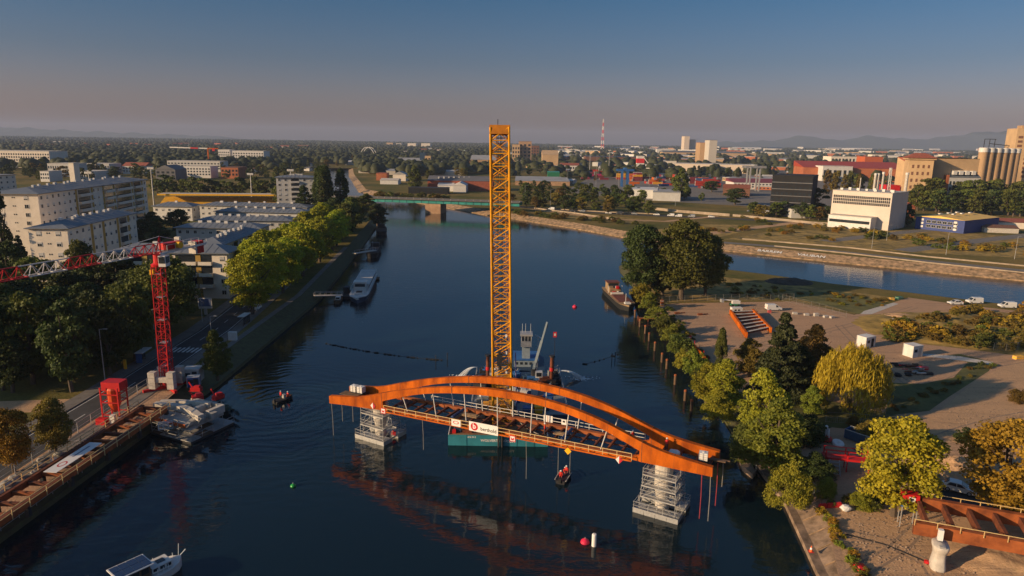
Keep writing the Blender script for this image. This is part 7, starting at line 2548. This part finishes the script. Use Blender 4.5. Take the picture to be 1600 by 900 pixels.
# graffiti on the far embankment
gp = at(1222, 399, 1.6)
gw_ = (Vector((140, 295, 0)) - Vector((101, 323, 0))).normalized()
gf = thing('graffiti', 'large pale painted letters on the stone embankment of the far bank', 'graffiti', (0, 0, 0))
nrm = Vector((gw_.y, -gw_.x, 0))
def on_bank(x_, txt, size, m):
    """lettering laid on the slope of the far bank"""
    base = Vector((101, 323, 0)).lerp(Vector((140, 295, 0)), x_)
    inward = Vector((-gw_.y, gw_.x, 0))
    sl = (inward * 6.65 + Vector((0, 0, 2.18))).normalized()
    c = base + inward * 3.4 + Vector((0, 0, 1.45))
    nz = gw_.cross(sl)
    piece('lettering', text_mesh(txt, size, m, bold=.05), gf, c + nz * .1, Matrix((gw_, sl, nz)).transposed().to_euler())
on_bank(.42, 'BARREM', 3.0, M_sign)
on_bank(.80, 'VAUBAN', 3.0, M_sign)
lamp_pts = ((1362, 388, 'left'), (1478, 398, 'middle'), (1585, 405, 'right'))
for u, v, s in lamp_pts:
    lamp(*at(u, v).xy, 10, '%s of the three street lamps along the far bank track' % s)

def block(name, label, cat, u0, u1, vb, vt, depth, m, roof='flat', mr=None, rows=0, cols=0, ang=0.0, group=None, eave=None, wmat=None, wz=(.2, .9)):
    """building whose camera side spans u0..u1 at its foot row vb, top row vt at the middle"""
    c = at((u0 + u1) / 2, vb)
    dist = (c - CAM).dot(_f)
    W = abs(u1 - u0) * dist / FPX
    H = max(1.5, aty((u0 + u1) / 2, vt, c.y).z - G)
    t = thing(name, label, cat, c, -ROLL + ang, group)
    mr = mr or M_dsheet
    Hw = H if roof == 'flat' else (eave or H * .7)
    MB().box((0, depth / 2, Hw / 2), (W, depth, Hw)).build('wall', m, t)
    if roof == 'flat':
        MB().box((0, depth / 2, Hw + .15), (W + .3, depth + .3, .5)).build('roof', mr, t)
    elif roof == 'gable':          # ridge along x
        MB().add([(-W / 2 - .4, -.4, Hw), (W / 2 + .4, -.4, Hw), (W / 2 + .4, depth + .4, Hw), (-W / 2 - .4, depth + .4, Hw), (-W / 2 - .4, depth / 2, H), (W / 2 + .4, depth / 2, H)], [(0, 1, 5, 4), (2, 3, 4, 5), (0, 4, 3), (1, 2, 5), (3, 2, 1, 0)]).build('roof', mr, t)
    elif roof == 'front':          # gable towards the camera
        MB().add([(-W / 2 - .4, -.4, Hw), (W / 2 + .4, -.4, Hw), (W / 2 + .4, depth + .4, Hw), (-W / 2 - .4, depth + .4, Hw), (0, -.4, H), (0, depth + .4, H)], [(0, 3, 5, 4), (1, 4, 5, 2), (0, 4, 1), (2, 5, 3), (0, 1, 2, 3)]).build('roof', mr, t)
    elif roof == 'mono':
        MB().add([(-W / 2 - .4, -.4, Hw), (W / 2 + .4, -.4, Hw), (W / 2 + .4, depth + .4, H), (-W / 2 - .4, depth + .4, H), (-W / 2 - .4, depth + .4, Hw), (W / 2 + .4, depth + .4, Hw)], [(0, 1, 2, 3), (3, 2, 5, 4), (0, 3, 4), (1, 5, 2), (0, 4, 5, 1)]).build('roof', mr, t)
    if rows and cols:
        ww, wh = W / cols * .55, Hw * (wz[1] - wz[0]) / rows * .55
        k = ('fw', round(ww, 1), round(wh, 1), (wmat or M_glass).name)
        if k not in WIN: WIN[k] = MB().box((0, 0, 0), (ww, .1, wh)).mesh('window', wmat or M_glass)
        for i in range(rows):
            for j in range(cols):
                piece('window', WIN[k], t, (-W / 2 + (j + .5) * W / cols, -.03, Hw * (wz[0] + (wz[1] - wz[0]) * (i + .5) / rows)))
    t['_w'] = W; t['_h'] = Hw
    del t['_w'], t['_h']
    return t, W, Hw
W_ = M_white
# white power station with its glazed strip and stacks
pb, pw_, ph_ = block('power_station', 'white power station with a long glazed strip and tall chimneys', 'power station', 1296, 1384, 356, 300, 27, mat('warm_white_render', (.60, .52, .45), .8, var=.08, scale=.1), 'flat', M_concl, ang=R(-46))
for i in range(3):
    for j in range(30):
        piece('window_pane', WIN.setdefault('pp', MB().box((0, 0, 0), (pw_ / 30 * .72, .12, ph_ * .07)).mesh('window_pane', M_glass)), pb, (-pw_ / 2 + pw_ * .02 + (j + .5) * pw_ * .96 / 30, -.04, ph_ * (.68 + i * .085)))
MB().box((-2, -4.5, ph_ * .17), (pw_ * .72, 9, ph_ * .34)).build('annex', W_, pb)
MB().box((-2, -9.03, ph_ * .2), (pw_ * .68, .1, ph_ * .08)).build('annex_window', M_glass, pb)
MB().box((-2, -4.5, ph_ * .345), (pw_ * .74, 9.3, .3)).build('annex_roof', M_concl, pb)
for k in range(10):
    MB().box((-pw_ / 2 + 3 + k * pw_ / 10.5, 6 + (k % 3) * 4, ph_ + .9), (1.6, 1.6, 1.2 + .7 * (k % 2))).build('roof_vent', M_steel, pb)
MB().lathe([(.28, 0), (.28, 8)], 8, (-pw_ * .1, 5, ph_)).build('roof_pipe', M_concl, pb)
def stack(label, u, vb, vt, r, m=None):
    b = at(u, vb); h = aty(u, vt, b.y).z - G
    t = thing('chimney_stack', label, 'chimney', b)
    MB().lathe([(r * 1.15, 0), (r, h)], 12).build('shaft', m or M_concl, t)
    MB().lathe([(r * 1.2, h - 1.2), (r * 1.25, h), (r, h + .2)], 12).build('rim', W_, t)
for u, vt, s in ((1360, 271, 'left'), (1364.5, 271, 'middle'), (1372, 269, 'right')):
    stack('%s of the three slim chimneys behind the white power station' % s, u, 340, vt, .75)
stack('single slim white chimney right of the white power station', 1408, 345, 270, .9)
def lattice_mast(name, label, u, vb, vt, w0, w1, m, m2, n=9, cat='mast'):
    b = at(u, vb); h = aty(u, vt, b.y).z - G
    t = thing(name, label, cat, b)
    P = lambda i, f_: Vector((((-1, -1), (1, -1), (1, 1), (-1, 1))[i][0] * (w0 + (w1 - w0) * f_) / 2, ((-1, -1), (1, -1), (1, 1), (-1, 1))[i][1] * (w0 + (w1 - w0) * f_) / 2, h * f_))
    th = max(.1, w0 * .09)
    for k in range(n):
        for i in range(4):
            mm = m if k % 2 else m2
            barpiece('mast_leg', mm, t, P(i, k / n), P(i, (k + 1) / n), th)
            barpiece('mast_brace', mm, t, P(i, k / n), P((i + 1) % 4, (k + 1) / n), th * .7)
    return t, h
lattice_mast('lattice_mast', 'grey lattice mast right of the three slim chimneys', 1382, 340, 262, 2.6, 1.0, M_steel, M_steel)
lattice_mast('radio_mast', 'tall red and white radio mast on the horizon', 941, 236, 186, 15, 2.5, M_red, M_white, 9, 'radio mast')
# blue warehouse with yellow roof
bw, w_, h_ = block('warehouse', 'blue warehouse with a yellow gabled roof on the right', 'warehouse', 1430, 1502, 361, 338, 42, M_bluew, 'front', M_yroof, ang=R(-56), eave=7.4)
for i in range(2):
    for j in range(6):
        piece('window', winmesh(2.4, 1.6, 0), bw, (-w_ * .22 + j * 2.9, -.03, 2.4 + i * 2.6))
for x in (-w_ * .36, w_ * .32): 
    for i in range(3): MB().box((x, -.04, 1.8 + i * 2), (1.6, .1, 1.2)).build('window', W_, bw)
for k in range(6): MB().box((0 + (k % 2 - .5) * 5, 5 + k * 5, 10.4 if False else 9.6), (1.2, 3, .5)).build('skylight', W_, bw)
# silos
st_, sw_, sh_ = block('brick_silo', 'old tan brick grain silo with a tall tower and a long wing', 'silo', 1432, 1520, 316, 257, 40, M_tanr, 'gable', M_dkred, eave=38, rows=3, cols=12, wz=(.05, .6), wmat=M_brown)
tw = thing('brick_tower', 'tan brick tower with a red hipped roof at the left end of the grain silo', 'tower', at(1428, 316) + Vector((0, -3, 0)), -.3)
th_ = aty(1428, 249, at(1428, 316).y).z - G
MB().box((0, 8, th_ * .5), (19, 16, th_)).build('wall', M_tanr, tw)
MB().box((0, 8, th_ + .6), (22, 19, 1.4)).build('cornice', M_tanr, tw)
MB().add([(-12, -3, th_ + 1.3), (12, -3, th_ + 1.3), (12, 19, th_ + 1.3), (-12, 19, th_ + 1.3), (-4, 8, th_ + 5.5), (4, 8, th_ + 5.5)], [(0, 1, 5, 4), (1, 2, 5), (2, 3, 4, 5), (3, 0, 4), (3, 2, 1, 0)]).build('roof', M_dkred, tw)
for i in range(5):
    for x in (-6, -2, 2, 6):
        MB().box((x, -.05, th_ * (.2 + .16 * i)), (1.6, .2, th_ * .075)).build('window', M_brown, tw)
for k, u in enumerate((1527, 1537, 1548, 1558, 1568, 1577)):
    b = at(u, 300) + Vector((0, 0, 0)); h = aty(u, 231 + k * .3, b.y).z - G
    t = thing('grain_silo', ['leftmost', 'second', 'third', 'fourth', 'fifth', 'rightmost'][k] + ' concrete cylinder of the grain silo battery at the right', 'silo', b, 0, 'concrete silo battery')
    MB().lathe([(4.5, 0), (4.5, h - 4.5)], 20).build('cylinder', M_ctan, t)
    MB().lathe([(4.8, h - 4.5), (4.8, h), (4.2, h + .4)], 20).build('head_ring', W_, t)
gb = at(1548, 296); 
t = thing('silo_conveyor', 'dark steel conveyor frame on top of the silo battery', 'conveyor', (gb.x - 8, gb.y, aty(1530, 231, gb.y).z))
for x in (-8, -2, 4): barpiece('post', M_dark, t, (x, 0, 0), (x, 0, 10), .5)
barpiece('beam', M_dark, t, (-8, 0, 10), (5, 0, 10), .6)
barpiece('head_frame', M_dark, t, (-2, 0, 5), (30, 0, 2), .7)
tb, w_, h_ = block('grain_tower', 'tall tan concrete tower at the right edge', 'tower', 1577, 1612, 298, 201, 26, M_tanr, 'flat', M_tanr, rows=10, cols=3, ang=R(-12), wmat=M_brown)
MB().box((0, 12, h_ + 2), (w_ * .5, 12, 3.6)).build('lift_house', M_ctan, tb)
bs, w_, h_ = block('office_building', 'grey roofed office house with dormers and an orange gable before the grain silo', 'office', 1478, 1526, 317, 269, 18, M_grey_r, 'gable', mat('slate_roof', (.12, .14, .16), .7), rows=3, cols=9, eave=22)
MB().box((-w_ / 2 - 1.2, 9, 12), (2.4, 18, 24)).build('gable_wall', M_brick, bs)
for x in range(4): MB().box((-w_ * .32 + x * w_ * .2, 2.5, 26), (3.2, 4, 3.4)).build('dormer', W_, bs)
# list of the other far buildings
dk_ = M_dsheet
for a in (
    ('black_building', 'black clad office building in the shade left of the power station', 'office', 1203, 1262, 337, 275, 30, M_blackw, 'flat', M_blackw, 5, 9, -.5),
    ('factory_hall', 'long orange red factory hall under the white hall', 'factory', 1258, 1412, 283, 254, 60, M_brick, 'mono', mat('red_sheet_roof', (.36, .05, .02), .6), 0, 0, -.15),
    ('factory_hall', 'bright orange tower block on the orange factory hall', 'factory', 1350, 1378, 262, 245, 40, mat('orange_cladding', (.48, .10, .02), .6), 'flat', M_dkred),
    ('factory_hall', 'pale long hall behind the orange factory hall', 'factory', 1298, 1352, 257, 245, 50, M_cream, 'flat', M_concl, 1, 10),
    ('factory_hall', 'white hall with dark windows in front of the orange factory hall', 'factory', 1284, 1330, 283, 260, 25, W_, 'flat', M_concl, 1, 6),
    ('warehouse', 'long white warehouse in front of the twin tan silo towers', 'warehouse', 1056, 1172, 270, 257, 60, mat('cream_cladding', (.58, .48, .38), .7, var=.06), 'flat', M_concl, 0, 0, -.28),
    ('silo_tower', 'ribbed tan silo block left half of the twin towers', 'silo', 1092, 1106, 258, 223, 40, M_ctan, 'flat', M_dkred),
    ('silo_tower', 'taller grey shaft with a dark head right half of the twin towers', 'silo', 1106, 1118, 259, 219, 40, M_concl, 'flat', M_dark),
    ('grain_mill', 'pale mill tower with a round top left of the twin towers', 'mill', 1068, 1076, 240, 213, 60, mat('cream_cladding', (.58, .48, .38)), 'flat', M_tanr),
    ('grain_mill', 'pale lower mill block beside the round topped mill tower', 'mill', 1075, 1086, 240, 218, 60, mat('cream_cladding', (.58, .48, .38)), 'flat', M_concl),
    ('factory_hall', 'long dark roofed hall behind the white warehouse', 'factory', 1036, 1166, 245, 236, 60, M_tanr, 'gable', dk_, 0, 0),
    ('warehouse', 'low white roofed shop in front of the containers', 'shop', 984, 1026, 310, 297, 40, W_, 'flat', W_, 0, 0, -.2),
    ('warehouse', 'low blue grey roofed shop right of the white one', 'shop', 1020, 1062, 314, 301, 40, M_grey_r, 'flat', M_sheet, 0, 0, -.2),
    ('depot', 'red tiled depot with wooden gable right of the container stacks', 'depot', 1130, 1170, 306, 289, 26, M_brown, 'gable', mat('red_tile_roof', (.26, .08, .04), .85, var=.25), 0, 0, -.3),
    ('office_building', 'long white office with a red roof and windows behind the depot', 'office', 1146, 1222, 296, 281, 30, W_, 'mono', mat('maroon_sheet', (.20, .04, .05), .7), 2, 14),
    ('tower_house', 'tan mill block right of the yellow crane boom', 'mill', 800, 812, 252, 226, 50, M_tanr, 'flat', M_ctan, 3, 3),
    ('tower_house', 'taller dark brick mill tower right of the yellow crane boom', 'mill', 810, 830, 252, 221, 50, M_sandst, 'flat', M_brown, 4, 3),
    ('mill_house', 'sunlit tan mill block with balconies', 'mill', 820, 830, 250, 227, 40, M_tanr, 'flat', M_tanr, 5, 2),
    ('mill_house', 'dark mill block behind the sunlit one', 'mill', 829, 842, 246, 228, 40, M_brown, 'flat', M_brown, 3, 3),
    ('mill_house', 'yellow gabled grain store by the containers', 'mill', 847, 872, 258, 235, 60, M_tanr, 'gable', M_tanr),
    ('warehouse', 'dark blue roofed long hall behind the container terminal', 'warehouse', 915, 1000, 254, 245, 60, M_brown, 'flat', M_navy),
    ('warehouse', 'white pavilion row with red shop fronts', 'shop', 876, 905, 267, 255, 30, W_, 'gable', M_dkred, 1, 8),
    ('warehouse', 'broad low grey hall right of the crane boom above the trees', 'warehouse', 805, 890, 290, 280, 60, M_sandst, 'mono', M_sheet),
    ('warehouse', 'green shed behind the broad grey hall', 'shed', 856, 874, 282, 269, 20, mat('machine_green', (.02, .16, .08)), 'flat', M_turq),
    ('warehouse', 'long dark roofed boathouse with a row of chimneys right of the big canal tree', 'boathouse', 668, 770, 298, 276, 30, M_dkred, 'gable', dk_, 0, 0),
    ('warehouse', 'white arched boatyard hall in front of the dark boathouse', 'boatyard', 708, 728, 301, 285, 26, W_, 'front', W_),
    ('warehouse', 'pale gabled boatyard shed left of the arched hall', 'boatyard', 684, 708, 299, 286, 26, W_, 'gable', W_),
    ('warehouse', 'low dark boat shed beside the turquoise bridge', 'boathouse', 638, 700, 303, 294, 14, M_blackw, 'flat', M_dark, 1, 10),
    ('warehouse', 'broad pale grain hall with a low pitched roof across the canal', 'warehouse', 618, 660, 262, 247, 60, M_tanr, 'gable', M_sheet),
    ('silo_tower', 'dark blue silo tower by the pale grain hall', 'silo', 656, 665, 262, 239, 16, M_navy, 'flat', M_navy),
    ('silo_tower', 'tan silo tower beside the dark blue one', 'silo', 664, 673, 263, 244, 16, M_tanr, 'flat', M_ctan, 3, 2),
    ('warehouse', 'pale long hall right of the tan silo tower', 'warehouse', 674, 690, 264, 252, 30, M_ctan, 'gable', M_sheet),
    ('dome_store', 'big grey dome shaped store left of the crane boom', 'store', 735, 775, 265, 243, 70, M_ctan, 'gable', M_sheet, 0, 0, 0, None, 6),
    ('warehouse', 'brown hall left of the grey dome store', 'warehouse', 716, 736, 263, 252, 30, M_brown, 'gable', M_brown),
    ('warehouse', 'row of pale low halls behind the big canal tree', 'warehouse', 590, 720, 274, 265, 30, M_concl, 'gable', M_sheet),
    ('warehouse', 'low pale hall with a grey roof along the canal bend', 'warehouse', 560, 640, 271, 262, 30, M_concl, 'flat', M_sheet),
    ('warehouse', 'pale gabled workshop near the canal trees', 'workshop', 614, 634, 283, 268, 18, M_cream, 'front', M_sheet),
    ('warehouse', 'small brick workshop near the canal bend', 'workshop', 588, 604, 282, 271, 16, M_brick, 'flat', M_dkred),
    ('warehouse', 'low white workshop beside the brick one', 'workshop', 594, 622, 288, 279, 18, W_, 'gable', M_concl),
    ('warehouse', 'long white roofed station hall at the canal end', 'hall', 500, 572, 252, 245, 40, M_concl, 'flat', W_),
    ('tank_farm', 'white storage halls at the canal end', 'hall', 540, 582, 258, 251, 26, W_, 'gable', W_),
    ('apartment_block', 'white block of flats with square windows and a rooftop mast on the left horizon', 'apartment block', 342, 360, 256, 234, 26, W_, 'flat', M_concl, 4, 6),
    ('apartment_block', 'long white block of flats on the left horizon', 'apartment block', 364, 413, 257, 236, 30, W_, 'flat', M_concl, 4, 12),
    ('office_building', 'orange brick block in front of the white flats', 'office', 346, 373, 279, 262, 26, M_brick, 'flat', M_brown, 2, 5),
    ('office_building', 'long dark glazed office in front of the white flats', 'office', 262, 345, 268, 252, 26, M_grey_r, 'flat', M_concl, 3, 16),
    ('apartment_block', 'pale flats with tall windows below the glazed office', 'apartment block', 288, 330, 278, 260, 20, W_, 'flat', M_concl, 3, 9),
    ('apartment_block', 'dark grey gabled block left of the pale flats', 'apartment block', 244, 275, 281, 258, 26, M_dsheet, 'front', dk_, 2, 4),
    ('apartment_block', 'white and red terraced house beside the slim cypress', 'house', 192, 228, 272, 254, 20, W_, 'gable', M_dkred, 2, 8),
    ('office_building', 'long pale flats on the far left edge with many window bays', 'apartment block', -20, 80, 262, 236, 40, M_cream, 'flat', M_concl, 4, 26),
    ('office_building', 'white low school building left of the slim tower', 'school', 76, 112, 276, 256, 30, M_grey_r, 'flat', M_concl, 2, 10),
    ('church_tower', 'slim cream stair tower between the trees on the left', 'tower', 111, 119, 293, 255, 8, M_cream, 'flat', M_concl),
    ('office_building', 'pale flat roofed school wing right of the slim tower', 'school', 120, 150, 282, 268, 30, W_, 'flat', M_concl, 1, 8),
    ('office_building', 'grey school wing behind the slim tower', 'school', 136, 172, 272, 256, 26, M_grey_r, 'flat', M_concl, 2, 10),
    ('office_building', 'white house between dark trees on the left', 'house', 64, 78, 284, 268, 20, W_, 'flat', M_concl, 2, 4),
    ('office_building', 'sunlit long roof house far left behind the trees', 'house', 80, 101, 226, 221, 40, M_cream, 'gable', M_cream),
    ('apartment_block', 'left sunlit tower block on the wooded horizon', 'apartment block', 604, 614, 229, 223, 60, M_tanr, 'flat', M_tanr),
    ('apartment_block', 'second sunlit tower block on the wooded horizon', 'apartment block', 619, 627, 228, 224, 60, M_cream, 'flat', M_cream),
    ('apartment_block', 'third sunlit tower block on the wooded horizon', 'apartment block', 637, 650, 232, 224, 60, M_cream, 'flat', M_cream),
    ('apartment_block', 'rightmost sunlit tower block on the wooded horizon', 'apartment block', 658, 672, 232, 224, 60, M_cream, 'flat', M_cream),
    ('warehouse', 'white hall at the right edge with a saw tooth roof', 'workshop', 1564, 1640, 358, 344, 20, M_cream, 'gable', M_dkred, 0, 0, -.2),
    ('warehouse', 'low brown roofed shed at the right edge before the saw tooth hall', 'shed', 1540, 1588, 364, 353, 14, M_concl, 'gable', M_brown, 0, 0, -.2),
    ('warehouse', 'white workshop in the shade left of the power station', 'workshop', 1236, 1268, 341, 328, 14, M_grey_r, 'flat', M_concl),
    ('warehouse', 'red brick house right of the power station', 'house', 1405, 1428, 340, 316, 16, M_brick, 'front', M_dkred),
    ('warehouse', 'bright red cabin stack behind the power station', 'cabins', 1384, 1404, 312, 290, 14, M_red, 'flat', M_red),
):
    nm, lab, cat, u0, u1, vb, vt, dep, m = a[:9]
    rest = list(a[9:]) + [None] * 8
    r_ = dict(roof=rest[0] or 'flat', mr=rest[1], rows=rest[2] or 0, cols=rest[3] or 0, ang=rest[4] or 0.0)
    block(nm, lab, cat, u0, u1, vb, vt, dep, m, **r_)
bb_ = [o for o in COL.objects if o.name.startswith('black_building')][0]
for k in range(1, 6):
    wl_ = [c for c in bb_.children if c.name.startswith('wall')][0].dimensions
    MB().box((0, -.1, wl_.z * k / 6), (wl_.x, .3, .5)).build('floor_band', M_dsheet, bb_)
# roof dormers of the dark boathouse
for k in range(11):
    b = at(684 + k * 8, 298); h = aty(684 + k * 8, 279, b.y).z
    o = MB().box((0, 0, 1.2), (1.2, 2.2, 2.4)).box((0, 0, 2.5), (1.5, 2.5, .3)).build('roof_chimney', W_); o.location = (b.x, b.y + 11, h - 1.5)
    tag(o, 'pale chimney on the ridge of the dark boathouse', 'chimney', 'boathouse chimneys')
# white arch footbridge on the left horizon
ac = at(574, 246)
t = thing('arch_footbridge', 'white crossed arch of a distant bridge beyond the canal', 'bridge', ac)
for off in (0, 9):
    pts_ = [(18 * math.cos(PI - PI * k / 16) + off * .5, off, 26 * math.sin(PI * k / 16)) for k in range(17)]
    for a, b in zip(pts_[:-1], pts_[1:]): barpiece('arch_segment', W_, t, a, b, 1.6)
barpiece('deck', M_concl, t, (-30, 4, 4), (34, 4, 4), 8, 1.2)
# containers at the terminal
ccol = [mat('container_red', (.42, .04, .025), .6, var=.15, scale=.3), mat('container_orange', (.55, .13, .015), .6, var=.15, scale=.3), mat('container_blue', (.04, .09, .22), .6, var=.15, scale=.3), mat('container_yellow', (.60, .30, .02), .6, var=.15, scale=.3), mat('container_maroon', (.20, .03, .04), .6, var=.15, scale=.3), mat('container_white', (.55, .55, .53), .6, var=.1), mat('container_magenta', (.40, .03, .12), .6, var=.1)]
cnames = ['red', 'orange', 'blue', 'yellow', 'maroon', 'white', 'magenta']
CM = []
for m in ccol:
    mb = MB().box((0, 0, 1.3), (12.0, 2.35, 2.5))
    for k in range(18): mb.box((-5.6 + k * .66, 0, 1.3), (.3, 2.45, 2.3))
    CM.append(mb.mesh('container_shell', m))
doorm = MB().box((-6.03, 0, 1.3), (.08, 2.2, 2.3)).mesh('container_door', M_steel)
rr = random.Random(21)
for zone, (u0, u1, v0, v1), n_, cols_ in (('left stack near the yellow gantry', (914, 955, 272, 281), 9, (0, 4, 6, 0)), ('orange stack below the white lamp masts', (950, 975, 268, 282), 9, (1, 1, 3, 0)), ('long row behind the street trees', (985, 1055, 276, 293), 22, (0, 1, 2, 3, 4, 5, 6, 1)), ('stack right of the tall green tree', (1080, 1118, 284, 296), 12, (0, 0, 1, 4, 2))):
    for k in range(n_):
        u, v = rr.uniform(u0, u1), rr.uniform(v0, v1)
        ci = rr.choice(cols_)
        b = at(u, v)
        for lv in range(rr.choice((1, 2, 3, 3))):
            ci = rr.choice(cols_) if rr.random() < .6 else ci
            t = thing('shipping_container', cnames[ci] + ' shipping container in the ' + zone, 'container', (b.x, b.y, G + lv * 2.62), rr.choice((0, 0, .05, PI / 2)), 'containers of the port terminal')
            piece('container_shell', CM[ci], t); piece('container_door', doorm, t)
# gantries and light masts of the port
def portal(label, u0, u1, vb, vt, m):
    a, b = at(u0, vb), at(u1, vb); h = aty(u0, vt, a.y).z - G
    t = thing('gantry_crane', label, 'gantry crane', a)
    b = b - a
    for p in (Vector(), b):
        barpiece('leg', m, t, p, p + Vector((0, 0, h)), 1.3)
        barpiece('leg', m, t, p + Vector((0, 9, 0)), p + Vector((0, 9, h)), 1.3)
    for y in (0, 9): barpiece('main_beam', m, t, Vector((-6, y, h)), b + Vector((6, y, h)), 1.2, 2.2)
    barpiece('trolley', m, t, b * .5 + Vector((0, 0, h + 1.6)), b * .5 + Vector((0, 9, h + 1.6)), 3, 2)
portal('blue container gantry crane in front of the container row', 972, 981, 292, 266, M_blu)
portal('pale steel gantry frame right of the red roofed depot', 1170, 1185, 299, 261, M_steel)
for u, vb, vt, lab in ((921, 275, 235, 'left'), (951, 272, 235, 'right')):
    floodlight(u, vb, vt, '%s of the two tall floodlight masts over the container terminal' % lab)
for k, (u, vb, vt) in enumerate(((931, 292, 243), (885, 312, 268), (820, 320, 290), (860, 322, 296), (945, 318, 293), (966, 296, 268), (1014, 296, 272), (1124, 280, 260), (1055, 322, 306), (1008, 325, 312), (1385, 376, 352), (1230, 276, 262))):
    b = at(u, vb)
    lamp(b.x, b.y, aty(u, vt, b.y).z - G, ['tall thin pole left of the orange containers', 'lattice like pole at the road belt', 'left light pole in the belt beside the crane boom', 'second light pole in the belt beside the crane boom', 'light pole at the right end of the belt', 'pole left of the blue gantry', 'pole before the long container row', 'pole before the long white warehouse', 'short lamp before the big peninsula trees', 'short lamp on the port road', 'lamp pole right of the power station on the waste ground', 'white pole above the black building'][k], 2)
# red and white mixing tower with its conveyor
mt, w_, h_ = block('mixing_tower', 'red and white concrete mixing tower with a slanting conveyor', 'mixing plant', 995, 1006, 263, 244, 12, W_, 'flat', W_)
MB().box((0, 6, h_ * .62), (w_ + .4, 12.6, h_ * .38)).build('red_cladding', M_red, mt)
barpiece('conveyor', W_, mt, (w_ * .3, -2, h_ * .95), (w_ * 1.6, -2, 1.0), 1.6, 1.4)
# second red tower crane far off
fc = at(327, 262); fh = aty(327, 232, fc.y).z - G
t = thing('tower_crane', 'distant orange and red tower crane over the town on the left', 'crane', fc)
barpiece('mast', M_orange, t, (0, 0, 0), (0, 0, fh), 1.8)
jl = (327 - 268) * (fc - CAM).dot(_f) / FPX
barpiece('jib', M_redw, t, (0, 0, fh), (-jl, 0, fh + 1), 1.6)
barpiece('jib_tip', M_red, t, (-jl * .45, -.9, fh + .5), (-jl * .25, -.9, fh + .2), .8, 2.0)
barpiece('counter_jib', M_orange, t, (0, 0, fh), (jl * .28, 0, fh), 1.8)
MB().box((jl * .16, -1, fh - 2), (4, 2, 3.5)).build('counterweight', M_red, t)
# houses among the trees and sheds of the port: repeats
hw = [W_, M_cream, M_grey_r, M_tanr]
rr = random.Random(33)
for k in range(64):
    u, v = rr.uniform(0, 545), 226 + rr.random() ** 1.4 * 42
    if u > 500: v = min(v, 244)
    s = rr.uniform(7, 13) * (20 if v < 236 else 15) / 15
    block('small_house', 'small pitched roof house among the trees of the left town', 'house', u, u + s, v + 3, v - 3.2, rr.uniform(9, 14), rr.choice(hw), 'gable' if k % 3 else 'front', rr.choice((M_dkred, M_brown, M_dkred, dk_)), group='houses of the left town', ang=rr.uniform(-.5, .5), eave=None)
for k in range(250):
    u = rr.uniform(850, 1600); v = 230 + rr.random() ** 1.5 * 32 + (u - 850) * .009
    if 1250 < u < 1420 and v > 246: continue
    if u > 1420 and v > 262: continue
    W1 = rr.uniform(8, 20 + 26 * rr.random())
    block('port_shed', 'low industrial shed spread over the port plain', 'shed', u, u + W1, v + 2, v - rr.uniform(1.8, 4.4), rr.uniform(20, 45), rr.choice((W_, W_, M_cream, M_concl, M_tanr, M_grey_r, M_brick)), rr.choice(('flat', 'flat', 'gable', 'mono')), rr.choice((M_sheet, M_concl, dk_, W_, M_navy)), group='sheds of the port plain', ang=rr.uniform(-.75, .0))
for k in range(46):
    u, v = rr.uniform(870, 1230), rr.uniform(263, 300)
    if 905 < u < 1125 and v > 268 or 975 < u < 1070: continue
    block('port_hall', 'small hall or office on the port yards', 'hall', u, u + rr.uniform(12, 34), v + 2, v - rr.uniform(2.5, 6), rr.uniform(12, 26), rr.choice((W_, M_cream, M_concl, M_tanr, M_brick, M_sheet)), rr.choice(('flat', 'gable', 'mono')), rr.choice((M_sheet, M_concl, M_dkred, W_)), 1, 6, group='halls of the port yards', ang=rr.uniform(-.7, -.1))
for k in range(26):
    u, v = rr.uniform(560, 860), rr.uniform(234, 262)
    block('canal_shed', 'low pale shed among the trees right of the canal', 'shed', u, u + rr.uniform(8, 22), v + 2, v - rr.uniform(1.8, 3.4), rr.uniform(14, 26), rr.choice((W_, M_cream, M_concl, M_tanr)), rr.choice(('gable', 'flat')), rr.choice((M_sheet, M_concl, M_dkred)), group='sheds right of the canal', ang=rr.uniform(-.3, .3))
# parked cars and lorries on the port yards
for k in range(26):
    u, v = rr.uniform(1150, 1290), rr.uniform(322, 334)
    car('parked car on the yard between the port road and the black building', at(u, v), rr.uniform(-.2, .2), (M_carw, M_card, M_cars)[k % 3], group='cars on the port yard')
for k in range(10):
    u = 860 + k * 28 + rr.uniform(-8, 8)
    p0 = at(u, float(np.interp(u, [790, 900, 1000, 1150], [321, 331, 336, 342])))
    car('car driving on the port road behind the far bank', (p0.x, p0.y + rr.choice((-2, 2)), G + .05), R(-20) + (PI if k % 2 else 0), (M_carw, M_card, M_cars)[k % 3], k % 4 == 0, group='vehicles on the port road')
for k, (u, v) in enumerate(((905, 325), (938, 326), (1048, 338), (1060, 339), (1480, 358))):
    car(['white van by the belt trees, left', 'dark van by the belt trees, right', 'white van at the low wall of the far bank', 'pale van beside the low wall of the far bank', 'white van before the blue warehouse'][k], at(u, v), R(-15), M_carw if k != 1 else M_card, True)
# ------------------------------------------------------------------ air
hm = bpy.data.materials.new('air')
hm.use_nodes = True
hn = hm.node_tree.nodes
hn.remove(hn['Principled BSDF'])
pv = hn.new('ShaderNodeVolumePrincipled')
pv.inputs['Color'].default_value = (.56, .68, .95, 1)
pv.inputs['Density'].default_value = HAZE
pv.inputs['Anisotropy'].default_value = 0.0
hm.node_tree.links.new(pv.outputs[0], hn['Material Output'].inputs['Volume'])
hz_ = MB().box((0, 6300, 118.5), (26800, 13600, 245)).build('haze', hm)
hz_['kind'] = 'stuff'
